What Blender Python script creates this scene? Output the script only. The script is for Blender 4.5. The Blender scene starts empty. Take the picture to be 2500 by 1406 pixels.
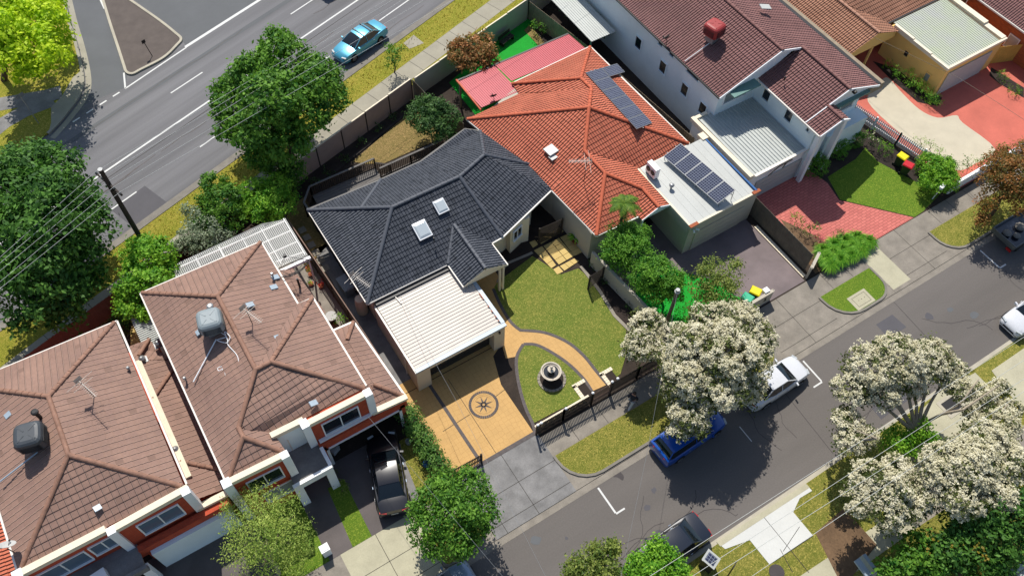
import bpy, math, random
import numpy as np
from mathutils import Vector, Matrix
R = math.radians
random.seed(7)
scene = bpy.context.scene

# ---------------------------------------------------------------- camera
CH = 46.0
PITCH, ROLL, YAW = R(57.2), R(2.3), R(34.0)
FPX = 2050.0
def _basis():
    cp, sp = math.cos(PITCH), math.sin(PITCH)
    F = Vector((0, cp, -sp)); X = Vector((1, 0, 0)); U = Vector((0, sp, cp))
    c, s = math.cos(ROLL), math.sin(ROLL)
    X, U = c*X + s*U, -s*X + c*U
    M = Matrix.Rotation(-YAW, 3, 'Z')
    return M @ X, M @ U, M @ F
BX, BU, BF = _basis()
cam = bpy.data.cameras.new("camera"); co = bpy.data.objects.new("camera", cam)
scene.collection.objects.link(co)
mm = Matrix((BX, BU, -BF)).transposed().to_4x4(); mm.translation = Vector((0, 0, CH))
co.matrix_world = mm
cam.sensor_width = 36; cam.lens = FPX/2500*36; cam.clip_end = 3000; cam.clip_start = .5
scene.camera = co
def W(u, v, z=0.0):
    "point of the world at height z that the photograph shows at (u, v)"
    d = BF*FPX + BX*(u-1250) - BU*(v-703)
    return Vector((0, 0, CH)) + d*((z-CH)/d.z)

# ---------------------------------------------------------------- sky and sun
AZ, EL = R(71), R(55.5)
world = bpy.data.worlds.new("World"); scene.world = world; world.use_nodes = True
nt = world.node_tree; bg = nt.nodes['Background']
sky = nt.nodes.new('ShaderNodeTexSky'); sky.sky_type = 'NISHITA'; sky.sun_disc = False
sky.sun_elevation = EL; sky.sun_rotation = R(90)-AZ
nt.links.new(sky.outputs[0], bg.inputs[0]); bg.inputs[1].default_value = 0.105
sl = bpy.data.lights.new("sun", 'SUN'); sl.energy = 4.4; sl.angle = R(.5); sl.color = (1, .955, .88)
so = bpy.data.objects.new("sun", sl); scene.collection.objects.link(so)
sd = Vector((math.cos(EL)*math.cos(AZ), math.cos(EL)*math.sin(AZ), math.sin(EL)))
so.rotation_euler = sd.to_track_quat('Z', 'Y').to_euler(); so.location = sd*80
scene.view_settings.view_transform = 'Standard'; scene.view_settings.look = 'None'
scene.view_settings.exposure = 0.22; scene.view_settings.gamma = 1

# ---------------------------------------------------------------- helpers
def lin(c):
    return tuple((x/255/12.92 if x/255 <= .04045 else ((x/255+.055)/1.055)**2.4) for x in c)
def C(r, g, b, k=1/1.35):
    return tuple(min(.85, x*k) for x in lin((r, g, b)))
MATS = {}
def nodes(name):
    m = bpy.data.materials.new(name); m.use_nodes = True
    n = m.node_tree.nodes; l = m.node_tree.links
    return m, n, l, n['Principled BSDF']
def mixrgb(n, l, fac, a, b, mode='MIX'):
    x = n.new('ShaderNodeMix'); x.data_type = 'RGBA'; x.blend_type = mode
    for s, v in ((x.inputs[0], fac), (x.inputs[6], a), (x.inputs[7], b)):
        if hasattr(v, 'is_linked'): l.new(v, s)
        elif isinstance(v, tuple): s.default_value = (*v[:3], 1)
        else: s.default_value = v
    return x.outputs[2]
def noise(n, l, co, scale, det=3, rough=.6, stretch=None, rot=0):
    t = n.new('ShaderNodeTexNoise'); t.inputs['Scale'].default_value = scale
    t.inputs['Detail'].default_value = det; t.inputs['Roughness'].default_value = rough
    if stretch:
        mp = n.new('ShaderNodeMapping'); mp.inputs['Scale'].default_value = stretch
        mr = n.new('ShaderNodeMapping'); mr.inputs['Rotation'].default_value = (0, 0, rot)
        l.new(co, mr.inputs[0]); l.new(mr.outputs[0], mp.inputs[0]); co = mp.outputs[0]
    l.new(co, t.inputs['Vector']); return t.outputs['Fac']
def ramp(n, l, f, a, b):
    r = n.new('ShaderNodeMapRange'); r.inputs[1].default_value = a; r.inputs[2].default_value = b
    l.new(f, r.inputs[0]); return r.outputs[0]
def bump(n, l, h, b, s, d=.02):
    x = n.new('ShaderNodeBump'); x.inputs['Strength'].default_value = s; x.inputs['Distance'].default_value = d
    l.new(h, x.inputs['Height']); l.new(x.outputs[0], b.inputs['Normal'])
def mul(c, k): return tuple(min(.9, x*k) for x in c)
def pm(name, base, var=.16, scale=1.3, fine=14, fv=.14, rough=.8, metal=0, bmp=.0, col2=None, stretch=None, rot=0, spec=.4, coat=0):
    m, n, l, b = nodes(name)
    tc = n.new('ShaderNodeTexCoord').outputs['Object']
    f1 = ramp(n, l, noise(n, l, tc, scale, 4, .6, stretch, rot), .3, .7)
    f2 = ramp(n, l, noise(n, l, tc, fine, 3, .7), .25, .75)
    c = mixrgb(n, l, f1, mul(base, 1-var), col2 if col2 else mul(base, 1+var))
    c = mixrgb(n, l, f2, c, mul((1, 1, 1), 1-2*fv), 'MULTIPLY') if fv else c
    if fv:
        x = n.new('ShaderNodeMix'); x.data_type = 'RGBA'; x.blend_type = 'MULTIPLY'; x.inputs[0].default_value = 1
        r = n.new('ShaderNodeCombineColor')
        mr = n.new('ShaderNodeMapRange'); mr.inputs[1].default_value = .25; mr.inputs[2].default_value = .75
        mr.inputs[3].default_value = 1-fv; mr.inputs[4].default_value = 1+fv
        l.new(noise(n, l, tc, fine, 3, .7), mr.inputs[0])
        for i in range(3): l.new(mr.outputs[0], r.inputs[i])
        c0 = mixrgb(n, l, f1, mul(base, 1-var), col2 if col2 else mul(base, 1+var))
        l.new(c0, x.inputs[6]); l.new(r.outputs[0], x.inputs[7]); c = x.outputs[2]
    l.new(c, b.inputs['Base Color'])
    b.inputs['Roughness'].default_value = rough; b.inputs['Metallic'].default_value = metal
    b.inputs['Specular IOR Level'].default_value = spec; b.inputs['Coat Weight'].default_value = coat
    if bmp: bump(n, l, noise(n, l, tc, fine, 3, .7), b, bmp)
    MATS[name] = m; return m
def tile_mat(name, base, alt, roll=.3, row=.33, rolls=True, var=.2, joint=None, tj=.06):
    "roof tile: uv in metres, u along the eave, v up the slope"
    m, n, l, b = nodes(name)
    uv = n.new('ShaderNodeUVMap').outputs[0]; tc = n.new('ShaderNodeTexCoord').outputs['Object']
    sc = n.new('ShaderNodeVectorMath'); sc.operation = 'DIVIDE'; sc.inputs[1].default_value = (roll, row, 1); l.new(uv, sc.inputs[0])
    fl = n.new('ShaderNodeVectorMath'); fl.operation = 'FLOOR'; l.new(sc.outputs[0], fl.inputs[0])
    wn = n.new('ShaderNodeTexWhiteNoise'); wn.noise_dimensions = '2D'; l.new(fl.outputs[0], wn.inputs[0])
    c = mixrgb(n, l, wn.outputs[0], mul(base, 1-var), mul(alt, 1+var*.5))
    d = ramp(n, l, noise(n, l, tc, .55, 5, .65), .42, .75)
    c = mixrgb(n, l, d, c, mul(alt, .62), 'MIX') if False else mixrgb(n, l, d, c, mul(base, 1.12))
    f = noise(n, l, tc, 9, 4, .7)
    x = n.new('ShaderNodeMapRange'); x.inputs[3].default_value = .72; x.inputs[4].default_value = 1.28; l.new(f, x.inputs[0])
    cc = n.new('ShaderNodeCombineColor'); [l.new(x.outputs[0], cc.inputs[i]) for i in range(3)]
    c = mixrgb(n, l, 1.0, c, cc.outputs[0], 'MULTIPLY')
    w2 = n.new('ShaderNodeTexWhiteNoise'); w2.noise_dimensions = '3D'; ad = n.new('ShaderNodeVectorMath'); ad.operation = 'ADD'; ad.inputs[1].default_value = (17, 5, 3); l.new(fl.outputs[0], ad.inputs[0]); l.new(ad.outputs[0], w2.inputs[0])
    od = n.new('ShaderNodeMath'); od.operation = 'GREATER_THAN'; od.inputs[1].default_value = .965; l.new(w2.outputs[0], od.inputs[0]); c = mixrgb(n, l, od.outputs[0], c, mul(base, .72))
    lc = ramp(n, l, noise(n, l, tc, 2.6, 8, .8), .6, .74); c = mixrgb(n, l, lc, c, mul((base[0]*.5+.08, base[1]*.5+.08, base[2]*.5+.07), 1.0))
    st = ramp(n, l, noise(n, l, uv, 1.0, 5, .7, (1.6, .22, 1)), .55, .8); c = mixrgb(n, l, st, c, mul(base, .66))
    sx = n.new('ShaderNodeSeparateXYZ'); l.new(sc.outputs[0], sx.inputs[0])
    fr = n.new('ShaderNodeMath'); fr.operation = 'FRACT'; l.new(sx.outputs[0], fr.inputs[0])
    pp = n.new('ShaderNodeMath'); pp.operation = 'PINGPONG'; pp.inputs[1].default_value = .5; l.new(fr.outputs[0], pp.inputs[0])
    if joint:
        lt = n.new('ShaderNodeMath'); lt.operation = 'LESS_THAN'; lt.inputs[1].default_value = tj; l.new(pp.outputs[0], lt.inputs[0])
        c = mixrgb(n, l, lt.outputs[0], c, joint)  # pale line at tile edges: sunlit lip painted into the colour
    l.new(c, b.inputs['Base Color']); b.inputs['Roughness'].default_value = .75; b.inputs['Specular IOR Level'].default_value = .3
    if rolls:
        sn = n.new('ShaderNodeMath'); sn.operation = 'MULTIPLY'; sn.inputs[1].default_value = 2*math.pi; l.new(sx.outputs[0], sn.inputs[0])
        s2 = n.new('ShaderNodeMath'); s2.operation = 'SINE'; l.new(sn.outputs[0], s2.inputs[0]); bump(n, l, s2.outputs[0], b, 1.0, .06)
    else:
        rg = n.new('ShaderNodeMapRange'); rg.interpolation_type = 'SMOOTHSTEP'; rg.inputs[1].default_value = .0; rg.inputs[2].default_value = .13; rg.inputs[3].default_value = 1; rg.inputs[4].default_value = 0
        l.new(pp.outputs[0], rg.inputs[0]); bump(n, l, rg.outputs[0], b, 1.0, .05)
    MATS[name] = m; return m
def grass_mat(name, g, y, dens=.5, scale=.6):
    m, n, l, b = nodes(name); tc = n.new('ShaderNodeTexCoord').outputs['Object']
    big = ramp(n, l, noise(n, l, tc, scale, 6, .72), dens-.14, dens+.16)
    c = mixrgb(n, l, big, g, y)
    f = ramp(n, l, noise(n, l, tc, 9, 5, .85), .28, .72)
    c = mixrgb(n, l, f, mul(g, .6), c)
    md = ramp(n, l, noise(n, l, tc, 3.2, 7, .85), .36, .66)
    c = mixrgb(n, l, md, mul(g, .68), c)
    h = ramp(n, l, noise(n, l, tc, 13, 3, .8), .52, .75)
    c = mixrgb(n, l, h, c, mul(y, 1.35))
    l.new(c, b.inputs['Base Color']); b.inputs['Roughness'].default_value = .95; b.inputs['Specular IOR Level'].default_value = .15
    bump(n, l, noise(n, l, tc, 14, 4, .9), b, 1.0, .09)
    MATS[name] = m; return m
def leaf_mat(name, a, c2, trans=.3, rough=.6):
    m, n, l, b = nodes(name)
    at = n.new('ShaderNodeAttribute'); at.attribute_name = 'tint'
    c = mixrgb(n, l, at.outputs['Fac'], a, c2)
    l.new(c, b.inputs['Base Color']); b.inputs['Roughness'].default_value = rough; b.inputs['Specular IOR Level'].default_value = .3
    t = n.new('ShaderNodeBsdfTranslucent'); l.new(c, t.inputs[0])
    mx = n.new('ShaderNodeMixShader'); mx.inputs[0].default_value = trans
    l.new(b.outputs[0], mx.inputs[1]); l.new(t.outputs[0], mx.inputs[2]); l.new(mx.outputs[0], n['Material Output'].inputs[0])
    MATS[name] = m; return m
def brick_mat(name, a, b2, mortar, w, h, rot=0, ms=.02, fine=18, uv=False, off=.5):
    m, n, l, b = nodes(name); tc = n.new('ShaderNodeTexCoord').outputs['Object']
    if uv: tc2 = n.new('ShaderNodeUVMap').outputs[0]
    else: tc2 = tc
    mp = n.new('ShaderNodeMapping'); mp.inputs['Rotation'].default_value = (0, 0, rot); l.new(tc2, mp.inputs[0])
    t = n.new('ShaderNodeTexBrick'); t.offset = off; t.inputs['Scale'].default_value = 1
    t.inputs['Brick Width'].default_value = w; t.inputs['Row Height'].default_value = h; t.inputs['Mortar Size'].default_value = ms
    t.inputs['Color1'].default_value = (*a, 1); t.inputs['Color2'].default_value = (*b2, 1); t.inputs['Mortar'].default_value = (*mortar, 1)
    l.new(mp.outputs[0], t.inputs[0])
    r = n.new('ShaderNodeMapRange'); r.inputs[3].default_value = .75; r.inputs[4].default_value = 1.25; l.new(noise(n, l, tc, 1.1, 6, .7), r.inputs[0])
    cc = n.new('ShaderNodeCombineColor'); [l.new(r.outputs[0], cc.inputs[i]) for i in range(3)]
    l.new(mixrgb(n, l, 1.0, t.outputs[0], cc.outputs[0], 'MULTIPLY'), b.inputs['Base Color'])
    b.inputs['Roughness'].default_value = .85; bump(n, l, t.outputs['Fac'], b, .3, -.01)
    MATS[name] = m; return m
def glass_mat(name, col, rough=.08):
    m, n, l, b = nodes(name); b.inputs['Base Color'].default_value = (*col, 1); b.inputs['Roughness'].default_value = rough
    b.inputs['Specular IOR Level'].default_value = .8; MATS[name] = m; return m

class MB:
    def __init__(s): s.v = []; s.f = []; s.m = []; s.uv = []
    def poly(s, pts, m=0, uv=None):
        i = len(s.v); s.v += [tuple(p) for p in pts]; s.f.append(tuple(range(i, i+len(pts)))); s.m.append(m)
        s.uv.append(uv if uv else [(0, 0)]*len(pts)); return s
    def prism(s, pts, z0, z1, m=0, ms=None, bottom=False):
        P = [(p[0], p[1]) for p in pts]; a = sum(P[i][0]*P[(i+1) % len(P)][1]-P[(i+1) % len(P)][0]*P[i][1] for i in range(len(P)))
        if a < 0: P.reverse()
        s.poly([(x, y, z1) for x, y in P], m, [(x, y) for x, y in P])
        for i in range(len(P)):
            a, b = P[i], P[(i+1) % len(P)]; L = math.dist(a, b)
            s.poly([(*a, z0), (*b, z0), (*b, z1), (*a, z1)], m if ms is None else ms, [(0, z0), (L, z0), (L, z1), (0, z1)])
        if bottom: s.poly([(x, y, z0) for x, y in reversed(P)], m)
        return s
    def box(s, x0, x1, y0, y1, z0, z1, m=0): return s.prism([(x0, y0), (x1, y0), (x1, y1), (x0, y1)], z0, z1, m, bottom=True)
    def obox(s, c, d, L, w, h, m=0):
        "box with its base centre at c, length L along direction d (2d or 3d), width w, height h"
        d = Vector((d[0], d[1], d[2] if len(d) > 2 else 0)).normalized(); n = Vector((-d.y, d.x, 0)).normalized(); u = d.cross(n)
        c = Vector(c); P = []
        for k in (0, 1):
            for sx, sy in ((-1, -1), (1, -1), (1, 1), (-1, 1)): P.append(c+d*(sx*L/2)+n*(sy*w/2)+u*(k*h))
        for f in ((3, 2, 1, 0), (4, 5, 6, 7), (0, 1, 5, 4), (1, 2, 6, 5), (2, 3, 7, 6), (3, 0, 4, 7)): s.poly([P[i] for i in f], m)
        return s
    def bar(s, a, b, w, h, m=0):
        "bar with bottom line a-b"
        a = Vector(a); b = Vector(b); return s.obox((a+b)/2, b-a, (b-a).length, w, h, m)
    def tube(s, a, b, r0, r1=None, n=8, m=0, cap=True):
        a = Vector(a); b = Vector(b); r1 = r0 if r1 is None else r1
        if (b-a).length < 1e-6: return s
        d = (b-a).normalized(); x = d.orthogonal().normalized(); y = d.cross(x)
        A = [a+(x*math.cos(t)+y*math.sin(t))*r0 for t in [2*math.pi*i/n for i in range(n)]]
        B = [b+(x*math.cos(t)+y*math.sin(t))*r1 for t in [2*math.pi*i/n for i in range(n)]]
        for i in range(n): s.poly([A[i], A[(i+1) % n], B[(i+1) % n], B[i]], m)
        if cap: s.poly(A[::-1], m); s.poly(B, m)
        return s
    def path(s, pts, r, n=6, m=0, r1=None):
        k = len(pts)-1
        for i in range(k):
            ra = r if r1 is None else r+(r1-r)*i/k; rb = r if r1 is None else r+(r1-r)*(i+1)/k
            s.tube(pts[i], pts[i+1], ra, rb, n, m)
        return s
    def lathe(s, c, prof, n=16, m=0, sx=1, sy=1):
        c = Vector(c)
        for (r0, z0), (r1, z1) in zip(prof, prof[1:]):
            for i in range(n):
                t0, t1 = 2*math.pi*i/n, 2*math.pi*(i+1)/n
                q = [(r0, t0, z0), (r0, t1, z0), (r1, t1, z1), (r1, t0, z1)]
                s.poly([c+Vector((r*math.cos(t)*sx, r*math.sin(t)*sy, z)) for r, t, z in q], m)
        return s
    def ball(s, c, r, n=12, m=0, sz=1, noise_=0):
        pr = [(r*math.sin(math.pi*k/n), -r*sz*math.cos(math.pi*k/n)) for k in range(n+1)]
        return s.lathe(c, pr, n*2, m)
    def build(s, name, mats, parent=None, smooth=False, local=False, kind=None, weld=False):
        me = bpy.data.meshes.new(name); base = Vector((0, 0, 0))
        if parent is None and kind != 'structure' and not local:
            a = np.array(s.v); base = Vector(((a[:, 0].min()+a[:, 0].max())/2, (a[:, 1].min()+a[:, 1].max())/2, a[:, 2].min()))
            s.v = [(p[0]-base.x, p[1]-base.y, p[2]-base.z) for p in s.v]
        me.from_pydata(s.v, [], s.f); mats = mats if isinstance(mats, (list, tuple)) else [mats]
        for q in mats: me.materials.append(MATS[q] if isinstance(q, str) else q)
        me.polygons.foreach_set('material_index', s.m)
        u = me.uv_layers.new(name='UVMap'); u.data.foreach_set('uv', [c for f in s.uv for p in f for c in p])
        if smooth: me.polygons.foreach_set('use_smooth', [True]*len(s.f))
        me.update()
        if weld or smooth:
            import bmesh
            b = bmesh.new(); b.from_mesh(me); bmesh.ops.remove_doubles(b, verts=b.verts, dist=1e-4)
            bmesh.ops.recalc_face_normals(b, faces=b.faces); b.to_mesh(me); b.free()
            if smooth:
                try: me.set_sharp_from_angle(angle=R(40))
                except Exception: pass
        o = bpy.data.objects.new(name, me); scene.collection.objects.link(o); o.location = base
        if parent is not None:
            o.parent = parent
            if not local: o.matrix_parent_inverse = Matrix.Translation(-root_loc(parent))
        if kind: o['kind'] = kind
        return o
def root_loc(o):
    return Vector(o.get('_loc', (0, 0, 0))) if o.type == 'EMPTY' else (Vector((0, 0, 0)) if o.parent else o.location.copy())
LOCS = []
def thing(name, label, cat, loc=(0, 0, 0), group=None, rz=0):
    o = bpy.data.objects.new(name, None); scene.collection.objects.link(o); o.location = loc; o.rotation_euler[2] = rz
    o.empty_display_size = .3; o['_loc'] = tuple(loc); LOCS.append(o)
    o['label'] = label; o['category'] = cat
    if group: o['group'] = group
    return o
def tag(o, label, cat, group=None, kind=None):
    o['label'] = label; o['category'] = cat
    if group: o['group'] = group
    if kind: o['kind'] = kind
    return o
def copy_tree(o, parent=None):
    c = o.copy(); scene.collection.objects.link(c)
    if parent is not None: c.parent = parent
    for ch in [x for x in scene.collection.objects if x.parent == o]: copy_tree(ch, c)
    return c
def place(proto, used, loc, rz, label, group=None):
    o = proto if not used else copy_tree(proto)
    o.location = loc; o.rotation_euler[2] = rz; o['label'] = label
    if group: o['group'] = group
    return o
def clip(P, a, lo):
    "clip polygon of (u,v) keeping v>=a (lo) or v<=a"
    out = []; n = len(P)
    for i in range(n):
        p, q = P[i], P[(i+1) % n]
        ip = p[1] >= a-1e-9 if lo else p[1] <= a+1e-9; iq = q[1] >= a-1e-9 if lo else q[1] <= a+1e-9
        if ip: out.append(p)
        if ip != iq:
            t = (a-p[1])/(q[1]-p[1]); out.append((p[0]+t*(q[0]-p[0]), a))
    return out
def courses(mb, pts, step=.33, th=.04, m=0, jitter=.004):
    "one roof plane laid in overlapping courses; pts[0]-pts[1] is its eave"
    P = [Vector(p) for p in pts]; n = Vector((0, 0, 0))
    for i in range(len(P)): n += P[i].cross(P[(i+1) % len(P)])
    n.normalize()
    if n.z < 0: P = [P[1], P[0]]+P[:1:-1]; n = -n
    u = Vector((0, 0, 1)).cross(n)
    u = (P[1]-P[0]).normalized() if u.length < .02 else u.normalized()
    v = n.cross(u); o = P[0]
    Q = [((p-o).dot(u), (p-o).dot(v)) for p in P]; hs = [(p-o).dot(n) for p in P]
    def H(a, b):
        w = [1/((a-q[0])**2+(b-q[1])**2+1e-4)**1.5 for q in Q]; return sum(x*h for x, h in zip(w, hs))/sum(w)
    v0, v1 = min(q[1] for q in Q), max(q[1] for q in Q); k = 0
    flat = max(abs(h) for h in hs) < .03
    while v0+k*step < v1-1e-3:
        a, b = v0+k*step, min(v0+(k+1)*step, v1)
        S = clip(clip(Q, a, True), b, False); k += 1
        if len(S) < 3: continue
        def T(p, up): return o+u*p[0]+v*p[1]+n*((0 if flat else H(*p))+up)
        mb.poly([T(p, th*(1-(p[1]-a)/step)+.003) for p in S], m, S)
        for i in range(len(S)):
            p, q = S[i], S[(i+1) % len(S)]
            if abs(p[1]-a) < 1e-6 and abs(q[1]-a) < 1e-6: mb.poly([T(p, -.01), T(q, -.01), T(q, th+.003), T(p, th+.003)], m, [p, q, q, p])
def caps(mb, a, b, r=.11, m=0, L=.42, up=.03):
    a = Vector(a); b = Vector(b); d = b-a; n = max(1, int(d.length/L)); e = d.normalized()
    x = e.cross(Vector((0, 0, 1))).normalized(); z = x.cross(e)
    for i in range(n):
        p, q = a+d*(i/n)-e*.03, a+d*((i+1)/n)
        A = []; B = []
        for k in range(7):
            t = math.pi*k/6; A.append(p+x*math.cos(t)*(r+.008)+z*(math.sin(t)*(r-.005)+up+.012)); B.append(q+x*math.cos(t)*r+z*(math.sin(t)*(r-.02)+up))
        for k in range(6): mb.poly([A[k], A[k+1], B[k+1], B[k]], m)
        mb.poly(A, m); mb.poly(B[::-1], m)
def roof(parent, faces, tilem, capm, ridges, step=.33, th=.04, name='roof', r=.11):
    mb = MB(); [courses(mb, f, step, th) for f in faces]; ro = mb.build(name, tilem, parent)
    if ridges:
        for a, b in ridges: cb = MB(); caps(cb, a, b, r); cb.build('ridge_cap', capm, ro)
    return ro
def gutter(parent, pts, z, m, w=.13, h=.12, closed=False, name='gutter'):
    mb = MB(); n = len(pts); P = [Vector((p[0], p[1], z-h)) for p in pts]
    for i in range(n if closed else n-1): mb.bar(P[i], P[(i+1) % n], w, h)
    return mb.build(name, m, parent)
def window(parent, c, nrm, w, h, frame='white_paint', pane='dark_glass', mull=1, blind=None, depth=.07, name='window'):
    "c: centre of the window on the wall; nrm: outward 2d normal"
    nrm = Vector((nrm[0], nrm[1], 0)).normalized(); t = Vector((-nrm.y, nrm.x, 0)); c = Vector(c); mb = MB(); b = .07
    def bx(a0, a1, z0, z1, d0, d1, q):
        P = [c+t*a+nrm*d for a, d in ((a0, d0), (a1, d0), (a1, d1), (a0, d1))]
        q.prism([(p.x, p.y) for p in P], c.z+z0, c.z+z1, bottom=True)
    bx(-w/2, w/2, h/2-b, h/2, -.02, depth, mb); bx(-w/2, w/2, -h/2, -h/2+b, -.02, depth+.05, mb)
    bx(-w/2, -w/2+b, -h/2+b, h/2-b, -.02, depth, mb); bx(w/2-b, w/2, -h/2+b, h/2-b, -.02, depth, mb)
    for k in range(mull):
        x = -w/2+w*(k+1)/(mull+1); bx(x-.03, x+.03, -h/2+b, h/2-b, -.02, depth-.01, mb)
    f = mb.build(name, frame, parent); p = MB(); bx(-w/2+b, w/2-b, -h/2+b, h/2-b, -.01, .02, p); p.build('pane', pane, f)
    return f

# ---------------------------------------------------------------- materials
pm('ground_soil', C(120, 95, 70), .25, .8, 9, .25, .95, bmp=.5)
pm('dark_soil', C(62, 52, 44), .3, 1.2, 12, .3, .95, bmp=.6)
pm('asphalt_street', C(115, 109, 104), .17, .22, 11, .1, .85, bmp=.25, stretch=(.12, 1, 1))
pm('asphalt_main', C(121, 120, 122), .24, .9, 11, .09, .85, bmp=.2, stretch=(.035, 1, 1), rot=-R(17.86))
pm('asphalt_side', C(106, 108, 110), .08, .4, 24, .1, .85, bmp=.2)
pm('asphalt_patch', C(96, 94, 98), .06, 1, 24, .1, .85)
pm('island_asphalt', C(104, 94, 88), .14, 1.2, 20, .16, .9, bmp=.3)
pm('drive_asphalt', C(104, 96, 94), .2, .5, 22, .12, .8, bmp=.2)
pm('drive_purple', C(128, 114, 114), .22, .45, 22, .1, .7)
pm('concrete_path', C(150, 143, 132), .14, .8, 16, .12, .85, bmp=.2)
pm('concrete_main', C(172, 166, 148), .1, .8, 16, .1, .85)
pm('concrete_grey', C(138, 136, 134), .28, .9, 16, .16, .85, bmp=.2)
pm('concrete_old', C(150, 142, 130), .2, 1.1, 16, .14, .85)
pm('concrete_new', C(226, 226, 220), .04, .6, 12, .04, .8)
pm('concrete_cream', C(196, 190, 162), .1, .9, 14, .1, .85)
pm('kerb', C(140, 134, 124), .18, 1.2, 14, .15, .85)
pm('kerb_pale', C(196, 188, 168), .1, 1.2, 14, .1, .85)
pm('joint', C(70, 66, 60), .1, 2, 10, .1, .9)
pm('road_paint', C(232, 232, 228), .06, 3, 20, .08, .7)
pm('marble_yard', C(52, 42, 36), .3, .4, 14, .3, .9)
grass_mat('grass_verge', C(134, 142, 58, .95), C(206, 184, 100, .95), .52, .8)
grass_mat('grass_main', C(146, 154, 48, .95), C(222, 190, 96, .95), .5, .45)
grass_mat('grass_lawn', C(116, 138, 56, 1.05), C(186, 172, 92, .95), .52, .42)
grass_mat('grass_green', C(108, 144, 44, 1), C(160, 170, 66, .95), .6, .5)
grass_mat('grass_dry', C(150, 136, 80, .95), C(196, 160, 112, .9), .45, .5)
pm('turf', C(24, 168, 48), .06, 1.5, 26, .12, .95, bmp=.4)
pm('tan_paving', C(216, 172, 106), .09, .8, 9, .06, .75)
pm('dark_border', C(100, 92, 90), .2, 6, 16, .2, .8)
brick_mat('red_pavers', C(226, 128, 116), C(210, 114, 104), C(176, 94, 84), .42, .2, R(0))
pm('red_concrete', C(214, 114, 96), .12, .6, 12, .08, .8)
pm('cream_aggregate', C(214, 204, 180), .06, 1, 22, .08, .85)
pm('yellow_paver', C(226, 196, 122), .06, 1.2, 10, .06, .8)
pm('stone_step', C(160, 152, 138), .1, 2, 10, .1, .85)
tile_mat('tile_brown', C(166, 132, 116), C(146, 116, 104), .33, .36, False, .14, joint=C(192, 160, 144), tj=.05)  # lighter edge tone imitates light catching the raised tile lip
tile_mat('tile_grey', C(78, 83, 92), C(94, 98, 107), .2, .33, True, .12)
tile_mat('tile_red', C(226, 130, 100), C(206, 114, 88), .2, .33, True, .16)
tile_mat('tile_maroon', C(156, 112, 108), C(138, 98, 94), .2, .33, True, .18)
tile_mat('tile_tan', C(196, 142, 114), C(170, 120, 96), .2, .33, True, .18)
pm('cap_brown', C(162, 122, 102), .2, 3, 9, .15, .75)
pm('cap_grey', C(92, 96, 104), .06, 3, 9, .08, .5)
pm('cap_red', C(214, 110, 76), .12, 3, 9, .1, .75)
pm('cap_maroon', C(142, 98, 92), .12, 3, 9, .1, .75)
pm('cap_tan', C(196, 146, 120), .1, 3, 9, .1, .75)
brick_mat('brick_red', C(190, 74, 42, 1), C(170, 60, 32, 1), C(160, 84, 58, 1), .25, .085, 0, .008, uv=True)
brick_mat('brick_orange', C(186, 94, 44, 1), C(156, 74, 36, 1), C(150, 110, 80), .25, .085, 0, .01, uv=True)
pm('render_white', C(226, 226, 224, k=1.15), .04, .8, 14, .04, .8)
pm('render_blue', C(196, 206, 222, k=1.35), .05, .8, 14, .05, .8)
pm('render_cream', C(226, 212, 186, k=1.05), .04, .8, 14, .04, .8)
pm('render_beige', C(206, 190, 164, k=1.05), .05, .8, 14, .05, .8)
pm('render_yellow', C(226, 186, 110, k=1.05), .05, .8, 14, .05, .8)
pm('render_grey', C(176, 168, 152, k=1.05), .05, .8, 14, .06, .8)
pm('cap_cream', C(220, 208, 184, k=1.05), .06, 1.5, 12, .06, .8)
pm('white_paint', C(230, 230, 226, k=1.15), .03, 2, 12, .03, .5)
pm('white_metal', C(214, 204, 192), .07, .7, 10, .05, .45)
pm('grey_metal', C(204, 208, 202), .06, .7, 10, .05, .45)
pm('pale_metal', C(206, 208, 202), .06, .6, 10, .05, .45)
pm('green_metal', C(208, 210, 202), .05, .6, 10, .05, .45, col2=C(204, 212, 184))
pm('pink_metal', C(208, 92, 100), .05, 1, 10, .05, .45)
pm('gutter_dark', C(56, 54, 54), .05, 2, 10, .05, .5)
pm('gutter_white', C(216, 210, 200, k=1.05), .05, 2, 10, .05, .5)
pm('gutter_green', C(110, 150, 142), .05, 2, 10, .05, .5)
pm('blue_metal', C(176, 192, 204), .05, 2, 10, .05, .4)
pm('black_metal', C(44, 42, 42), .1, 3, 12, .1, .5)
pm('steel', C(170, 172, 172), .06, 3, 12, .06, .35, metal=.5)
pm('timber_dark', C(62, 54, 48), .15, 3, 16, .15, .8)
pm('timber_pale', C(142, 128, 108, k=1.05), .18, 2, 12, .15, .85)
pm('timber_grey', C(108, 100, 88, k=1.05), .18, 2, 12, .15, .85)
pm('timber_yellow', C(196, 158, 78, k=1.05), .12, 2, 12, .12, .85)
pm('fence_brown', C(120, 98, 86, k=1.05), .12, 2, 12, .12, .8)
pm('fence_mauve', C(152, 134, 124, k=1.05), .08, 2, 12, .08, .8)
pm('deck_board', C(120, 116, 112), .12, 3, 14, .12, .8)
pm('bark', C(96, 80, 64), .25, 3, 12, .25, .95, bmp=.5)
pm('bark_pale', C(186, 172, 150), .15, 3, 12, .15, .95)
pm('dark_plastic', C(46, 48, 50), .08, 2, 12, .08, .5)
pm('cooler_pale', C(150, 162, 166), .04, 2, 12, .04, .5)
pm('cooler_dark', C(74, 80, 86), .06, 2, 12, .06, .5)
pm('cooler_red', C(176, 62, 60), .05, 2, 12, .05, .5)
pm('lid_yellow', C(250, 232, 10), .03, 2, 12, .03, .45)
pm('lid_red', C(214, 30, 44), .03, 2, 12, .03, .45)
pm('lid_green', C(60, 196, 150), .03, 2, 12, .03, .45)
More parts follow.
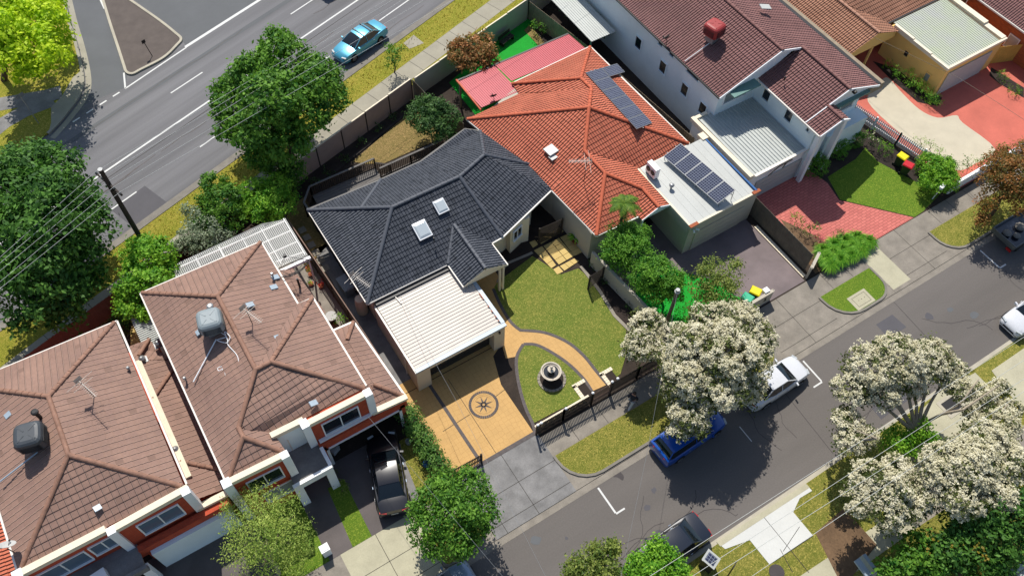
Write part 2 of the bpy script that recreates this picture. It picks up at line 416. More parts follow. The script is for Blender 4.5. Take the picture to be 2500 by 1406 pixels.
pm('bin_green', C(34, 54, 40), .05, 2, 12, .05, .5)
pm('stone_fountain', C(190, 180, 164, 1), .15, 3, 14, .15, .85)
pm('terracotta', C(176, 96, 60), .1, 2, 12, .1, .8)
pm('stain', C(78, 72, 72), .1, 2, 12, .1, .8)
glass_mat('dark_glass', C(34, 42, 50)); glass_mat('blue_glass', C(110, 130, 150)); glass_mat('car_glass', C(22, 30, 36), .05)
glass_mat('skylight_acrylic', C(206, 216, 220), .2)
pm('curtain', C(150, 158, 156), .1, 6, 12, .1, .8)
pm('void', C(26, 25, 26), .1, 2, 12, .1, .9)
pm('rubber', C(30, 30, 30), .1, 3, 12, .1, .8)
pm('rim', C(150, 150, 152), .05, 3, 12, .05, .3, metal=.7)
pm('lamp_red', C(190, 40, 40), .05, 3, 12, .05, .25)
pm('lamp_clear', C(200, 206, 208), .05, 3, 12, .05, .2)
pm('sky_blue_cloth', C(60, 110, 170), .1, 3, 12, .1, .8)
pm('skin', C(190, 140, 115), .05, 3, 12, .05, .7)
pm('cloth_dark', C(36, 40, 52), .1, 3, 12, .1, .9)
pm('cloth_pale', C(200, 200, 196), .05, 3, 12, .05, .9)
pm('hair', C(50, 36, 28), .1, 3, 12, .1, .8)
def paint(name, c, metal=.3): return pm(name, c, .02, 1, 8, .02, .28, metal=metal, coat=.8)
paint('paint_cyan', C(84, 178, 208)); paint('paint_black', C(26, 26, 32), 0); paint('paint_white', C(232, 234, 238), 0)
paint('paint_blue', C(14, 82, 176), .1); paint('paint_navy', C(34, 40, 52), 0); paint('paint_silver', C(150, 168, 190)); paint('paint_tray', C(96, 100, 96), 0)
brick_mat('solar_cells', C(40, 46, 74), C(48, 54, 86), C(150, 160, 176), .156, .156, 0, .011, uv=True, off=0)
LM = dict(dark=(C(36, 80, 30, 1), C(104, 152, 60, 1)), mid=(C(44, 98, 28, 1), C(126, 172, 60, 1)), bright=(C(150, 190, 16, 1), C(216, 236, 50, 1)),
          deep=(C(40, 78, 36, 1), C(96, 132, 66, 1)), lime=(C(66, 132, 26, 1), C(156, 202, 60, 1)), willow=(C(110, 144, 50, 1), C(190, 204, 104, 1)),
          olive=(C(84, 112, 44, 1), C(156, 166, 80, 1)), grey=(C(100, 122, 84, 1), C(184, 194, 164, 1)), rust=(C(80, 96, 42, 1), C(196, 134, 84, 1)),
          maple=(C(84, 96, 44, 1), C(172, 112, 58, 1)), clip=(C(56, 116, 30, 1), C(132, 182, 62, 1)), hedge=(C(52, 100, 40, 1), C(126, 162, 72, 1)),
          flower=(C(186, 180, 142, 1), C(230, 224, 198, 1)), under=(C(70, 90, 44), C(132, 142, 70)), pinkf=(C(190, 40, 90), C(220, 90, 120)), redf=(C(200, 30, 40), C(230, 70, 70)),
          blade=(C(64, 138, 30, 1), C(150, 200, 66, 1)), yel=(C(140, 130, 40), C(200, 170, 60)), palm=(C(70, 120, 34), C(140, 170, 60)))
for k, (a, b) in LM.items(): leaf_mat('leaf_'+k, a, b, .38 if k not in ('flower',) else .2)
for nm in ('tan_paving',):   # stamped pattern in the tan concrete
    m = MATS[nm]; n, l = m.node_tree.nodes, m.node_tree.links; b = n['Principled BSDF']
    v = n.new('ShaderNodeTexVoronoi'); v.feature = 'DISTANCE_TO_EDGE'; v.inputs['Scale'].default_value = 3.2; v.inputs['Randomness'].default_value = .35
    l.new(n.new('ShaderNodeTexCoord').outputs['Object'], v.inputs['Vector'])
    src = b.inputs['Base Color'].links[0].from_socket; f = ramp(n, l, v.outputs[0], .0, .035)
    l.new(mixrgb(n, l, f, C(184, 138, 78), src), b.inputs['Base Color'])

# ================================================================ SETTING
MO = Vector((-4.97, 40.9, 0)); MD = Vector((math.cos(R(17.86)), math.sin(R(17.86)), 0)); MN = Vector((-MD.y, MD.x, 0))
def M(s, o, z=0): p = MO+MD*s+MN*o; return Vector((p.x, p.y, z))
def sheet(name, pts, z, mat, kind='structure'):
    mb = MB(); P = [(p[0], p[1]) for p in pts]; a = sum(P[i][0]*P[(i+1) % len(P)][1]-P[(i+1) % len(P)][0]*P[i][1] for i in range(len(P)))
    if a < 0: P.reverse()
    mb.poly([(x, y, z) for x, y in P]); return mb.build(name, mat, kind=kind)
def pix(l, z=0.0): return [W(u, v, z) for u, v in l]
def slab(name, pts, z0, z1, mat): mb = MB(); mb.prism(pts, z0, z1); return mb.build(name, mat, kind='structure')
def rect(x0, x1, y0, y1): return [(x0, y0), (x1, y0), (x1, y1), (x0, y1)]
def smooth(pts, n=6, closed=False):
    out = []; k = len(pts); V = [Vector((p[0], p[1], p[2] if len(p) > 2 else 0)) for p in pts]
    for i in range(k if closed else k-1):
        p0 = V[(i-1) % k] if closed or i > 0 else V[0]; p1 = V[i]; p2 = V[(i+1) % k]; p3 = V[(i+2) % k] if closed or i+2 < k else V[-1]
        for j in range(n):
            t = j/n; out.append(.5*((2*p1)+(p2-p0)*t+(2*p0-5*p1+4*p2-p3)*t*t+(3*p1-p0-3*p2+p3)*t**3))
    if not closed: out.append(V[-1])
    return out
def ribbon(name, pts, w, z, mat, kind='structure', mb=None, side=0):
    own = mb is None; mb = mb or MB(); P = [Vector((p[0], p[1], 0)) for p in pts]; L = []; Rr = []
    for i, p in enumerate(P):
        d = (P[min(i+1, len(P)-1)]-P[max(i-1, 0)]).normalized(); n = Vector((-d.y, d.x, 0))
        L.append(p+n*w*(.5+side/2)); Rr.append(p-n*w*(.5-side/2))
    for i in range(len(P)-1):
        mb.poly([(Rr[i].x, Rr[i].y, z), (Rr[i+1].x, Rr[i+1].y, z), (L[i+1].x, L[i+1].y, z), (L[i].x, L[i].y, z)])
    return mb.build(name, mat, kind=kind) if own else mb
def kerbline(mb, pts, w, z0, z1):
    P = [Vector((p[0], p[1], 0)) for p in pts]; q = []
    for i, p in enumerate(P):
        d = (P[min(i+1, len(P)-1)]-P[max(i-1, 0)]).normalized(); n = Vector((-d.y, d.x, 0)); q.append((p-n*w/2, p+n*w/2))
    for (a, b), (c, d) in zip(q, q[1:]):
        mb.poly([(a.x, a.y, z1), (c.x, c.y, z1), (d.x, d.y, z1), (b.x, b.y, z1)]); mb.poly([(a.x, a.y, z0), (c.x, c.y, z0), (c.x, c.y, z1), (a.x, a.y, z1)])
        mb.poly([(d.x, d.y, z0), (b.x, b.y, z0), (b.x, b.y, z1), (d.x, d.y, z1)])
    for a, b in (q[0], q[-1]): mb.poly([(a.x, a.y, z0), (b.x, b.y, z0), (b.x, b.y, z1), (a.x, a.y, z1)])

sheet('ground', rect(-900, 900, -900, 900), -.03, 'ground_soil')
sheet('street', rect(-90, 160, 3.9, 11.4), .0, 'asphalt_street')
sheet('main_road', [M(-80, -.4), M(140, -.4), M(140, 22), M(-80, 22)], .0, 'asphalt_main')
sheet('side_road', [M(9, 22), M(60, 22), M(60, 60), M(9, 60)], .0, 'asphalt_side')
sheet('slip_lane', pix([(155, -60), (175, 50), (193, 110), (208, 170), (212, 210), (190, 262), (305, 214), (312, 180), (290, 120), (267, 50), (235, -60)]), .004, 'asphalt_side')
sheet('turning_lane', pix([(305, -20), (440, 95), (455, 112), (660, -20)]), .004, 'asphalt_side')
sheet('road_patch', [M(2.5, .15), M(5.3, .15), M(5.2, 2.72), M(2.4, 2.6)], .004, 'asphalt_patch')
sheet('road_seam', [M(-30, 5.2), M(60, 5.2), M(60, 5.24), M(-30, 5.24)], .006, 'joint')
for i in range(2):
    sheet('wheel_track', [M(-30, 9.9+i*1.4*0), M(60, 9.9), M(60, 10.3), M(-30, 10.3)], .0045, 'asphalt_side') if i == 0 else None
# residential block between the two roads
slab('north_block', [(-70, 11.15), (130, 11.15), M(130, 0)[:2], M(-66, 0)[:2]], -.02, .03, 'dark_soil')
slab('south_block', [(-70, -60), (130, -60), (130, 4.45), (-70, 4.75)], -.02, .03, 'grass_verge')
# main road: kerb, verge, path
mb = MB(); kerbline(mb, [M(s, -.1) for s in (-66, 0, 40, 130)], .3, -.02, .11); mb.build('main_kerb', 'kerb', kind='structure')
sheet('main_gutter', [M(-66, .05), M(130, .05), M(130, .38), M(-66, .38)], .008, 'kerb')
slab('main_verge', [M(-66, -2.45), M(130, -2.45), M(130, -.25), M(-66, -.25)], .0, .075, 'grass_main')
slab('main_verge', [M(20.5, -4.45), M(130, -4.9), M(130, -4.0), M(20.5, -4.0)], .0, .06, 'grass_main')
slab('main_path', [M(-66, -4.0), M(130, -4.0), M(130, -2.45), M(-66, -2.45)], .0, .07, 'concrete_main')
sheet('side_verge', [M(-66, -7.6), M(-.6, -4.5), M(-.6, -4.0), M(-66, -4.0)], .06, 'grass_dry')
mb = MB()
for k in range(-12, 34): mb.poly([M(k*1.55, -4.0, .074), M(k*1.55+.03, -4.0, .074), M(k*1.55+.03, -2.45, .074), M(k*1.55, -2.45, .074)])
mb.build('path_joints', 'joint', kind='structure')
slab('verge_pad', pix([(985, 108), (1010, 88), (1035, 108), (1000, 122)]), .05, .085, 'concrete_main')
# markings on the main road
mb = MB()
def mark(a, b, w): 
    d = (b-a).normalized(); n = Vector((-d.y, d.x, 0))*w/2; z = Vector((0, 0, .009)); mb.poly([a-n+z, b-n+z, b+n+z, a+n+z])
mark(M(-40, 5.85), M(90, 5.85), .15)
for s in range(-6, 8): mark(M(12+s*12, 8.65), M(15+s*12, 8.65), .11)
for s in range(-4, 8): mark(M(10+s*9.1, 2.7), M(13.6+s*9.1, 2.7), .11)
for k in range(-1, 1): pass
mark(M(10.0, 11.6), M(15.9, 11.8), .13); mark(M(15.9, 11.9), M(60, 11.9), .26)
mark(M(10.05, 11.6), M(11.0, 13.1), .13)
for a in (9.53, 8.37, 7.21, 6.05): mark(M(a, 11.6), M(a-.6, 11.6), .13)
mark(W(243, -5), W(255, 22), .14)
mb.build('road_marking', 'road_paint', kind='structure')
# traffic island and top left corner
isl = smooth(pix([(243, -30), (267, 50), (290, 120), (303, 160), (310, 178), (325, 182), (345, 172), (400, 143), (433, 112), (443, 98), (430, 84), (380, 45), (270, -30)]), 5)
mb = MB(); mb.prism(isl, 0, .10); mb.build('traffic_island', 'island_asphalt', kind='structure')
mb = MB(); kerbline(mb, isl, .2, -.01, .135); mb.build('island_kerb', 'kerb_pale', kind='structure')
cor = smooth(pix([(148, -40), (168, 50), (186, 110), (200, 170), (203, 207), (192, 238), (172, 266), (145, 300), (118, 328)]), 5)
slab('corner_block', list(cor)+[M(-60, 11.9), M(-60, 60)], -.01, .10, 'grass_main')
mb = MB(); kerbline(mb, cor, .22, -.01, .13); mb.build('corner_kerb', 'concrete_main', kind='structure')
ribbon('corner_gutter', smooth(pix([(160, -40), (181, 50), (199, 110), (213, 170), (216, 212), (205, 243), (184, 273), (157, 306), (128, 338)]), 5), .42, .01, 'concrete_main')
slab('corner_paving', pix([(125, 262), (150, 238), (178, 190), (196, 175), (201, 207), (190, 238), (170, 266), (143, 300), (118, 328), (125, 300)], .1), .09, .114, 'concrete_main')
ribbon('corner_path', pix([(-40, 340), (10, 300), (60, 272), (130, 245)], .1), 1.3, .106, 'concrete_grey')
ribbon('corner_path', pix([(-40, 262), (40, 248), (110, 236), (150, 225)], .1), 1.4, .108, 'concrete_grey')

# the quiet street: gutters, kerbs, verges, crossovers
sheet('street_gutter', rect(-60, 110, 10.75, 11.18), .008, 'concrete_old')
sheet('street_gutter', [(-60, 4.7), (110, 4.25), (110, 4.62), (-60, 5.08)], .008, 'kerb_pale')
slab('footpath', rect(-60, 110, 13.55, 14.9), .0, .036, 'concrete_old')
sheet('footpath_joints', rect(0, 0.02, 13.55, 14.9), .04, 'joint')
sheet('kerb_apron', rect(-60, 110, 11.16, 13.6), .0335, 'concrete_old')
def cross(name, x0, x1, y0, y1, mat, js=(), hs=()):
    slab(name, rect(x0, x1, y0, y1), .0, .042, mat); mb = MB()
    for x in js: mb.poly([(x-.015, y0, .046), (x+.015, y0, .046), (x+.015, y1, .046), (x-.015, y1, .046)])
    for y in hs: mb.poly([(x0, y-.015, .046), (x1, y-.015, .046), (x1, y+.015, .046), (x0, y+.015, .046)])
    if mb.f: mb.build('crossover_joints', 'joint', kind='structure')
cross('crossover', 7.2, 12.45, 11.15, 15.3, 'concrete_grey', (7.9, 9.95), (11.75, 13.3))
cross('crossover', -.4, 4.0, 11.15, 14.9, 'concrete_cream', (1.7,), (11.75, 13.2))
cross('crossover', -10.5, -5.0, 11.15, 14.9, 'concrete_cream', (-7.8,), (11.75, 13.2))
cross('crossover', 28.4, 33.2, 11.15, 14.9, 'concrete_old', (30.8,), (11.75, 13.3))
cross('crossover', 37.9, 43.4, 11.15, 14.9, 'concrete_old', (41.6,), (11.75, 13.3))
slab('crossover', rect(37.95, 39.55, 11.4, 14.6), .04, .047, 'concrete_cream')
cross('crossover', 52, 58, 11.15, 14.9, 'concrete_old', (55,), (11.75, 13.3))
mb = MB()
for x in [-11.5, -4.2, -2.4, 5.6, 14.3, 16.4, 18.6, 20.8, 23, 25.2, 27.3, 34.6, 36.4, 44.9, 46.7, 48.5, 50.3]:
    mb.poly([(x, 13.55, .040), (x+.03, 13.55, .040), (x+.03, 14.9, .040), (x, 14.9, .040)])
mb.build('footpath_joints', 'joint', kind='structure')
def verge(x0, x1, y0, y1, mat, r0=1.6, r1=1.6, flip=1):
    "grass strip with a rounded kerb towards the street"
    P = [(x0, y1)]
    for k in range(7): t = math.pi/2*k/6; P.append((x0+r0*(1-math.cos(t)), y0+r0*(1-math.sin(t))))
    for k in range(7): t = math.pi/2*(1-k/6); P.append((x1-r1*(1-math.cos(t)), y0+r1*(1-math.sin(t))))
    P.append((x1, y1))
    if flip < 0: P = [(x, y0+y1-y) for x, y in P]
    mb = MB(); mb.prism(P, 0, .085); mb.build('verge', mat, kind='structure')
    k = MB(); kerbline(k, P, .15, -.01, .115); k.build('street_kerb', 'kerb', kind='structure')
verge(12.5, 28.3, 11.3, 13.5, 'grass_verge', 1.9, 1.4)
verge(33.3, 37.85, 11.3, 13.5, 'grass_green', 1.9, 1.2)
verge(4.1, 7.15, 11.3, 13.5, 'grass_verge', .3, 1.3)
verge(-4.9, -.5, 11.3, 13.5, 'grass_green', 1.2, .6)
verge(43.5, 51.9, 11.3, 13.5, 'grass_verge', 1.6, 1.4)
slab('pit_cover', rect(34.75, 36.3, 11.42, 12.5), .08, .1, 'concrete_cream')
mb = MB(); [mb.box(*a, .1, .104) for a in ((35.0, 36.1, 11.6, 11.62), (35.0, 36.1, 12.3, 12.32), (35.0, 35.02, 11.6, 12.3), (36.08, 36.1, 11.6, 12.3), (35.3, 35.35, 11.95, 12), (35.55, 35.6, 11.95, 12), (35.8, 35.85, 11.95, 12))]
mb.build('pit_joint', 'joint', kind='structure')
# parking marks
mb = MB()
for x, y in ((16.9, 9.35), (29.35, 9.2), (47.0, 9.3)):
    sx = 1 if x != 29.35 else -1
    if x == 16.9: x = 13.9
for x, sx, y1, y0 in ((13.55, 1, 10.65, 8.95), (29.15, -1, 10.6, 8.95), (45.4, 1, 10.6, 8.95)):
    mb.poly([(x, y0, .009), (x+.11, y0, .009), (x+.11, y1, .009), (x, y1, .009)]); a, b = sorted((x+.055, x+sx*.65))
    mb.poly([(a, y0-.1, .009), (b, y0-.1, .009), (b, y0, .009), (a, y0, .009)])
mb.poly([(22.9, 8.2, .009), (22.95, 8.2, .009), (22.95, 9.3, .009), (22.9, 9.3, .009)])
mb.build('road_marking', 'road_paint', kind='structure')
rngc = random.Random(4); mb = MB()
for k in range(16):
    x = rngc.uniform(-8, 48); y = rngc.uniform(5.6, 7.0); pts = [(x, y)]; a = rngc.uniform(-.4, .4) if k % 3 else rngc.uniform(1.2, 1.9)
    for j in range(rngc.randint(5, 12)): x += math.cos(a)*.55; y += math.sin(a)*.4; a += rngc.uniform(-.5, .5); pts.append((x, min(10.3, max(5.3, y))))
    ribbon('', pts, .03, .0052+k*.0001, '', mb=mb)
for x in (5.0, 26.5, 37): ribbon('', [(x, 5.1), (x+.3, 10.7)], .03, .0075, '', mb=mb)
mb.build('road_cracks', 'stain', kind='structure')
for k, (x, y, w, h) in enumerate(((-3, 6.0, 2.2, 1.0), (30.5, 5.2, 3.2, .9), (35, 8.9, 1.6, 1.2))): sheet('road_patch', [(x, y), (x+w, y+.05), (x+w-.1, y+h), (x+.05, y+h)], .004, 'asphalt_patch')
for k in range(14):
    x, y, r = rngc.uniform(-5, 46), rngc.uniform(5.6, 10.2), rngc.uniform(.08, .3); sheet('oil_stain', [(x+r*rngc.uniform(.6, 1.3)*math.cos(j*.7), y+r*rngc.uniform(.6, 1.3)*math.sin(j*.7)) for j in range(9)], .0045+k*.00008, 'asphalt_patch' if k % 2 else 'asphalt_side')
mb = MB()
for k in range(9):
    s_, o_ = rngc.uniform(-4, 34), rngc.choice((1.3, 4.4, 7.2, 10.1)); pts = []
    for j in range(9): pts.append(M(s_+j*.9, o_+rngc.uniform(-.12, .12)))
    ribbon('', pts, .035, .0052+k*.0001, '', mb=mb)
mb.build('road_cracks', 'island_asphalt', kind='structure')
sheet('oil_stain', smooth(pix([(1490, 1150), (1505, 1145), (1522, 1160), (1520, 1172), (1508, 1165), (1495, 1162)]), 4, True), .005, 'stain')
# south side: new crossover
slab('new_crossover', pix([(1862, 1256), (1967, 1181), (1982, 1198), (1952, 1216), (1936, 1250), (1984, 1307), (1878, 1377), (1830, 1318), (1770, 1340), (1749, 1323)]), .02, .048, 'concrete_new')
slab('new_crossover', pix([(1749, 1322), (1967, 1180.7), (1976, 1190), (1758, 1334)]), .01, .055, 'concrete_cream')
slab('south_path', [(15, 1.1), (27.3, .7), (27.3, -.55), (15, -.4)], .02, .042, 'concrete_cream')
slab('south_path', [(27.3, .7), (60, -.4), (60, -1.9), (27.3, -.55)], .02, .042, 'concrete_old')
mb = MB()
for a, b in (((1858, 1253), (1975, 1397)), ((1912, 1345), (1952, 1285)), ((1935, 1396), (1905, 1340)), ((1878, 1377), (1984, 1307.5))):
    p, q = W(*a, .05), W(*b, .05); d = (q-p).normalized(); n = Vector((-d.y, d.x, 0))*.015; mb.poly([p-n, q-n, q+n, p+n])
mb.build('crossover_joints', 'joint', kind='structure')
o = MB(); o.lathe(W(1896, 1396, .03), [(0, .03), (.42, .03), (.42, 0)], 24); o.build('manhole_cover', 'stain', kind='structure')
slab('south_crossover', pix([(2420, 905), (2500, 850), (2560, 900), (2500, 1000), (2460, 960)]), .02, .046, 'concrete_cream')
slab('south_yard', pix([(2170, 1140), (2230, 1020), (2290, 960), (2380, 910), (2420, 950), (2400, 1060), (2300, 1150), (2200, 1160)]), .02, .044, 'concrete_cream')
sheet('south_lawn', pix([(2070, 1290), (2200, 1190), (2350, 1300), (2300, 1420), (2120, 1420)]), .040, 'grass_verge')
sheet('garden_bed', pix([(1990, 1300), (2060, 1240), (2140, 1330), (2080, 1406), (2050, 1420)]), .048, 'ground_soil')  # brown-grey path in shadow, its shade put into the darker brown
gp = MB(); gp.box(34.1, 35.6, 3.0, 4.2, .03, .06); gp.build('pit_frame', 'kerb_pale', kind='structure')
sheet('pit_grate', rect(34.3, 35.3, 3.2, 4.0), .065, 'black_metal')

# private ground: target lot
tan = pix([(965, 925), (1028, 955), (1245, 842), (1253, 800), (1200, 705), (1155, 690), (1195, 655), (1250, 745), (1270, 805)])
sheet('driveway', [(6.9, 15.3), (12.3, 15.3), (12.3, 17), (12.3, 19), (12.9, 20.9), (13.9, 21.45), (6.9, 21.45)], .046, 'tan_paving')
sheet('driveway', rect(6.9, 14.2, 21.5, 26.9), .044, 'tan_paving')
sheet('porch_floor', rect(13.6, 16.3, 22.2, 27.2), .048, 'tan_paving')
sheet('side_yard', rect(6.8, 8.0, 22.2, 34), .05, 'concrete_grey')
edge = smooth(pix([(1204, 705), (1222, 745), (1246, 785), (1270, 806)], .05), 5)[:-1]+smooth(pix([(1270, 806), (1330, 812), (1385, 835), (1425, 868), (1455, 905), (1483, 938)], .05), 6)
lawn = list(edge)+pix([(1500, 925), (1515, 912), (1530, 860), (1528, 800), (1500, 775), (1465, 715), (1440, 680), (1412, 655), (1370, 670), (1300, 625), (1215, 688)], .05)
sheet('lawn', lawn, .056, 'grass_lawn')
path = smooth(pix([(1270, 806), (1330, 812), (1385, 835), (1425, 868), (1455, 905), (1483, 938)], .05), 6)
low = smooth(pix([(1445, 955), (1425, 925), (1390, 890), (1350, 862), (1310, 842), (1278, 840)], .05), 6)
sheet('garden_path', list(path)+list(low)+pix([(1262, 870), (1235, 875), (1205, 770), (1185, 705), (1204, 705), (1222, 745), (1246, 785)], .05), .052, 'tan_paving')
isle = list(low[::1])+smooth(pix([(1276, 842), (1262, 870), (1262, 910), (1272, 960), (1285, 1000), (1300, 1034)], .05), 5)+pix([(1360, 1002), (1440, 965)], .05)
sheet('front_lawn', isle, .058, 'grass_lawn')
mb = MB(); ribbon('', edge, .2, .062, '', mb=mb); ribbon('', low, .2, .063, '', mb=mb)
ribbon('', smooth(pix([(1278, 840), (1262, 870), (1262, 910), (1272, 960), (1285, 1000), (1302, 1038), (1306, 1062)], .05), 5), .2, .064, '', mb=mb)
ribbon('', [(8.72, 15.4), (8.6, 21.2)], .2, .061, '', mb=mb); ribbon('', [(6.95, 15.3), (12.35, 15.3)], .24, .060, '', mb=mb)
mb.build('path_border', 'dark_border', kind='structure')
mb = MB()                                          # saw joints of the driveway
for a, b in (((7.8, 18.2), (9.7, 18.3)), ((11.6, 18.5), (12.3, 18.6)), ((9.75, 15.4), (9.75, 21))): ribbon('', [a, b], .025, .059, '', mb=mb)
mb.build('driveway_joints', 'joint', kind='structure')
# star inlaid in the driveway
cx, cy = 10.72, 18.42; mb = MB()
for i in range(40):
    a, b = 2*math.pi*i/40, 2*math.pi*(i+.86)/40; P = [(cx+r*math.cos(t), cy+r*math.sin(t), .066) for r, t in ((.74, a), (.9, a), (.9, b), (.74, b))]; mb.poly(P)
for i in range(8):
    a = 2*math.pi*i/8+R(-10); r = .56; mb.poly([(cx+.16*math.cos(a-.39), cy+.16*math.sin(a-.39), .066), (cx+r*math.cos(a), cy+r*math.sin(a), .066), (cx+.16*math.cos(a+.39), cy+.16*math.sin(a+.39), .066), (cx+.09*math.cos(a), cy+.09*math.sin(a), .066)])
mb.lathe((cx, cy, .065), [(.17, 0), (.17, .001), (.08, .001)], 16)
mb.build('paving_star', 'dark_border', kind='structure')
o = MB(); o.lathe((cx, cy, .0595), [(.74, 0), (.66, .001)], 40); o.lathe((cx, cy, .0595), [(.6, 0), (.55, .001)], 40); o.build('star_ring', 'tan_paving', kind='structure')
# beds, pavers, back yard
sheet('garden_bed', pix([(1412, 655), (1445, 640), (1610, 800), (1560, 800), (1528, 800)], .05), .050, 'marble_yard')
mb = MB(); ribbon('', pix([(1418, 650), (1465, 712), (1500, 770), (1545, 815)], .05), .22, .09, '', mb=mb); mb.build('bed_edging', 'stone_step', kind='structure')
sheet('garden_bed', pix([(1215, 590), (1300, 560), (1330, 590), (1290, 620), (1225, 645)], .05), .050, 'marble_yard')
ribbon('bed_edging', pix([(1215, 690), (1235, 645), (1290, 622), (1300, 617)], .05), .2, .085, 'stone_step')
sheet('side_court', pix([(1300, 520), (1370, 520), (1440, 600), (1430, 640), (1400, 640), (1290, 620)], .05), .047, 'dark_soil')
mb = MB()                                          # square pavers by the side gate, in three groups
def grid(ps, nx, ny, gap=.03, z=.085):
    a, b, c, d = pix(ps, .05)
    for i in range(nx):
        for j in range(ny):
            def q(s, t): return a.lerp(b, s).lerp(d.lerp(c, s), t)
            g = gap; P = [q((i+g)/nx, (j+g)/ny), q((i+1-g)/nx, (j+g)/ny), q((i+1-g)/nx, (j+1-g)/ny), q((i+g)/nx, (j+1-g)/ny)]; mb.prism(P, .04, z)
grid([(1326, 601), (1365, 581), (1402, 625), (1364, 647)], 2, 4); grid([(1367, 580), (1385, 572), (1422, 616), (1402, 626)], 1, 4)
grid([(1303, 612), (1324, 601), (1358, 648), (1346, 656)], 1, 4); grid([(1366, 650), (1402, 631), (1414, 638), (1378, 662)], 3, 1); grid([(1350, 658), (1364, 650), (1376, 664), (1360, 671)], 1, 1)
grid([(1310, 588), (1365, 555), (1377, 565), (1321, 596)], 4, 1); grid([(1292, 592), (1306, 586), (1315, 597), (1301, 606)], 1, 1)
mb.build('stone_pavers', 'yellow_paver', kind='structure')
sheet('back_lawn', pix([(860, 395), (1015, 262), (1120, 290), (1060, 345), (935, 400), (890, 400)], .05), .05, 'grass_dry')
mb = MB(); ribbon('', pix([(760, 470), (860, 385), (985, 285), (1035, 235)], .05), .22, .12, '', mb=mb); mb.build('bed_edging', 'timber_dark', kind='structure')
sheet('side_yard', pix([(705, 505), (745, 480), (800, 600), (760, 640), (700, 540)], .05), .05, 'grass_dry')
mb = MB()
for k in range(6): p = W(738, 562, .05).lerp(W(795, 655, .05), k/5); mb.box(p.x-.24, p.x+.24, p.y-.24, p.y+.24, .04, .09)
mb.build('stepping_stones', 'stone_step', kind='structure')
# red house grounds
sheet('artificial_turf', [(22.4, 37), (33, 38.5), (33, 47), (22.4, 43)], .05, 'turf')
sheet('garden_bed', pix([(1290, 65), (1310, 40), (1400, 110), (1340, 125)], .05), .06, 'marble_yard')
sheet('sand_patch', pix([(1279, 75), (1293, 62), (1330, 105), (1320, 118)], .05), .062, 'grass_dry')
sheet('court', rect(22.6, 33.4, 15.0, 24), .046, 'drive_purple')
sheet('artificial_turf', smooth(pix([(1560, 640), (1610, 640), (1660, 662), (1700, 672), (1760, 690), (1790, 720), (1800, 735), (1640, 800), (1560, 770)], .05), 5, True), .052, 'turf')
mb = MB(); ribbon('', pix([(1845, 552), (1964, 675)], .05), .28, .06, '', mb=mb); mb.build('driveway_edge', 'cap_cream', kind='structure')
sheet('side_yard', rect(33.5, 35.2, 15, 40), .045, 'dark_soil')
# white house grounds
sheet('brick_driveway', [(34.9, 22.5), (40.2, 22.5), (40.6, 20.4), (40.2, 18.8), (43.6, 14.95), (37.5, 14.95), (36.4, 16.2), (34.9, 16.6)], .052, 'red_pavers')
sheet('lawn', [(40.3, 18.8), (41, 20.8), (44, 21), (47.2, 22), (47.5, 15.6), (44.6, 15), (43.7, 14.95)], .048, 'grass_green')
sheet('garden_bed', pix([(1905, 535), (2000, 580), (2010, 590), (2060, 590), (2125, 600), (1990, 668)], .05), .056, 'ground_soil')
sheet('garden_bed', [(46.0, 25), (47.7, 25), (48.3, 15.4), (46.8, 15.4), (45.2, 20)], .055, 'marble_yard')
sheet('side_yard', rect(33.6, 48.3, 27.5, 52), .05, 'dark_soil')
# yellow house grounds
sheet('aggregate_yard', smooth(pix([(2124, 225), (2152, 196), (2170, 192), (2200, 225), (2245, 268), (2290, 288), (2335, 282), (2350, 300), (2430, 365), (2380, 400), (2330, 415), (2240, 360), (2128, 262)], .05), 4, True), .056, 'cream_aggregate')
sheet('brick_yard', [(47.9, 30), (59.9, 30), (66, 22), (66, 15.1), (48, 15.1)], .050, 'red_concrete')
sheet('garden_bed', pix([(2130, 150), (2180, 165), (2300, 240), (2290, 260), (2240, 250), (2170, 190)], .05), .062, 'marble_yard')
sheet('garden_bed', pix([(2420, 165), (2500, 215), (2500, 240), (2440, 205), (2415, 185)], .05), .062, 'marble_yard')
# brown houses grounds
sheet('driveway', [(-1.0, 14.9), (.35, 14.9), (.7, 20), (-1, 20)], .048, 'drive_asphalt')
sheet('driveway', [(1.5, 14.9), (4.3, 14.9), (5.5, 19.8), (1.3, 19.8)], .048, 'drive_asphalt')
sheet('driveway', [(-.8, 17), (1.6, 17), (1.6, 20), (-.8, 20)], .0475, 'drive_asphalt')
sheet('driveway', rect(-9.5, -3.6, 14.9, 20), .047, 'drive_asphalt')
sheet('grass_strip', [(.35, 14.9), (1.5, 14.9), (1.6, 18.6), (.6, 18.6)], .052, 'grass_green')
sheet('lawn', rect(-3.6, -1.0, 14.9, 20), .053, 'grass_green')
sheet('side_strip', [(4.6, 14.9), (6.1, 14.9), (6.3, 19), (5.1, 19)], .051, 'grass_verge')
sheet('path_strip', [(4.3, 15.2), (4.7, 15.2), (5.3, 19.6), (4.8, 19.6)], .055, 'concrete_grey')
sheet('side_court', [(4.0, 25.5), (6.5, 25.5), (6.5, 34), (4.0, 34)], .045, 'concrete_old')
sheet('grass_patch', pix([(318, 800), (335, 790), (360, 855), (318, 860)], .05), .05, 'yellow_paver')

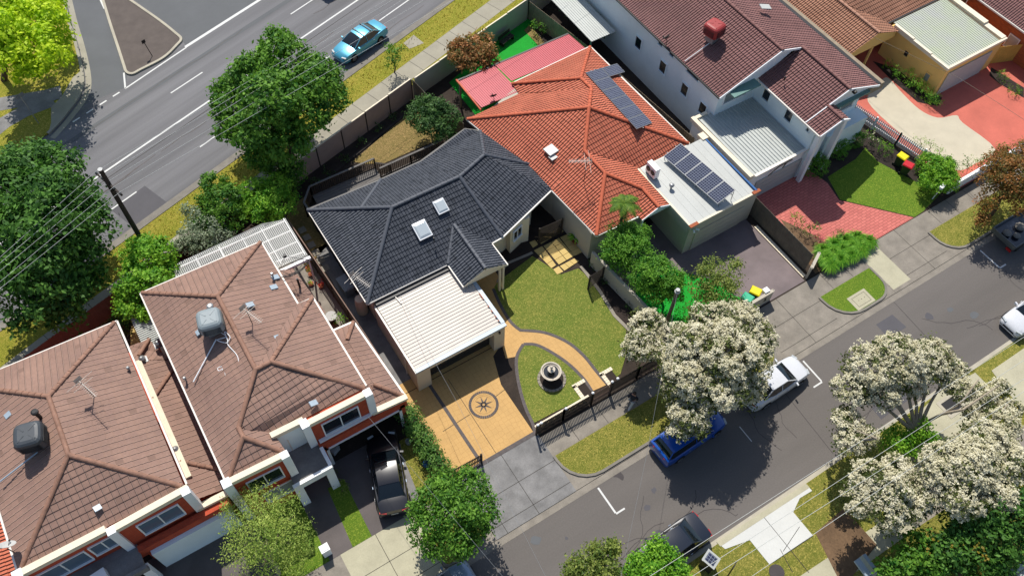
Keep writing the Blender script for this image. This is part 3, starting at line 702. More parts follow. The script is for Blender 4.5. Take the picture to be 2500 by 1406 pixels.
# ================================================================ BUILDINGS
def walls(parent, pts, z0, z1, m, name='wall'): mb = MB(); mb.prism(pts, z0, z1); return mb.build(name, m, parent)
def ribs(parent, name, x0, x1, y0, y1, z0, z1, m, pitch=.2, along='Y', w=.055, h=.045):
    "metal sheet from y0 (z0) to y1 (z1) with raised ribs"
    mb = MB(); za = lambda x, y: z0+(z1-z0)*(y-y0)/(y1-y0)
    mb.poly([(x0, y0, za(0, y0)), (x1, y0, za(0, y0)), (x1, y1, za(0, y1)), (x0, y1, za(0, y1))])
    mb.poly([(x0, y0, z0-.05), (x1, y0, z0-.05), (x1, y0, z0), (x0, y0, z0)])
    if along == 'Y':
        n = int((x1-x0)/pitch)
        for k in range(n+1): x = min(x1-.03, x0+.03+k*pitch); mb.bar((x, y0, z0), (x, y1, z1), w, h)
    else:
        n = int((y1-y0)/pitch)
        for k in range(n): y = y0+.05+k*pitch; mb.bar((x0, y, za(0, y)), (x1, y, za(0, y)), w, h)
    return mb.build(name, m, parent)

# ---- grey tiled house in the middle
G = thing('tiled_house', 'low house with dark grey hipped tile roof, two white skylights and ribbed garage roof', 'house', (14, 30, 0))
ze = 2.9
a, b, c, d2, f, g = (7.45, 34.9, ze), (7.5, 26.6, ze), (13.1, 26.6, ze), (16.12, 26.6, ze), (17.05, 26.65, ze), (21.87, 28.27, ze)
i_, T_, h_, V_, S_ = (21.83, 30.75, ze), (20.5, 35.1, ze), (19.7, 35.78, ze), (15.63, 34.75, ze), (12.6, 34.72, ze)
P1, J, K = W(957, 507, 4.66), W(1122, 432, 4.62), W(1182, 379, 4.55); Q = W(882, 509, 3.92)
gr = roof(G, [[b, c, d2, f, J, P1], [a, b, P1, Q], [f, g, K, J], [g, i_, K], [i_, T_, K], [h_, V_, J, K, T_], [V_, S_, Q, P1, J], [S_, a, Q],
     [(13.1, 26.6, 2.98), (13.1, 24.65, 2.93), (14.62, 24.65, 3.66), (14.62, 28.5, 3.74)], [(16.15, 24.65, 2.93), (16.15, 26.65, 2.98), (14.62, 28.5, 3.74), (14.62, 24.65, 3.66)]],
     'tile_grey', 'cap_grey', [(P1, b), (a, Q), (Q, P1), (P1, J), (J, K), (J, f), (K, i_), (K, T_), (S_, Q), ((14.62, 24.65, 3.68), (14.62, 28.45, 3.76)), ((13.1, 26.6, 2.9), (14.55, 28.4, 3.62))], r=.12)
walls(G, [(7.95, 27.05), (13.5, 27.05), (13.5, 27.3), (17.0, 27.3), (17.6, 27.35), (20.4, 28.3), (20.4, 30.6), (19.6, 34.3), (18.6, 35.0), (15.8, 34.2), (7.95, 34.2)], 0, 2.84, 'render_cream')
walls(G, [(17.9, 26.95), (19.0, 27.3), (19.5, 27.2), (19.9, 28.1), (17.9, 27.5)], 0, 2.6, 'render_cream')
gutter(G, [a, b, c], ze, 'gutter_white'); gutter(G, [(13.06, 26.6), (13.06, 24.62)], ze, 'gutter_white'); gutter(G, [(16.2, 24.62), (16.2, 26.55), (17.05, 26.6), (21.9, 28.22), (21.88, 30.8)], ze, 'gutter_white')
gutter(G, [(20.5, 35.16), (19.7, 35.85), (15.63, 34.82), (12.6, 34.8), (7.4, 34.98)], ze, 'gutter_dark')
mb = MB()
for y in (24.72,): mb.poly([(13.12, y, 2.75), (16.12, y, 2.75), (16.12, y, 2.9), (14.62, y, 3.5), (13.12, y, 2.9)])
mb.bar((13.12, 24.66, 2.78), (14.62, 24.66, 3.46), .05, .16); mb.bar((14.62, 24.66, 3.46), (16.12, 24.66, 2.78), .05, .16); mb.box(13.2, 16.05, 24.75, 24.95, 2.6, 2.78)
mb.build('gable', 'render_cream', G)
for x in (15.7, 15.95): mb = MB(); mb.box(x, x+.12, 24.75, 24.9, 0, 2.62); mb.build('porch_post', 'render_cream', G)
window(G, (14.8, 27.29, 1.5), (0, -1), 1.4, 1.3, name='window'); window(G, (18.5, 27.08, 1.75), (.32, -1), .9, 1.0)
for k, (x0, x1, y0, y1) in enumerate(((12.17, 13.08, 28.45, 29.52), (14.05, 14.8, 29.35, 30.2))):
    def zr(y): return 2.9+(y-26.6)*math.tan(R(22))+.07
    mb = MB(); x = .0; P = [(x0, y0, zr(y0)), (x1, y0, zr(y0)), (x1, y1, zr(y1)), (x0, y1, zr(y1))]; up = Vector((0, -.37, .93))*.16
    Q4 = [Vector(p)+up for p in P]; cc = sum(Q4, Vector())/4; rim = [q.lerp(cc, .1) for q in Q4]; top = [q.lerp(cc, .35)+up*.35 for q in Q4]
    for n in range(4): mb.poly([P[n], P[(n+1) % 4], Q4[(n+1) % 4], Q4[n]]); mb.poly([Q4[n], Q4[(n+1) % 4], rim[(n+1) % 4], rim[n]])
    sk = mb.build('skylight', 'white_paint', gr); mb = MB()
    for n in range(4): mb.poly([rim[n], rim[(n+1) % 4], top[(n+1) % 4], top[n]])
    mb.poly(top); mb.build('dome', 'skylight_acrylic', sk)
mb = MB(); p = W(1060, 592, 3.75); mb.tube(p, p+Vector((0, 0, .5)), .04); mb.build('vent_pipe', 'black_metal', gr)
# attached carport / garage
ribs(G, 'garage_roof', 7.95, 13.75, 21.4, 26.35, 2.46, 2.58, 'white_metal', .225, 'X', .045, .032)
mb = MB(); mb.box(7.95, 13.1, 26.3, 26.62, 2.3, 2.72); mb.build('box_gutter', 'gutter_dark', G)
walls(G, rect(7.86, 8.0, 22.0, 26.6), 0, 2.45, 'render_beige'); walls(G, rect(13.72, 13.86, 22.0, 26.6), 0, 2.45, 'render_beige')
walls(G, rect(7.86, 8.75, 21.2, 22.0), 0, 2.44, 'render_beige', 'pillar'); walls(G, rect(13.15, 13.9, 21.2, 22.0), 0, 2.44, 'render_beige', 'pillar')
mb = MB(); mb.box(8.75, 13.15, 21.22, 21.6, 2.02, 2.43); mb.build('lintel', 'render_cream', G)
mb = MB(); mb.box(7.86, 13.98, 21.12, 21.38, 2.44, 2.56); mb.box(13.76, 14.0, 21.38, 24.9, 2.44, 2.58); mb.build('gutter', 'blue_metal', G)
mb = MB(); mb.box(7.8, 7.92, 21.15, 26.4, 2.38, 2.5); mb.tube((7.82, 22.6, .1), (7.82, 22.6, 2.4), .05); mb.build('gutter', 'gutter_white', G)
mb = MB(); [mb.box(8.75, 13.15, 21.75, 21.8, .06+k*.48, .5+k*.48) for k in range(4)]; mb.build('garage_door', 'gutter_dark', G)
for y, w in ((23.4, .5), (22.75, .16), (22.35, .16), (21.9, .16), (21.6, .1)): MB().box(13.7, 13.755, y, y+w, 2.56, 2.6).build('rust_patch', 'terracotta', G)
mb = MB(); mb.box(13.45, 13.55, 21.1, 21.2, 1.95, 2.15); mb.build('wall_lamp', 'black_metal', G)
mb = MB(); mb.bar((9.2, 26.4, 2.64), (9.3, 25.7, 2.62), .05, .05); mb.build('downpipe', 'gutter_white', G)
# dark deck with railing behind it
D = thing('timber_deck', 'raised dark timber deck with black baluster railing behind the grey tiled house', 'deck', (12, 36.5, 0))
mb = MB()
for k in range(14): y = 34.7+k*.225; mb.box(8.0 if y < 36.9 else 8.6, 13.45, y, y+.2, .62, .66)
for k in range(9): y = 34.9+k*.225; mb.box(13.45, 18.6, y, y+.2, .62, .66)
mb.build('deck_boards', 'deck_board', D)
def railing(pts, zb, zt, par, m='timber_dark', cap='deck_board', gap=.14):
    mb = MB(); cb = MB()
    for p, q in zip(pts, pts[1:]):
        p, q = Vector((*p, 0)), Vector((*q, 0)); n = int((q-p).length/gap); d = (q-p)/n
        for k in range(n): r = p+d*k; mb.box(r.x-.02, r.x+.02, r.y-.02, r.y+.02, zb+.05, zt)
        mb.bar((p.x, p.y, zb+.05), (q.x, q.y, zb+.05), .04, .07); cb.bar((p.x, p.y, zt), (q.x, q.y, zt), .13, .04)
        for e in (p, q): mb.box(e.x-.05, e.x+.05, e.y-.05, e.y+.05, 0, zt+.02)
    mb.build('balusters', m, par); cb.build('handrail', cap, par)
railing([(7.75, 35.2), (7.7, 36.7), (8.6, 37.75), (13.45, 37.75)], .62, 1.6, D)
railing([(13.4, 36.75), (15.8, 36.78), (18.4, 36.8)], .62, 1.6, D)
railing([(13.45, 37.7), (14.3, 37.0)], .25, 1.2, D, cap='timber_dark')
walls(D, rect(7.75, 8.0, 28, 36), 0, .6, 'timber_dark', 'lattice_base')
mb = MB()
for k in range(60):
    t = k/60; p = W(800, 500, .9).lerp(W(885, 470, .9), t); mb.ball(p+Vector((random.uniform(-.3, .3), random.uniform(-.45, .3), -.3)), random.uniform(.08, .22), 5, sz=.5)
tag(mb.build('tarpaulin', 'black_metal'), 'crumpled black tarpaulin lying on the timber deck', 'tarpaulin')

# ---- red tiled house
H = thing('tiled_house', 'house with orange red hipped tile roof and pink metal verandah roof', 'house', (27, 31, 0))
NW, SW, WB = (20.3, 36.55, ze), (22.25, 23.6, ze), (21.87, 28.2, ze)
R1 = Vector((26.85, 31.4, 5.1)); Ra = Vector((24.9, 28.95, 4.2)); R2 = Vector((28.2, 33.0, 4.85)); R3 = Vector((28.3, 34.4, 4.6)); Rb = Vector((25.0, 26.75, 4.1)); Rc = Vector((26.75, 24.8, 3.45)); Rd = Vector((26.75, 23.05, 3.42))
rr = roof(H, [[(28.0, 26.7, ze), (32.25, 26.75, ze), R1, Ra], [WB, NW, R1, Ra], [SW, WB, Ra, Rb], [NW, (24.8, 36.8, ze), R2, R1], [(24.75, 36.8, ze), (24.85, 37.9, ze), R3, R2],
     [(31.95, 38.2, ze), (24.85, 37.9, ze), R3], [(32.25, 26.75, ze), (31.95, 38.2, ze), R3, R2, R1], [SW, (25.5, 23.5, ze), Rc, Rb],
     [(27.95, 23.1, ze), (28.0, 26.7, ze), Ra, Rb, Rc, Rd], [(25.5, 23.5, ze), (25.5, 23.05, ze), Rd, Rc]],
     'tile_red', 'cap_red', [(R1, (32.25, 26.75, ze)), (R1, NW), (R1, Ra), (R1, R2), (R2, R3), (R3, (31.95, 38.2, ze)), (R3, (24.85, 37.9, ze)), (Ra, Rb), (Rb, SW), (Rb, Rc), (Rc, Rd)], r=.12)
walls(H, [(22.1, 23.9), (25.4, 23.9), (27.6, 24.6), (27.6, 27.1), (31.8, 27.1), (31.6, 37.8), (24.9, 37.5), (20.9, 36.2), (22.05, 28.2)], 0, 2.84, 'render_grey')
gutter(H, [NW, WB, SW, (25.45, 23.45, 0)], ze, 'gutter_white'); gutter(H, [(28.05, 26.65, 0), (32.3, 26.7, 0), (32.0, 38.25, 0), (24.85, 37.95, 0)], ze, 'gutter_white')
mb = MB(); mb.poly([(25.55, 23.1, 2.8), (27.95, 23.1, 2.8), (27.95, 23.1, 2.92), (26.75, 23.1, 3.4), (25.55, 23.1, 2.92)]); mb.bar((25.5, 23.04, 2.82), (26.75, 23.04, 3.34), .05, .14); mb.bar((26.75, 23.04, 3.34), (28, 23.04, 2.82), .05, .14)
mb.build('gable', 'white_paint', H)
mb = MB(); mb.box(25.6, 25.75, 23.15, 23.3, 0, 2.8); mb.build('porch_post', 'white_paint', H)
mb = MB(); p = W(1345, 368, 3.75); q = p+Vector((.1, .35, .12)); mb.obox(p, (1, .1, .05), .75, .75, .1); mb.obox(p+Vector((-.15, -.5, -.12)), (1, .1, 0), .5, .4, .06); mb.build('skylight', 'pale_metal', rr)
# verandah: two sheets of pink metal
ribs(H, 'verandah_roof', 21.75, 24.95, 37.05, 40.45, 2.85, 2.55, 'pink_metal', .16, 'Y', .04, .03)
ribs(H, 'verandah_roof', 24.98, 31.6, 38.2, 40.5, 2.86, 2.58, 'pink_metal', .16, 'Y', .04, .03)
gutter(H, [(21.7, 40.5, 0), (31.6, 40.55, 0)], 2.62, 'gutter_dark'); gutter(H, [(21.7, 37, 0), (21.7, 40.5, 0)], 2.75, 'cap_red')
for x in (21.85, 25.0, 28.2, 31.3): mb = MB(); mb.box(x-.06, x+.06, 40.2, 40.32, 0, 2.55); mb.build('verandah_post', 'timber_pale', H)
# its flat roofed garage
walls(H, rect(27.75, 33.55, 20.95, 26.6), 0, 2.95, 'render_grey', 'garage_wall')
ribs(H, 'garage_roof', 27.85, 33.3, 21.05, 26.5, 3.0, 3.12, 'pale_metal', .55, 'Y', .02, .012)
for q in ((27.7, 27.84, 20.9, 26.6, 2.95, 3.1), (27.84, 33.6, 20.88, 21.02, 2.95, 3.06), (33.1, 33.6, 26.3, 26.9, 2.9, 3.2)): MB().box(*q).build('parapet_cap', 'cap_cream', H)
for q in ((27.68, 28.35, 20.82, 21.06, 3.06, 3.12), (33.0, 33.62, 20.82, 21.06, 3.06, 3.14)): MB().box(*q).build('parapet_end', 'terracotta', H)
mb = MB(); mb.box(33.3, 33.42, 21, 26.5, 2.9, 3.16); mb.build('flashing', 'sky_blue_cloth', H)
mb = MB(); [mb.box(28.4, 32.6, 20.9, 20.94, .05+k*.5, .52+k*.5) for k in range(4)]; mb.build('garage_door', 'render_grey', H)
mb = MB(); mb.tube((28.1, 20.9, 2.5), (28.0, 20.7, 2.55), .07); mb.tube((28.3, 20.9, 2.5), (28.4, 20.7, 2.55), .07); mb.build('wall_lamp', 'white_paint', H)
walls(H, rect(27.7, 27.85, 21, 23.5), 2.3, 2.9, 'render_grey')

# ---- white two storey house, maroon tiles
N = thing('tiled_house', 'tall white rendered house with a maroon tiled gable roof and square windows down its side', 'house', (40, 30, 0))
zu = 5.2; A0 = Vector((40.0, 27.5, 7.1)); A1 = Vector((40.0, 52, 7.1)); zE = 5.15
nr = roof(N, [[(35.0, 27.5, zu), (35.0, 52, zu), A1, A0], [(45.4, 52, zE), (45.4, 22.8, zE), (42.0, 22.8, 6.45), (42.0, 27.5, 6.48), A0, A1],
     [(38.5, 27.6, zu-.02), (38.5, 22.8, zu-.02), (42.0, 22.8, 6.45), (42.0, 27.6, 6.48)], [(38.5, 22.8, zu-.02), (38.5, 21.35, zu-.02), (40.25, 21.35, 5.78), (40.25, 22.8, 5.78)],
     [(41.0, 21.4, 5.45), (41.0, 22.85, 5.45), (40.25, 22.85, 5.78), (40.25, 21.4, 5.78)]], 'tile_maroon', 'cap_maroon', [(A0, A1), ((42, 22.8, 6.47), (42, 27.5, 6.5)), ((40.25, 21.4, 5.8), (40.25, 22.8, 5.8))], r=.12)
walls(N, [(35.3, 27.8), (38.9, 27.8), (38.9, 22.0), (40.3, 22.0), (40.3, 23.4), (44.9, 23.4), (44.9, 52), (35.3, 52)], 0, 5.14, 'render_blue')
gutter(N, [(34.95, 27.5, 0), (34.95, 52, 0)], zu, 'gutter_dark', .1, .1); gutter(N, [(38.45, 27.4, 0), (38.45, 21.35, 0)], zu-.02, 'gutter_white'); gutter(N, [(45.5, 22.8, 0), (45.5, 52, 0)], 5.2, 'black_metal', .28)
mb = MB()
mb.poly([(35.2, 27.62, 5.1), (38.9, 27.62, 5.1), (41.4, 27.62, 6.5), (40, 27.62, 7.0), (35.2, 27.62, 5.2)]); mb.poly([(38.6, 22.95, 5.1), (45.3, 22.95, 5.1), (42, 22.95, 6.4)])
for p, q in (((35, 27.46, 5.08), (40, 27.46, 6.98)), ((40, 27.46, 6.98), (41.9, 27.46, 6.36)), ((38.5, 22.74, 5.08), (42, 22.74, 6.33)), ((42, 22.74, 6.33), (45.4, 22.74, 5.03)), ((38.5, 21.3, 5.05), (40.25, 21.3, 5.65)), ((40.25, 21.3, 5.65), (41, 21.3, 5.32))): mb.bar(p, q, .06, .16)
mb.build('gable', 'render_white', N)
for y, z in ((36.6, 3.0), (33.6, 3.0), (31.0, 2.9), (28.9, 2.8)): window(N, (35.3, y, z), (-1, 0), .8, 1.1, frame='render_blue', mull=0)
for y, w in ((34.3, .6), (33.0, .6), (30.6, 1.4)): window(N, (35.3, y, 4.75), (-1, 0), w, .55, frame='render_blue', mull=0)
for y in (26.7, 24.4): window(N, (38.9, y, 4.2), (-1, 0), .75, 1.0, frame='render_blue', mull=0)
window(N, (38.9, 22.6, 4.5), (-1, 0), .35, .5, frame='render_blue', mull=0)
window(N, (36.9, 27.8, 4.5), (0, -1), 2.2, 1.2, frame='white_paint', pane='curtain', mull=0)
mb = MB(); mb.obox((36.95, 27.35, 5.25), (1, 0, 0), 2.4, .9, .1); mb.build('awning', 'gutter_green', N)
window(N, (43.0, 23.4, 4.0), (0, -1), 2.6, 1.5, frame='white_paint', pane='curtain', mull=1)
mb = MB(); mb.obox((43.0, 23.0, 5.0), (1, 0, 0), 3.0, .7, .12); mb.build('awning', 'gutter_green', N)
for q in ((41.1, 41.45, 21.6, 22.0, 0, 5.0), (38.8, 39.1, 21.5, 21.8, 0, 5.1)): MB().box(*q).build('porch_post', 'render_white', N)
walls(N, rect(41.3, 45.2, 22.3, 23.4), 0, 2.6, 'render_blue')
p = W(1848, 95, 6.6); mb = MB(); mb.lathe(p, [(.0, .3), (.2, .28), (.24, .2), (.12, .12), (.12, -.2)], 14); mb.build('roof_vent', 'black_metal', nr)
mb = MB(); mb.obox(W(1868, 18, 6.9), (.9, -.3, -.2), .8, .5, .06); mb.build('roof_patch', 'pale_metal', nr)
mb = MB(); p = W(1914, 197, 5.8); mb.tube(p, p+Vector((0, 0, .35)), .06); mb.build('vent_pipe', 'black_metal', nr)
mb = MB(); p = W(2083, 222, 6.1); mb.tube(p, p+Vector((0, -.25, 0)), .14); mb.build('alarm_siren', 'black_metal', N)
mb = MB(); mb.box(44.7, 46.2, 22.9, 52, 4.4, 4.95); mb.build('side_parapet', 'timber_pale', N)
# garage of the white house
walls(N, rect(33.85, 39.4, 22.15, 28.25), 0, 2.85, 'render_white', 'garage_wall')
ribs(N, 'garage_roof', 34.15, 38.85, 22.2, 28.1, 2.95, 3.05, 'grey_metal', .27, 'Y', .05, .06)
mb = MB(); mb.box(33.7, 34.0, 22.05, 28.4, 2.85, 3.2); mb.box(34.0, 35.0, 28.1, 28.35, 2.85, 3.2); mb.build('parapet_cap', 'cap_cream', N)
gutter(N, [(34.2, 22.08, 0), (39.4, 22.08, 0)], 3.02, 'gutter_white', .2, .14)
mb = MB(); [mb.box(34.7, 38.9, 22.08, 22.13, .05+k*.5, .52+k*.5) for k in range(4)]; mb.build('garage_door', 'cloth_pale', N)
mb = MB(); mb.bar((35.6, 22.0, 2.2), (36.4, 22.0, 2.7), .05, .08); mb.bar((36.4, 22.0, 2.7), (37.6, 22.0, 2.7), .05, .08); mb.bar((36.9, 22.0, 2.3), (37.2, 22.0, 2.8), .05, .08); mb.build('gable_trim', 'timber_grey', N)
ribs(N, 'patio_roof', 32.6, 34.9, 38.9, 46, 2.6, 2.7, 'grey_metal', .2, 'Y', .03, .03)
mb = MB(); mb.box(32.65, 32.75, 39.0, 39.1, 0, 2.6); mb.build('patio_post', 'gutter_green', N)

# ---- yellow house and garage
Y = thing('tiled_house', 'pale yellow rendered house with a tan tiled gable roof beside a flat roofed garage', 'house', (53, 30, 0))
roof(Y, [[(48.15, 44, 3.0), (48.15, 27.4, 3.0), (50.8, 27.4, 3.95), (50.8, 44, 3.95)], [(53.45, 27.4, 2.95), (53.45, 28.7, 2.95), (50.8, 31.5, 3.95), (50.8, 27.4, 3.95)],
     [(53.3, 28.6, 2.95), (60.5, 28.6, 2.95), (60.5, 36, 5.2), (50.9, 36, 5.2), (50.9, 31.3, 3.95)]], 'tile_tan', 'cap_tan', [((50.8, 27.4, 3.97), (50.8, 44, 3.97))], r=.12)
walls(Y, [(48.5, 30), (53.1, 30), (53.1, 29), (60, 29), (60, 44), (48.5, 44)], 0, 2.85, 'render_yellow')
mb = MB(); mb.poly([(48.3, 27.5, 2.5), (53.3, 27.5, 2.5), (53.3, 27.5, 2.95), (50.8, 27.5, 3.85), (48.3, 27.5, 2.95)]); mb.box(48.2, 53.3, 27.55, 27.7, 2.35, 2.6); mb.build('gable', 'render_yellow', Y)
for x in (48.6, 51.0): mb = MB(); mb.box(x, x+.14, 27.5, 27.65, 0, 2.45); mb.build('porch_post', 'render_yellow', Y)
mb = MB(); mb.box(47.9, 48.12, 27.3, 44, 2.85, 3.05); mb.build('fascia', 'render_yellow', Y); gutter(Y, [(53.4, 28.5, 0), (60.4, 28.5, 0)], 3.0, 'gutter_dark')
mb = MB(); p = W(2135, 84, 3.3); mb.tube(p, p+Vector((.05, -.3, .0)), .1); mb.build('flood_lamp', 'black_metal', Y)
walls(Y, rect(53.65, 60.0, 22.6, 28.3), 0, 2.8, 'render_yellow', 'garage_wall')
ribs(Y, 'garage_roof', 53.75, 59.45, 22.7, 28.3, 2.95, 3.05, 'green_metal', .21, 'Y', .035, .035)
mb = MB(); mb.box(53.5, 53.72, 22.5, 24.3, 2.8, 3.02); mb.box(53.5, 53.72, 24.3, 26.1, 2.8, 3.1); mb.box(53.5, 53.72, 26.1, 28.0, 2.8, 3.18); mb.box(53.72, 60.1, 22.5, 22.68, 2.8, 3.04)
mb.box(59.6, 60.1, 22.68, 24.5, 2.8, 3.1); mb.box(59.6, 60.1, 24.5, 28.6, 2.8, 3.25); mb.build('parapet_cap', 'cap_cream', Y)
mb = MB(); mb.box(54.1, 59.0, 22.52, 22.58, .05, 2.25); mb.build('garage_door', 'cloth_pale', Y)
window(Y, (53.65, 26.1, 1.7), (-1, 0), .5, .6, frame='render_yellow', mull=0); window(Y, (53.65, 23.7, 1.2), (-1, 0), .55, .8, frame='render_yellow', pane='curtain', mull=0)

# ---- orange brick house at the right edge
B5 = thing('brick_house', 'orange brick house with a reddish tiled roof at the far right', 'house', (68, 26, 0))
roof(B5, [[(61.9, 40, 3.0), (61.9, 17, 3.0), (67, 19, 5.1), (67, 40, 5.1)], [(61.9, 17, 3.0), (72, 17, 3.0), (67, 19, 5.1)]], 'tile_maroon', 'cap_maroon', [((61.9, 17, 3), (67, 19, 5.1))])
walls(B5, rect(62.4, 72, 17.5, 40), 0, 2.95, 'brick_orange'); gutter(B5, [(61.85, 40, 0), (61.85, 17, 0)], 3.0, 'gutter_white')
window(B5, (62.4, 22.9, 1.3), (-1, 0), 1.0, 1.2, mull=0, pane='cloth_pale'); window(B5, (62.4, 28.4, 1.5), (-1, 0), 1.2, 1.1, mull=0)

# ---- brown tiled two storey houses
def townhouse(x, label, left):
    "x: west edge of the eaves"
    B = thing('brick_house', label, 'house', (x+4, 26, 0)); X0, X1 = x, x+7.25; xm = x+3.63; zt = 6.42
    return B, X0, X1, xm, zt
B, X0, X1, xm, zt = townhouse(-3.55, 'brown tiled red brick house whose open garage faces the black sedan', 0)
pk, pj = Vector((.08, 29.1, zt)), Vector((.08, 23.8, zt)); pr = Vector((.95, 23.85, 6.35)); nt_, nb = (3.7, 27.3, 5), (4.62, 27.25, 5)
k2 = Vector((-1.95, 21.55, 5.75)); k3 = Vector((-1.95, 20.95, 5.75))
br = roof(B, [[(3.65, 32.45, 5), (-3.55, 32.6, 5), pk], [(-3.55, 32.6, 5), (-3.6, 19.5, 5), k3, k2, pj, pk], [nt_, (3.65, 32.45, 5), pk, pj],
     [nb, nt_, pj, pr], [(4.7, 20.6, 5), nb, pr], [(-.6, 20.7, 5), (4.7, 20.6, 5), pr, pj, k2], [(-3.6, 19.5, 5), (-.45, 19.5, 5), k3], [(-.45, 19.5, 5), (-.6, 20.75, 5), k2, k3]],
     'tile_brown', 'cap_brown', [(pk, (-3.5, 32.6, 5)), (pk, (3.65, 32.45, 5)), (pk, pj), (pj, pr), (pr, nb), (pr, (4.6, 20.6, 5)), (pj, k2), (k2, k3), (k3, (-3.5, 19.6, 5)), (k3, (-.6, 19.6, 5))], step=.36, th=.035, r=.12)
walls(B, [(-3.4, 19.25), (-.6, 19.15), (-.6, 20.5), (1.0, 20.5), (1.0, 20.1), (4.5, 20.05), (4.4, 27.0), (3.4, 27.0), (3.4, 32.2), (-3.3, 32.2)], 2.6, 4.94, 'brick_red')
walls(B, [(-3.4, 19.2), (-.6, 19.1), (-.6, 19.5), (1.2, 19.5), (1.2, 22.2), (6.3, 22.2), (6.3, 25.8), (3.4, 25.8), (3.4, 32.2), (-3.3, 32.2)], 0, 2.6, 'brick_red')
walls(B, rect(1.2, 1.5, 19.75, 22.2), 0, 2.6, 'brick_red'); walls(B, rect(6.05, 6.35, 19.75, 22.2), 0, 2.6, 'brick_red')
walls(B, rect(1.2, 6.5, 19.75, 20.25), 2.25, 2.98, 'brick_red', 'lintel')
mb = MB(); mb.box(1.45, 1.6, 19.68, 19.8, 0, 2.3); mb.box(5.95, 6.1, 19.68, 19.8, 0, 2.3); mb.box(1.45, 6.1, 19.68, 19.8, 2.2, 2.3); mb.build('garage_frame', 'white_paint', B)
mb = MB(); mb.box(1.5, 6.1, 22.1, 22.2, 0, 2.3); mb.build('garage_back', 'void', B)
for z, pts in ((5.0, [((-3.75, 19.38), (-.4, 19.25)), ((.95, 20.2), (4.75, 20.15)), ((-.75, 20.55), (1.05, 20.5))]), (3.0, [((4.5, 20.0), (6.6, 19.85))])):
    for p, q in pts: MB().bar((*p, z), (*q, z), .32, .34 if z > 4 else .2).build('parapet', 'cap_cream', B)
for q in ((-.78, -.36, 19.0, 19.4, 2.9, 5.35), (-3.85, -3.4, 19.1, 19.6, 0, 5.35), (.78, 1.2, 19.98, 20.5, 2.7, 5.35), (4.38, 4.8, 19.9, 20.35, 2.9, 5.35)): MB().box(*q).build('corner_pier', 'render_white', B)
walls(B, rect(-.58, .98, 20.42, 20.6), 2.7, 5.0, 'render_blue', 'balcony_wall')
mb = MB(); mb.box(-.85, 1.25, 18.5, 20.4, 2.62, 2.78); mb.build('balcony_floor', 'concrete_grey', B)
mb = MB(); mb.box(-.95, 1.3, 18.35, 18.55, 2.4, 2.95); mb.box(1.15, 1.35, 18.55, 19.7, 2.4, 2.95); mb.build('balcony_upstand', 'render_white', B)
for x in (-.95, .85): MB().box(x, x+.45, 18.35, 18.75, 0, 2.4).build('portico_column', 'render_white', B)
mb = MB(); mb.tube((-.1, 20.4, 2.8), (-.1, 20.4, 4.2), .03); mb.build('downpipe', 'gutter_white', B)
window(B, (-1.95, 19.2, 3.85), (-.03, -1), 1.85, 1.35); window(B, (-1.6, 19.15, 1.75), (-.03, -1), 1.8, 1.35, pane='curtain'); window(B, (2.8, 20.07, 3.95), (-.014, -1), 2.15, 1.4)
mb = MB(); mb.box(1.3, 4.4, 19.85, 20.07, 3.05, 3.13); mb.build('sill', 'white_paint', B)
gutter(B, [(3.7, 32.5, 0), (-3.6, 32.65, 0), (-3.65, 19.6, 0)], 5, 'gutter_white', .1, .1); gutter(B, [(3.7, 32.4, 0), (3.78, 27.3, 0), (4.68, 27.28, 0), (4.76, 20.7, 0)], 5, 'gutter_white', .1, .1)
roof(B, [[(4.6, 25.9, 2.95), (6.2, 25.8, 2.95), (5.3, 24.6, 3.5), (4.6, 24.9, 3.55)], [(6.45, 20.1, 2.95), (6.2, 25.8, 2.95), (5.3, 24.6, 3.5), (5.3, 21.3, 3.5)][::1], [(4.5, 20.1, 2.95), (6.45, 20.1, 2.95), (5.3, 21.3, 3.5), (4.5, 21.6, 3.6)], [(4.5, 21.5, 3.55), (5.3, 21.3, 3.5), (5.3, 24.6, 3.5), (4.5, 24.9, 3.58)]],
     'tile_brown', 'cap_brown', [((6.2, 25.8, 2.97), (5.3, 24.6, 3.52)), ((6.45, 20.1, 2.97), (5.3, 21.3, 3.52))], .36, .035, 'lower_roof')
walls(B, [(4.4, 20.3), (6.4, 20.3), (6.15, 25.6), (4.4, 25.6)], 2.5, 2.88, 'render_white', 'side_wall')
gutter(B, [(4.6, 25.95, 0), (6.25, 25.85, 0), (6.55, 20.1, 0)], 3.0, 'gutter_white', .12, .12)
roof(B, [[(3.75, 27.4, 2.95), (5.0, 27.3, 2.95), (4.9, 32.0, 2.95), (3.7, 32, 3.3)]], 'tile_brown', 'cap_brown', [], .36, .035, 'lower_roof') if False else None
mb = MB(); courses(mb, [(5.1, 27.3, 2.9), (4.75, 31.2, 2.9), (3.8, 31.3, 3.3), (3.8, 27.4, 3.3)], .36, .035); mb.build('lower_roof', 'tile_brown', B)
walls(B, [(3.6, 27.5), (4.95, 27.5), (4.6, 31), (3.6, 31)], 0, 2.8, 'brick_red', 'side_wall')
A, X0, X1, xm, zt = townhouse(-13.3, 'brown tiled red brick house in the bottom left corner with white garage door', 0)
pk, pj = Vector((-9.45, 27.75, 6.55)), Vector((-9.5, 24.1, 6.55))
ar = roof(A, [[(-5.4, 31.5, 5), (-13.5, 31.85, 5), pk], [(-13.5, 31.85, 5), (-13.5, 20.5, 5), pj, pk], [(-5.5, 20.4, 5), (-5.4, 31.5, 5), pk, pj], [(-13.5, 20.5, 5), (-5.5, 20.4, 5), pj]],
     'tile_brown', 'cap_brown', [(pk, (-13.5, 31.85, 5)), (pk, (-5.45, 31.5, 5)), (pk, pj), (pj, (-13.4, 20.6, 5)), (pj, (-5.6, 20.5, 5))], step=.36, th=.035, r=.12)
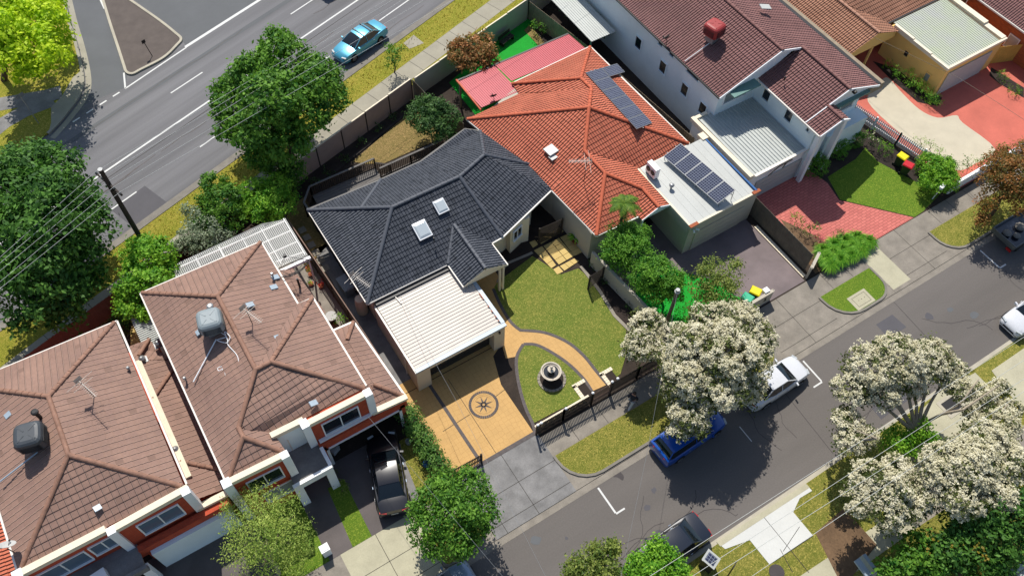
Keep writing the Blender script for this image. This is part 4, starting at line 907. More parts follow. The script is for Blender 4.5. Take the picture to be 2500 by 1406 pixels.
walls(A, [(-13.4, 20.2), (-9.2, 20.15), (-9.2, 19.95), (-5.6, 19.95), (-5.8, 31.2), (-13.2, 31.5)], 2.6, 4.94, 'brick_red'); walls(A, [(-13.2, 20.3), (-8.9, 20.3), (-8.9, 19.9), (-4.1, 19.6), (-4.1, 30.5), (-13.2, 31.5)], 0, 2.6, 'brick_red')
for q in (((-13.7, 20.28, 5.0), (-9.4, 20.25, 5.0), .34, .34), ((-9.2, 20.05, 5.0), (-5.3, 20.15, 5.0), .34, .34), ((-5.6, 19.95, 2.9), (-3.9, 19.9, 2.9), .34, .22)): MB().bar(*q).build('parapet', 'cap_cream', A)
for q in ((-9.4, -9.0, 19.8, 20.2, 2.7, 5.35), (-5.7, -5.28, 19.8, 20.2, 2.9, 5.35), (-13.75, -13.3, 20.05, 20.5, 0, 5.35)): MB().box(*q).build('corner_pier', 'render_white', A)
window(A, (-7.2, 19.95, 3.95), (0, -1), 2.15, 1.4, pane='blue_glass'); window(A, (-9.98, 20.16, 3.95), (0, -1), 1.3, 1.2, pane='blue_glass'); window(A, (-12.0, 20.18, 3.8), (0, -1), 2.4, 1.35, pane='blue_glass')
mb = MB(); mb.box(-12.9, -8.9, 18.6, 20.3, 2.55, 2.7); mb.box(-12.9, -8.8, 18.45, 18.65, 2.4, 2.9); mb.build('balcony_floor', 'concrete_grey', A)
for x in (-9.2, -12.9): MB().box(x, x+.4, 18.5, 18.9, 0, 2.4).build('portico_column', 'render_white', A)
mb = MB(); mb.obox((-11.1, 19.2, 2.7), (1, .1, 0), 1.1, .45, .5); mb.build('balcony_unit', 'white_paint', A)
mb = MB(); mb.box(-8.5, -4.2, 19.15, 19.5, 0, 2.35); mb.build('garage_door', 'render_blue', A); mb = MB(); mb.box(-8.9, -4.05, 19.4, 19.75, 2.35, 2.9); mb.build('lintel', 'brick_red', A)
gutter(A, [(-5.35, 20.5, 0), (-5.3, 31.55, 0), (-13.6, 31.9, 0), (-13.6, 20.6, 0)], 5, 'gutter_white', .1, .1)
lowp = [(-5.5, 31.1, 2.95), (-4.45, 30.9, 2.95), (-3.8, 27.6, 2.95), (-3.72, 20.2, 2.95), (-5.6, 20.2, 2.95)]
mb = MB(); courses(mb, [(-3.75, 20.2, 2.9), (-3.75, 29.0, 2.9), (-5.5, 29.6, 3.5), (-5.5, 20.2, 3.5)], .36, .035); courses(mb, [(-4.4, 31.0, 2.9), (-5.5, 31.1, 2.9), (-5.5, 29.6, 3.45), (-3.9, 29.1, 3.0)], .36, .035)
lr = mb.build('lower_roof', 'tile_brown', A)
for q in (((-4.4, 30.9, 2.95), (-5.2, 29.9, 3.35)), ((-3.8, 28.4, 2.95), (-5.4, 26.8, 3.5)), ((-3.8, 21.3, 2.97), (-5.4, 22.6, 3.5))): mb = MB(); caps(mb, *q); mb.build('ridge_cap', 'cap_brown', lr)
walls(A, [(-5.8, 20.3), (-3.85, 20.3), (-3.9, 28.8), (-4.6, 30.6), (-5.8, 30.8)], 2.4, 2.85, 'brick_red', 'side_wall')
mb = MB(); mb.box(-5.45, -5.15, 21.5, 29.5, 3.45, 3.6); mb.build('flashing', 'cap_cream', A)
for u, v in ((388, 842), (350, 880), (432, 1100)): p = W(u, v, 3.3); mb = MB(); mb.lathe(p, [(.18, .02), (.18, .3), (.05, .4), (0, .4)], 12); mb.obox(p, (1, 0, 0), .5, .4, .05); mb.build('roof_vent', 'steel', lr)
for u, v, zz in ((390, 1014, 3.2), (417, 1006, 3.0), (468, 1052, 3.0), (203, 1052, 5.9), (20, 1013, 5.7), (238, 1240, 5.5), (440, 985, 3.0)): MB().obox(W(u, v, zz), (1, .2, -.3 if u > 100 else .3), .35, .3, .06).build('glass_tile', 'blue_metal', lr if zz < 4 else ar)
for u, v, zz in ((672, 678, 5.3), (668, 702, 5.4), (616, 780, 6.0), (640, 792, 5.9), (668, 835, 5.8), (677, 825, 5.8), (488, 810, 6.0), (610, 745, 6.2), (765, 985, 5.6)): MB().obox(W(u, v, zz-.12), (1, .05, -.36 if u > 560 else .36), .42, .32, .08).build('glass_tile', 'blue_metal', br)
sh = MB(); courses(sh, [(-40, 16.8, 3.3), (-13.9, 16.8, 3.3), (-13.9, 19.9, 4.4), (-40, 19.9, 4.4)], .36, .035)
LW = thing('tiled_house', 'sliver of an orange brown tiled roof at the very bottom left edge', 'house', (-16, 22, 0)); roof(LW, [[(-13.9, 18, 3.0), (-13.9, 27, 3.0), (-17, 27, 4.2), (-17, 18, 4.2)]], 'tile_red', 'cap_brown', [], .36); walls(LW, rect(-17, -14.1, 18, 27), 0, 2.9, 'brick_red')
# polycarbonate pergola and metal lean-to
PG = thing('pergola', 'pergola with translucent white ribbed roofing behind the brown tiled house', 'pergola', (2, 34, 0))
m, n, l, bs = nodes('polycarb'); bs.inputs['Base Color'].default_value = (.62, .64, .64, 1); bs.inputs['Roughness'].default_value = .4
tr = n.new('ShaderNodeBsdfTransparent'); mx = n.new('ShaderNodeMixShader'); l.new(tr.outputs[0], mx.inputs[1]); l.new(bs.outputs[0], mx.inputs[2]); mx.inputs[0].default_value = .22
l.new(mx.outputs[0], n['Material Output'].inputs[0]); MATS['polycarb'] = m
mb = MB(); mb.poly([(-1.6, 32.9, 2.75), (4.0, 32.7, 2.75), (4.5, 35.6, 2.7), (-1.5, 35.4, 2.7)]); mb.poly([(4.0, 32.7, 2.75), (4.1, 31.9, 2.75), (6.0, 31.6, 2.72), (5.75, 35.2, 2.7), (4.5, 35.6, 2.7)]); mb.build('roof_sheet', 'polycarb', PG)
mb = MB()
for k in range(64): x = -1.5+k*.118; mb.bar((x, 32.9 if x < 4 else 31.8, 2.76), (x, 35.4 if x < 4.6 else 35.2, 2.72), .035, .035)
mb.build('sheet_ribs', 'pale_metal', PG); mb = MB()
for y in (33.2, 34.2, 35.1): mb.bar((-1.6, y, 2.6), (5.8, y-.05, 2.6), .08, .1)
mb.bar((4.1, 32.4, 2.6), (5.9, 32.2, 2.6), .08, .1)
for x in (-1.55, .0, 1.5, 3.0, 4.3, 5.85): mb.bar((x, 32 if x > 4 else 32.9, 2.62), (x, 35.3, 2.58), .07, .1)
mb.box(3.95, 6.05, 31.5, 31.7, 2.55, 2.75); mb.build('rafters', 'white_paint', PG)
for x, y in ((-1.5, 35.2), (1.5, 35.2), (5.7, 35.0), (5.9, 31.7)): mb = MB(); mb.box(x-.05, x+.05, y-.05, y+.05, 0, 2.6); mb.build('post', 'white_paint', PG)
LT = thing('lean_to', 'small corrugated metal lean-to roof wedged between the two brown tiled houses', 'lean-to', (-4.4, 31, 0))
ribs(LT, 'roof_sheet', -4.9, -3.65, 30.9, 33.5, 2.4, 2.5, 'grey_metal', .14, 'X', .05, .05); ribs(LT, 'cream_sheet', -4.9, -3.75, 29.6, 30.88, 2.38, 2.4, 'cap_cream', .14, 'X', .03, .03)
mb = MB(); mb.box(-4.88, -4.8, 30.9, 31, 0, 2.4); mb.box(-4.88, -4.8, 33.3, 33.4, 0, 2.4); mb.build('post', 'timber_grey', LT)

# ================================================================ FENCES
def V2(p): return Vector((p[0], p[1], 0))
def fence(name, label, cat, pts, h, mat, kind='paling', z=.03, gap=.12, capm=None, hs=None, group=None, postm=None):
    P = [V2(p) for p in pts]; F = thing(name, label, cat, ((P[0].x+P[-1].x)/2, (P[0].y+P[-1].y)/2, 0), group); bm, rm = MB(), MB()
    for p, q in zip(P, P[1:]):
        d = (q-p).normalized(); n = Vector((-d.y, d.x, 0)); L = (q-p).length
        if kind in ('paling', 'picket'):
            w = gap*.98 if kind == 'paling' else gap*.55; k = 0
            while k*gap < L:
                r = p+d*(k*gap+gap/2); hh = h+random.uniform(-.012, .012); off = n*(.012 if k % 2 else -.004) if kind == 'paling' else n*0
                if kind == 'paling': bm.obox(r+off+Vector((0, 0, z)), d, w, .018, hh)
                else:
                    bm.obox(r+Vector((0, 0, z+.08)), d, w, .02, hh-.14); a = r+Vector((0, 0, z+hh-.06)); 
                    bm.poly([a-d*w/2-n*.01, a+d*w/2-n*.01, a-n*.01+Vector((0, 0, .07))]); bm.poly([a+d*w/2+n*.01, a-d*w/2+n*.01, a+n*.01+Vector((0, 0, .07))])
                    bm.poly([a-d*w/2-n*.01, a-n*.01+Vector((0, 0, .07)), a+n*.01+Vector((0, 0, .07)), a-d*w/2+n*.01]); bm.poly([a+d*w/2+n*.01, a+n*.01+Vector((0, 0, .07)), a-n*.01+Vector((0, 0, .07)), a+d*w/2-n*.01])
                k += 1
            for zz in (.3, h-.35): rm.bar(p+n*.045+Vector((0, 0, z+zz)), q+n*.045+Vector((0, 0, z+zz)), .045, .09)
        elif kind == 'lattice':
            bm.bar(p+Vector((0, 0, z)), q+Vector((0, 0, z)), .03, h*.62); k = 0
            while k*.16 < L:
                a = p+d*(k*.16); bm.bar(a+Vector((0, 0, z+h*.6)), a+d*.01+Vector((0, 0, z+h)), .02, .03) if False else bm.tube(a+Vector((0, 0, z+h*.6)), a+d*.3+Vector((0, 0, z+h)), .012, n=4, cap=False); bm.tube(a+d*.3+Vector((0, 0, z+h*.6)), a+Vector((0, 0, z+h)), .012, n=4, cap=False); k += 1
            rm.bar(p+Vector((0, 0, z+h)), q+Vector((0, 0, z+h)), .06, .05)
        elif kind == 'wall': bm.bar(p+Vector((0, 0, z-.03)), q+Vector((0, 0, z-.03)), .14, h); rm.bar(p+Vector((0, 0, z+h-.03)), q+Vector((0, 0, z+h-.03)), .2, .06)
        elif kind == 'step':
            m_ = max(1, round(L/2.35)); 
            for j in range(m_):
                a, b = p+d*(L*j/m_+.04), p+d*(L*(j+1)/m_-.04); t = h+(.0 if hs is None else hs*j)
                bm.bar(a+Vector((0, 0, z)), b+Vector((0, 0, z)), .07, t); rm.bar(a+Vector((0, 0, z+t)), b+Vector((0, 0, z+t)), .1, .05)
    bm.build({'paling': 'palings', 'picket': 'pickets', 'lattice': 'lattice_panel', 'wall': 'wall_panel', 'step': 'wall_panel'}[kind], mat, F)
    rm.build('rails' if kind in ('paling', 'picket', 'lattice') else 'coping', capm or mat, F)
    tot = 0
    for p, q in zip(P, P[1:]):
        L = (q-p).length; m_ = max(1, round(L/2.35)); d = (q-p)/m_; n = Vector((-d.y, d.x, 0)).normalized()
        for j in range(m_+1):
            r = p+d*j+(n*.07 if kind == 'paling' else n*0); hh = h-.1 if kind == 'paling' else h+.06
            MB().box(r.x-.05, r.x+.05, r.y-.05, r.y+.05, 0, hh).build('post', postm or mat, F)
    return F
fence('boundary_wall', 'mauve panelled wall with dark posts between the footpath and the dry back lawn', 'wall', [W(708, 408, 1.85), W(1003, 197, 1.85)], 1.85, 'fence_mauve', 'step', hs=.03, capm='cap_cream', postm='timber_dark')
fence('boundary_wall', 'pale green panelled wall behind the bright artificial turf along the footpath', 'wall', [W(1013, 192, 1.9), W(1290, 0, 1.95), W(1440, -110, 1.95)], 1.9, 'render_grey', 'step', hs=.03, capm='cap_cream')
fence('paling_fence', 'short grey paling fence at the corner of the dry back lawn', 'fence', [W(1006, 194, 1.75), W(1048, 238, 1.7), W(1128, 300, 1.7)], 1.7, 'timber_grey')
fence('paling_fence', 'tall grey paling fence between the artificial turf and the white house', 'fence', [W(1290, 0, 1.9), W(1440, 118, 1.8), W(1692, 338, 1.75)], 1.8, 'timber_pale')
fence('lattice_fence', 'dark brown lattice topped fence between the grey roofed and brown roofed houses', 'fence', [(6.15, 36.6), (6.6, 25.5), (6.72, 21.0)], 1.75, 'timber_dark', 'lattice', capm='fence_brown')
fence('paling_fence', 'brown paling fence beside the shaded footpath behind the brown tiled houses', 'fence', [M(-26, -4.35), M(-9, -4.25), M(-1.2, -4.5)], 1.75, 'fence_brown')
fence('paling_fence', 'dark paling fence behind the translucent pergola, half hidden by shrubs', 'fence', [M(1.5, -4.5), M(12.4, -4.6)], 1.6, 'timber_dark')
fence('picket_fence', 'dark picket fence with white post tops in front of the fountain lawn', 'fence', [(12.35, 15.15), (14.2, 15.13), (16.2, 15.1)], 1.42, 'timber_dark', 'picket', gap=.1)
fence('picket_fence', 'dark picket fence running under the flowering street tree', 'fence', [(17.6, 15.1), (19.6, 15.08), (21.9, 15.05)], 1.42, 'timber_dark', 'picket', gap=.1)
fence('picket_gate', 'reddish brown picket gate across the end of the curved garden path', 'gate', [(16.22, 15.1), (17.55, 15.1)], 1.42, 'fence_brown', 'picket', gap=.1)
fence('picket_fence', 'short picket fence between the tan driveway and the green hedge', 'fence', [(7.05, 15.45), (8.75, 15.4)], 1.2, 'timber_dark', 'picket', gap=.1)
mb = MB()
for x in (12.35, 12.6, 14.3, 16.2, 17.6, 18.0): 
    mb = MB(); mb.lathe((x, 15.12, 1.5), [(.07, 0), (.09, .05), (.05, .11), (0, .12)], 10)
    tag(mb.build('post_finial', 'white_paint'), 'white ball top sitting on a post of the dark front picket fence', 'finial', 'white post tops along the front fence')
o = MB(); k = 0
for k in range(44): x = 12.5+k*.083; o.tube((x, 15.42, .05), (x, 15.42, .62), .03, n=6)
o.bar((12.4, 15.42, .62), (16.2, 15.42, .62), .12, .06); tag(o.build('baluster_edging', 'cap_cream'), 'low cream balustrade edging along the inside of the front picket fence', 'edging')
fence('rendered_wall', 'beige rendered wall between the front lawn and the round green trees', 'wall', [(22.0, 23.4), (22.35, 19.5), (22.75, 15.3)], 1.45, 'render_grey', 'wall')
fence('rendered_wall', 'low rendered street wall with a house number in front of the wheelie bins', 'wall', [(24.8, 15.12), (30.35, 15.12)], 1.15, 'render_grey', 'wall')
fence('paling_fence', 'grey timber fence between the dark driveway and the red brick driveway', 'fence', [(33.95, 21.6), (33.95, 15.7)], 1.8, 'timber_grey')
fence('rendered_wall', 'stub of pale wall at the street end of the grey timber fence', 'wall', [(33.6, 15.1), (34.9, 15.75)], 1.2, 'render_grey', 'wall')
fence('picket_fence', 'white picket fence between the small lawn and the pale aggregate yard', 'fence', [(46.8, 24.6), (47.5, 20.5), (48.3, 16.4)], 1.25, 'white_paint', 'picket', gap=.15)
fence('front_wall', 'white front wall beside the footpath under the rusty leaved tree', 'wall', [(47.3, 15.25), (50.0, 15.25), (54.5, 15.2), (60, 15.2)], 1.0, 'render_white', 'wall')
fence('paling_fence', 'golden timber fence at the right edge behind the red paving', 'fence', [(60.3, 22.9), (66.5, 20.5)], 1.7, 'timber_yellow')
def lattice(label, p, q, h, z=.05):
    p, q = V2(p), V2(q); d = (q-p).normalized(); L = (q-p).length; mb = MB(); k = 0
    n = int(L/.07)
    for k in range(n+1): a = p+d*(k*L/n); mb.box(a.x-.012, a.x+.012, a.y-.012, a.y+.012, z, z+h)
    for k in range(int(h/.1)+1): mb.bar(p+Vector((0, 0, z+k*.1)), q+Vector((0, 0, z+k*.1)), .02, .025)
    G_ = thing('lattice_gate', label, 'gate', ((p+q)/2)[:]); mb.build('lattice_panel', 'timber_dark', G_); mb = MB()
    for e in (p, q): mb = MB(); mb.box(e.x-.05, e.x+.05, e.y-.05, e.y+.05, 0, z+h+.06); mb.build('post', 'timber_dark', G_)
lattice('dark lattice gate beside the beige wall of the grey roofed house', (19.95, 26.6), (21.7, 26.5), 1.7)
lattice('dark lattice screen at the street end of the yellow pavers', (20.75, 21.9), (21.9, 22.0), 1.5)
cu = bpy.data.curves.new('house_number', 'FONT'); cu.body = '5'; cu.size = .5; cu.extrude = .01; cu.align_x = 'CENTER'
no = bpy.data.objects.new('house_number', cu); scene.collection.objects.link(no); no.location = (29.75, 15.02, .5); no.rotation_euler = (R(90), 0, 0); cu.materials.append(MATS['black_metal']); dg = bpy.context.evaluated_depsgraph_get(); nm_ = bpy.data.meshes.new_from_object(no.evaluated_get(dg)); n2 = bpy.data.objects.new('house_number', nm_); scene.collection.objects.link(n2); n2.location = no.location; n2.rotation_euler = no.rotation_euler; bpy.data.objects.remove(no); no = n2; no.name = 'house_number'
tag(no, 'black house number on the low rendered street wall', 'house number')

# ================================================================ ROOF AND GARDEN OBJECTS
def cooler(label, p, s, mat, rz=0, duct=None):
    c = thing('evaporative_cooler', label, 'cooler', p, 'evaporative coolers on the roofs', rz); mb = MB()
    pr = [(.46, 0), (.5, .1), (.5, .5), (.47, .6), (.4, .66)]
    def ring(r, z): 
        out = []
        for k in range(28): t = 2*math.pi*k/28; cx, sy = math.cos(t), math.sin(t); q = (abs(cx)**5+abs(sy)**5)**(-1/5); out.append((cx*q*r*s, sy*q*r*s, z*s))
        return out
    for (r0, z0), (r1, z1) in zip(pr, pr[1:]):
        A_, B_ = ring(r0, z0), ring(r1, z1)
        for k in range(28): mb.poly([A_[k], A_[(k+1) % 28], B_[(k+1) % 28], B_[k]])
    mb.build('housing', mat, c, local=True); mb = MB(); A_, B_ = ring(.4, .66), ring(.3, .69)
    for k in range(28): mb.poly([A_[k], A_[(k+1) % 28], B_[(k+1) % 28], B_[k]])
    mb.poly(B_); 
    for a in range(4): t = a*math.pi/2+.78; mb.bar((math.cos(t)*.12*s, math.sin(t)*.12*s, .675*s), (math.cos(t)*.42*s, math.sin(t)*.42*s, .665*s), .05, .04)
    mb.build('lid', mat, c, local=True); mb = MB()
    for sx in (-1, 1):
        for k in range(6): mb.box(sx*.505*s-.01, sx*.505*s+.01, -.36*s, .36*s, (.12+k*.065)*s, (.14+k*.065)*s); mb.box(-.36*s, .36*s, sx*.505*s-.01, sx*.505*s+.01, (.12+k*.065)*s, (.14+k*.065)*s)
    mb.build('louvres', 'dark_plastic', c, local=True)
    mb = MB(); mb.box(-.28*s, .28*s, -.28*s, .28*s, -.6, .02); mb.build('duct', 'steel', c, local=True)
cooler('pale grey rooftop cooler with a rope and a white pole beside it', W(519, 795, 6.55), 1.3, 'cooler_pale', R(-12))
cooler('dark grey rooftop cooler on the bottom left brown roof', W(84, 1075, 6.45), 1.35, 'cooler_dark', R(-14))
cooler('red rooftop cooler on the maroon tiled roof', W(1741, 82, 6.75), 1.25, 'cooler_red', R(10))
def pipe(label, pts, r, mat, name='pipe', cat='pipe'):
    mb = MB(); mb.path(pts, r, 6); return tag(mb.build(name, mat), label, cat)
pipe('white pole lying on the brown tiles below the pale cooler', [W(528, 828, 6.1), W(472, 932, 5.45)], .035, 'white_paint', 'pole', 'pole')
pipe('white drain pipe on the maroon tiles below the red cooler', [W(1742, 92, 6.3), W(1738, 102, 6.2), W(1672, 150, 5.35)], .03, 'white_paint')
pipe('pale drain pipe running from the dark grey cooler to the left edge', [W(92, 1103, 6.1), W(0, 1175, 5.6)], .04, 'blue_metal')
rp = [W(u, v, z+.06) for u, v, z in ((540, 812, 6.3), (552, 822, 6.3), (530, 830, 6.25), (556, 836, 6.3), (548, 810, 6.35), (562, 823, 6.35), (556, 840, 6.25), (580, 870, 6.2), (582, 905, 6.05), (570, 938, 5.85), (562, 943, 5.8), (550, 915, 5.85), (548, 898, 5.9), (535, 905, 5.8), (532, 898, 5.8), (546, 895, 5.9), (540, 908, 5.8))]
pipe('white rope looping over the brown tiles beside the pale cooler', smooth(rp, 5), .022, 'white_paint', 'rope', 'rope')
def flue(label, p, h, mat='steel', r=.1): 
    mb = MB(); mb.tube(p-Vector((0, 0, .2)), p+Vector((0, 0, h)), r, r, 12); mb.lathe(p+Vector((0, 0, h)), [(r*1.8, -.05), (r*1.8, .05), (r, .09), (0, .09)], 14); tag(mb.build('flue', mat), label, 'flue', 'flues standing on the roofs')
flue('capped flue rising behind the pale grey cooler', W(522, 765, 6.25), .75, 'steel'); flue('bent black flue beside the dark grey cooler', W(100, 1020, 6.3), .7, 'black_metal')
for lab, u, v, z, u2, v2 in (('small stub flue at the right gutter of the bottom left brown roof', 318, 905, 5.0, 0, 0), ('small stub flue by the left gutter of the middle brown roof', 455, 930, 5.15, 0, 0), ('small stub flue on the glass tiles near the mesh dish', 667, 677, 5.3, 0, 0)): flue(lab, W(u, v, z), .35, 'steel', .05)
def antenna(label, p, h, az, nel=11, mat='white_metal', boom=1.3, wide=1.5):
    a = thing('tv_antenna', label, 'antenna', p, 'television antennas on the roofs', az); mb = MB(); mb.tube((0, 0, -.2), (0, 0, h), .022, n=6); mb.build('mast', 'black_metal', a, local=True)
    mb = MB(); mb.tube((-boom*.2, 0, h-.05), (boom*.9, 0, h-.05), .02, n=5)
    for k in range(nel): x = -boom*.1+boom*.95*k/(nel-1); w = .17 if k > 1 else .3; mb.tube((x, -w, h-.03), (x, w, h-.03), .009, n=4)
    for k in range(2): x = -boom*.15+.3*k; mb.tube((x, -wide/2*(1-.25*k), h-.1), (x, wide/2*(1-.25*k), h-.1), .011, n=4)
    mb.poly([(-.3, -.2, h+.15), (-.3, .2, h+.15), (-.3, .2, h-.25), (-.3, -.2, h-.25)]); mb.build('elements', mat, a, local=True)
antenna('white antenna on the brown roof right of the pale cooler', W(617, 792, 6.0), 1.5, R(-70)); antenna('white antenna on the bottom left brown roof', W(229, 968, 5.9), 1.6, R(-70))
antenna('antenna at the left gutter of the dark grey roof', W(875, 705, 3.1), 1.4, R(-70)); antenna('tall double antenna on the orange red roof near the skylight', W(1426, 440, 3.9), 1.9, R(150), 14, wide=1.9)
def dish(label, p, r, az, mat='cloth_pale'):
    d = thing('satellite_dish', label, 'dish', p, 'small satellite dishes on the roofs', az); mb = MB(); mb.tube((0, 0, -.2), (0, 0, .45), .025, n=6); mb.tube((0, 0, .45), (.35, 0, .5), .015, n=5); mb.box(.33, .4, -.03, .03, .47, .56); mb.build('bracket', 'black_metal', d, local=True)
    mb = MB(); T = Matrix.Translation((.05, 0, .55)) @ Matrix.Rotation(R(48), 4, 'Y')
    for (r0, z0), (r1, z1) in (((0, 0), (.5, .03)), ((.5, .03), (1, .14))):
        for k in range(16):
            t0, t1 = 2*math.pi*k/16, 2*math.pi*(k+1)/16; mb.poly([T @ Vector((r*q*math.cos(t), r*q*math.sin(t), z)) for q, t, z in ((r0, t0, z0), (r1, t0, z1), (r1, t1, z1), (r0, t1, z0))])
    mb.build('reflector', mat, d, local=True)
dish('small satellite dish at the left gutter of the bottom left brown roof', W(30, 1345, 5.3), .4, R(60)); dish('black satellite dish on the left sheet of the pink verandah roof', W(1206, 252, 2.75), .32, R(80), 'black_metal')
dish('black satellite dish on the left eave of the maroon tiled roof', W(1626, 110, 5.35), .3, R(100), 'black_metal')
md = thing('mesh_dish', 'large black mesh satellite dish on a post beside the translucent pergola', 'dish', (4.55, 29.7, 0)); mb = MB(); mb.tube((4.55, 29.7, 0), (4.55, 29.7, 3.9), .07, n=8); mb.build('mast', 'black_metal', md)
mb = MB(); T = Matrix.Translation((4.45, 29.8, 4.3)) @ Matrix.Rotation(R(-38), 4, 'X'); rim = [T @ Vector((1.15*math.cos(2*math.pi*k/32), 1.15*math.sin(2*math.pi*k/32), .42)) for k in range(33)]
mb.path(rim, .022, 5)
for k in range(12): t = 2*math.pi*k/12; mb.path([T @ Vector((q*1.15*math.cos(t), q*1.15*math.sin(t), .42*q*q)) for q in (0, .35, .7, 1)], .014, 4)
for q in (.3, .5, .65, .8, .9): mb.path([T @ Vector((q*1.15*math.cos(2*math.pi*k/24), q*1.15*math.sin(2*math.pi*k/24), .42*q*q)) for k in range(25)], .005, 3)
mb.build('reflector', 'black_metal', md); mb = MB(); f_ = T @ Vector((0, 0, 1.25)); [mb.tube(rim[k], f_, .012, n=4) for k in (0, 10, 21)]; mb.tube(f_-Vector((0, 0, .08)), f_+Vector((0, 0, .12)), .1, n=10); mb.build('feed_horn', 'dark_plastic', md)
def array(name, label, o, du, dv, n, w, l, extra=(), tilt_up=.1, legs=0):
    "panels in a row: o corner, du along the row, dv up the panel"
    S = thing(name, label, 'solar panels', o); du, dv = Vector(du).normalized(), Vector(dv).normalized(); nn = du.cross(dv).normalized()
    if nn.z < 0: nn = -nn
    for i, j in [(k, 0) for k in range(n)]+list(extra):
        p = Vector(o)+du*(i*(w+.02))+dv*(j*(l+.03))+nn*tilt_up; mb = MB()
        Q_ = [p, p+du*w, p+du*w+dv*l, p+dv*l]; dn = nn*-.04
        for k in range(4): mb.poly([Q_[k], Q_[(k+1) % 4], Q_[(k+1) % 4]+dn, Q_[k]+dn])
        mb.poly([q+dn for q in reversed(Q_)]); I = [p+du*.03+dv*.03, p+du*(w-.03)+dv*.03, p+du*(w-.03)+dv*(l-.03), p+du*.03+dv*(l-.03)]
        for k in range(4): mb.poly([Q_[k], Q_[(k+1) % 4], I[(k+1) % 4], I[k]])
        pn = mb.build('panel', 'steel', S); c = MB(); c.poly([q-nn*.002 for q in I], uv=[(0, 0), (w-.06, 0), (w-.06, l-.06), (0, l-.06)]); c.build('cells', 'solar_cells', pn)
    mb = MB()
    for f in ((.25, .75) if legs else (.4, .6)):
        a = Vector(o)+dv*(l*f)+nn*(tilt_up-.09); mb.bar(a-du*.1, a+du*(n*(w+.02)+.1), .04, .05)
    if legs:
        for k in range(legs+1): a = Vector(o)+du*(k*n*(w+.02)/legs); mb.tube(a+dv*(l*.9)+nn*(tilt_up-.08), Vector((*(a+dv*(l*.9))[:2], 3.05)), .025, n=5); mb.tube(a+dv*(l*.1)+nn*(tilt_up-.08), Vector((*(a+dv*(l*.1))[:2], 3.05)), .025, n=5)
    mb.build('rail', 'steel', S)
def rz(x): return 2.9+(32.2-x)*.408
def onroof(u, v):
    p = W(u, v, 3.5)
    for _ in range(30): p = W(u, v, rz(p.x)+.1)
    return p
s0, s1, s2_ = onroof(1553, 318), onroof(1428, 180), onroof(1591, 303)
array('solar_array', 'column of solar panels on the orange red tiled roof slope', s0, s1-s0, s2_-s0, 6, (s1-s0).length/6-.02, (s2_-s0).length, [(5, 1)])
p0 = W(1698, 503, 3.25)
array('solar_array', 'row of five tilted solar panels on the pale flat garage roof', W(1752, 500, 3.35), W(1622, 386, 3.35)-W(1752, 500, 3.35), (.95, 0, .38), 5, 1.0, 1.45, legs=5, tilt_up=.14)
ac = thing('air_conditioner', 'white air conditioner unit on the edge of the pale flat garage roof', 'air conditioner', (28.2, 25.6, 3.1)); mb = MB(); mb.box(28.0, 28.38, 25.2, 26.15, 3.25, 4.1); mb.build('casing', 'white_paint', ac)
for y in (25.45, 25.9): mb = MB(); mb.tube((27.96, y, 3.68), (28.0, y, 3.68), .2, n=16); mb.build('fan_grille', 'dark_plastic', ac)
mb = MB(); [mb.box(28.02+k*.3, 28.07+k*.3, 25.25, 26.1, 3.05, 3.25) for k in range(2)]; mb.build('foot', 'steel', ac)
p = W(1638, 460, 3.1); mb = MB(); mb.tube(p, p+Vector((0, 0, .25)), .07, n=10); mb.lathe(p+Vector((0, 0, .25)), [(.16, 0), (.18, .1), (.1, .18), (0, .19)], 14); tag(mb.build('roof_vent', 'steel'), 'small round vent on the pale flat garage roof', 'vent')
# wheelie bins
def make_bin():
    b = thing('wheelie_bin', '', 'bin', (0, 0, 0)); mb = MB(); b0 = [(-.2, -.24), (.2, -.24), (.2, .22), (-.2, .22)]; b1 = [(-.28, -.33), (.28, -.33), (.28, .3), (-.28, .3)]
    for k in range(4): mb.poly([(*b0[k], .08), (*b0[(k+1) % 4], .08), (*b1[(k+1) % 4], .95), (*b1[k], .95)])
    mb.poly([(*q, .08) for q in b0[::-1]]); mb.poly([(*q, .95) for q in b1]); mb.build('tub', 'bin_green', b, local=True)
    mb = MB(); c0 = [(-.31, -.36), (.31, -.36), (.31, .34), (-.31, .34)]; c1 = [(-.26, -.3), (.26, -.3), (.26, .28), (-.26, .28)]
    for k in range(4): mb.poly([(*c0[k], .95), (*c0[(k+1) % 4], .95), (*c0[(k+1) % 4], 1.0), (*c0[k], 1.0)]); mb.poly([(*c0[k], 1.0), (*c0[(k+1) % 4], 1.0), (*c1[(k+1) % 4], 1.05), (*c1[k], 1.05)])
    mb.poly([(*q, 1.05) for q in c1]); mb.build('lid', 'lid_yellow', b, local=True)
    mb = MB(); mb.tube((-.24, .36, .92), (.24, .36, .92), .02, n=6); mb.build('handle', 'dark_plastic', b, local=True)
    for x in (-.25, .21): mb = MB(); mb.tube((x, .26, .1), (x+.05, .26, .1), .1, n=14); mb.build('wheel', 'rubber', b, local=True)
    return b
BINS = []
def wbin(label, p, rz, lid):
    if not BINS: b = make_bin(); BINS.append(b)
    else: b = copy_tree(BINS[0])
    b['label'] = label; b['group'] = 'wheelie bins'; b.location = (p[0], p[1], .05); b.rotation_euler[2] = rz
    for ch in [x for x in scene.collection.objects if x.parent == b]:
        if ch.name.startswith('lid') and lid != 'lid_yellow': ch.data = ch.data.copy(); ch.data.materials[0] = MATS[lid]
wbin('yellow lidded bin on the grass by the white picket fence', W(2204, 382, 1.0), R(10), 'lid_yellow'); wbin('red lidded bin on the grass next to a yellow lidded one', W(2218, 403, 1.0), R(20), 'lid_red')
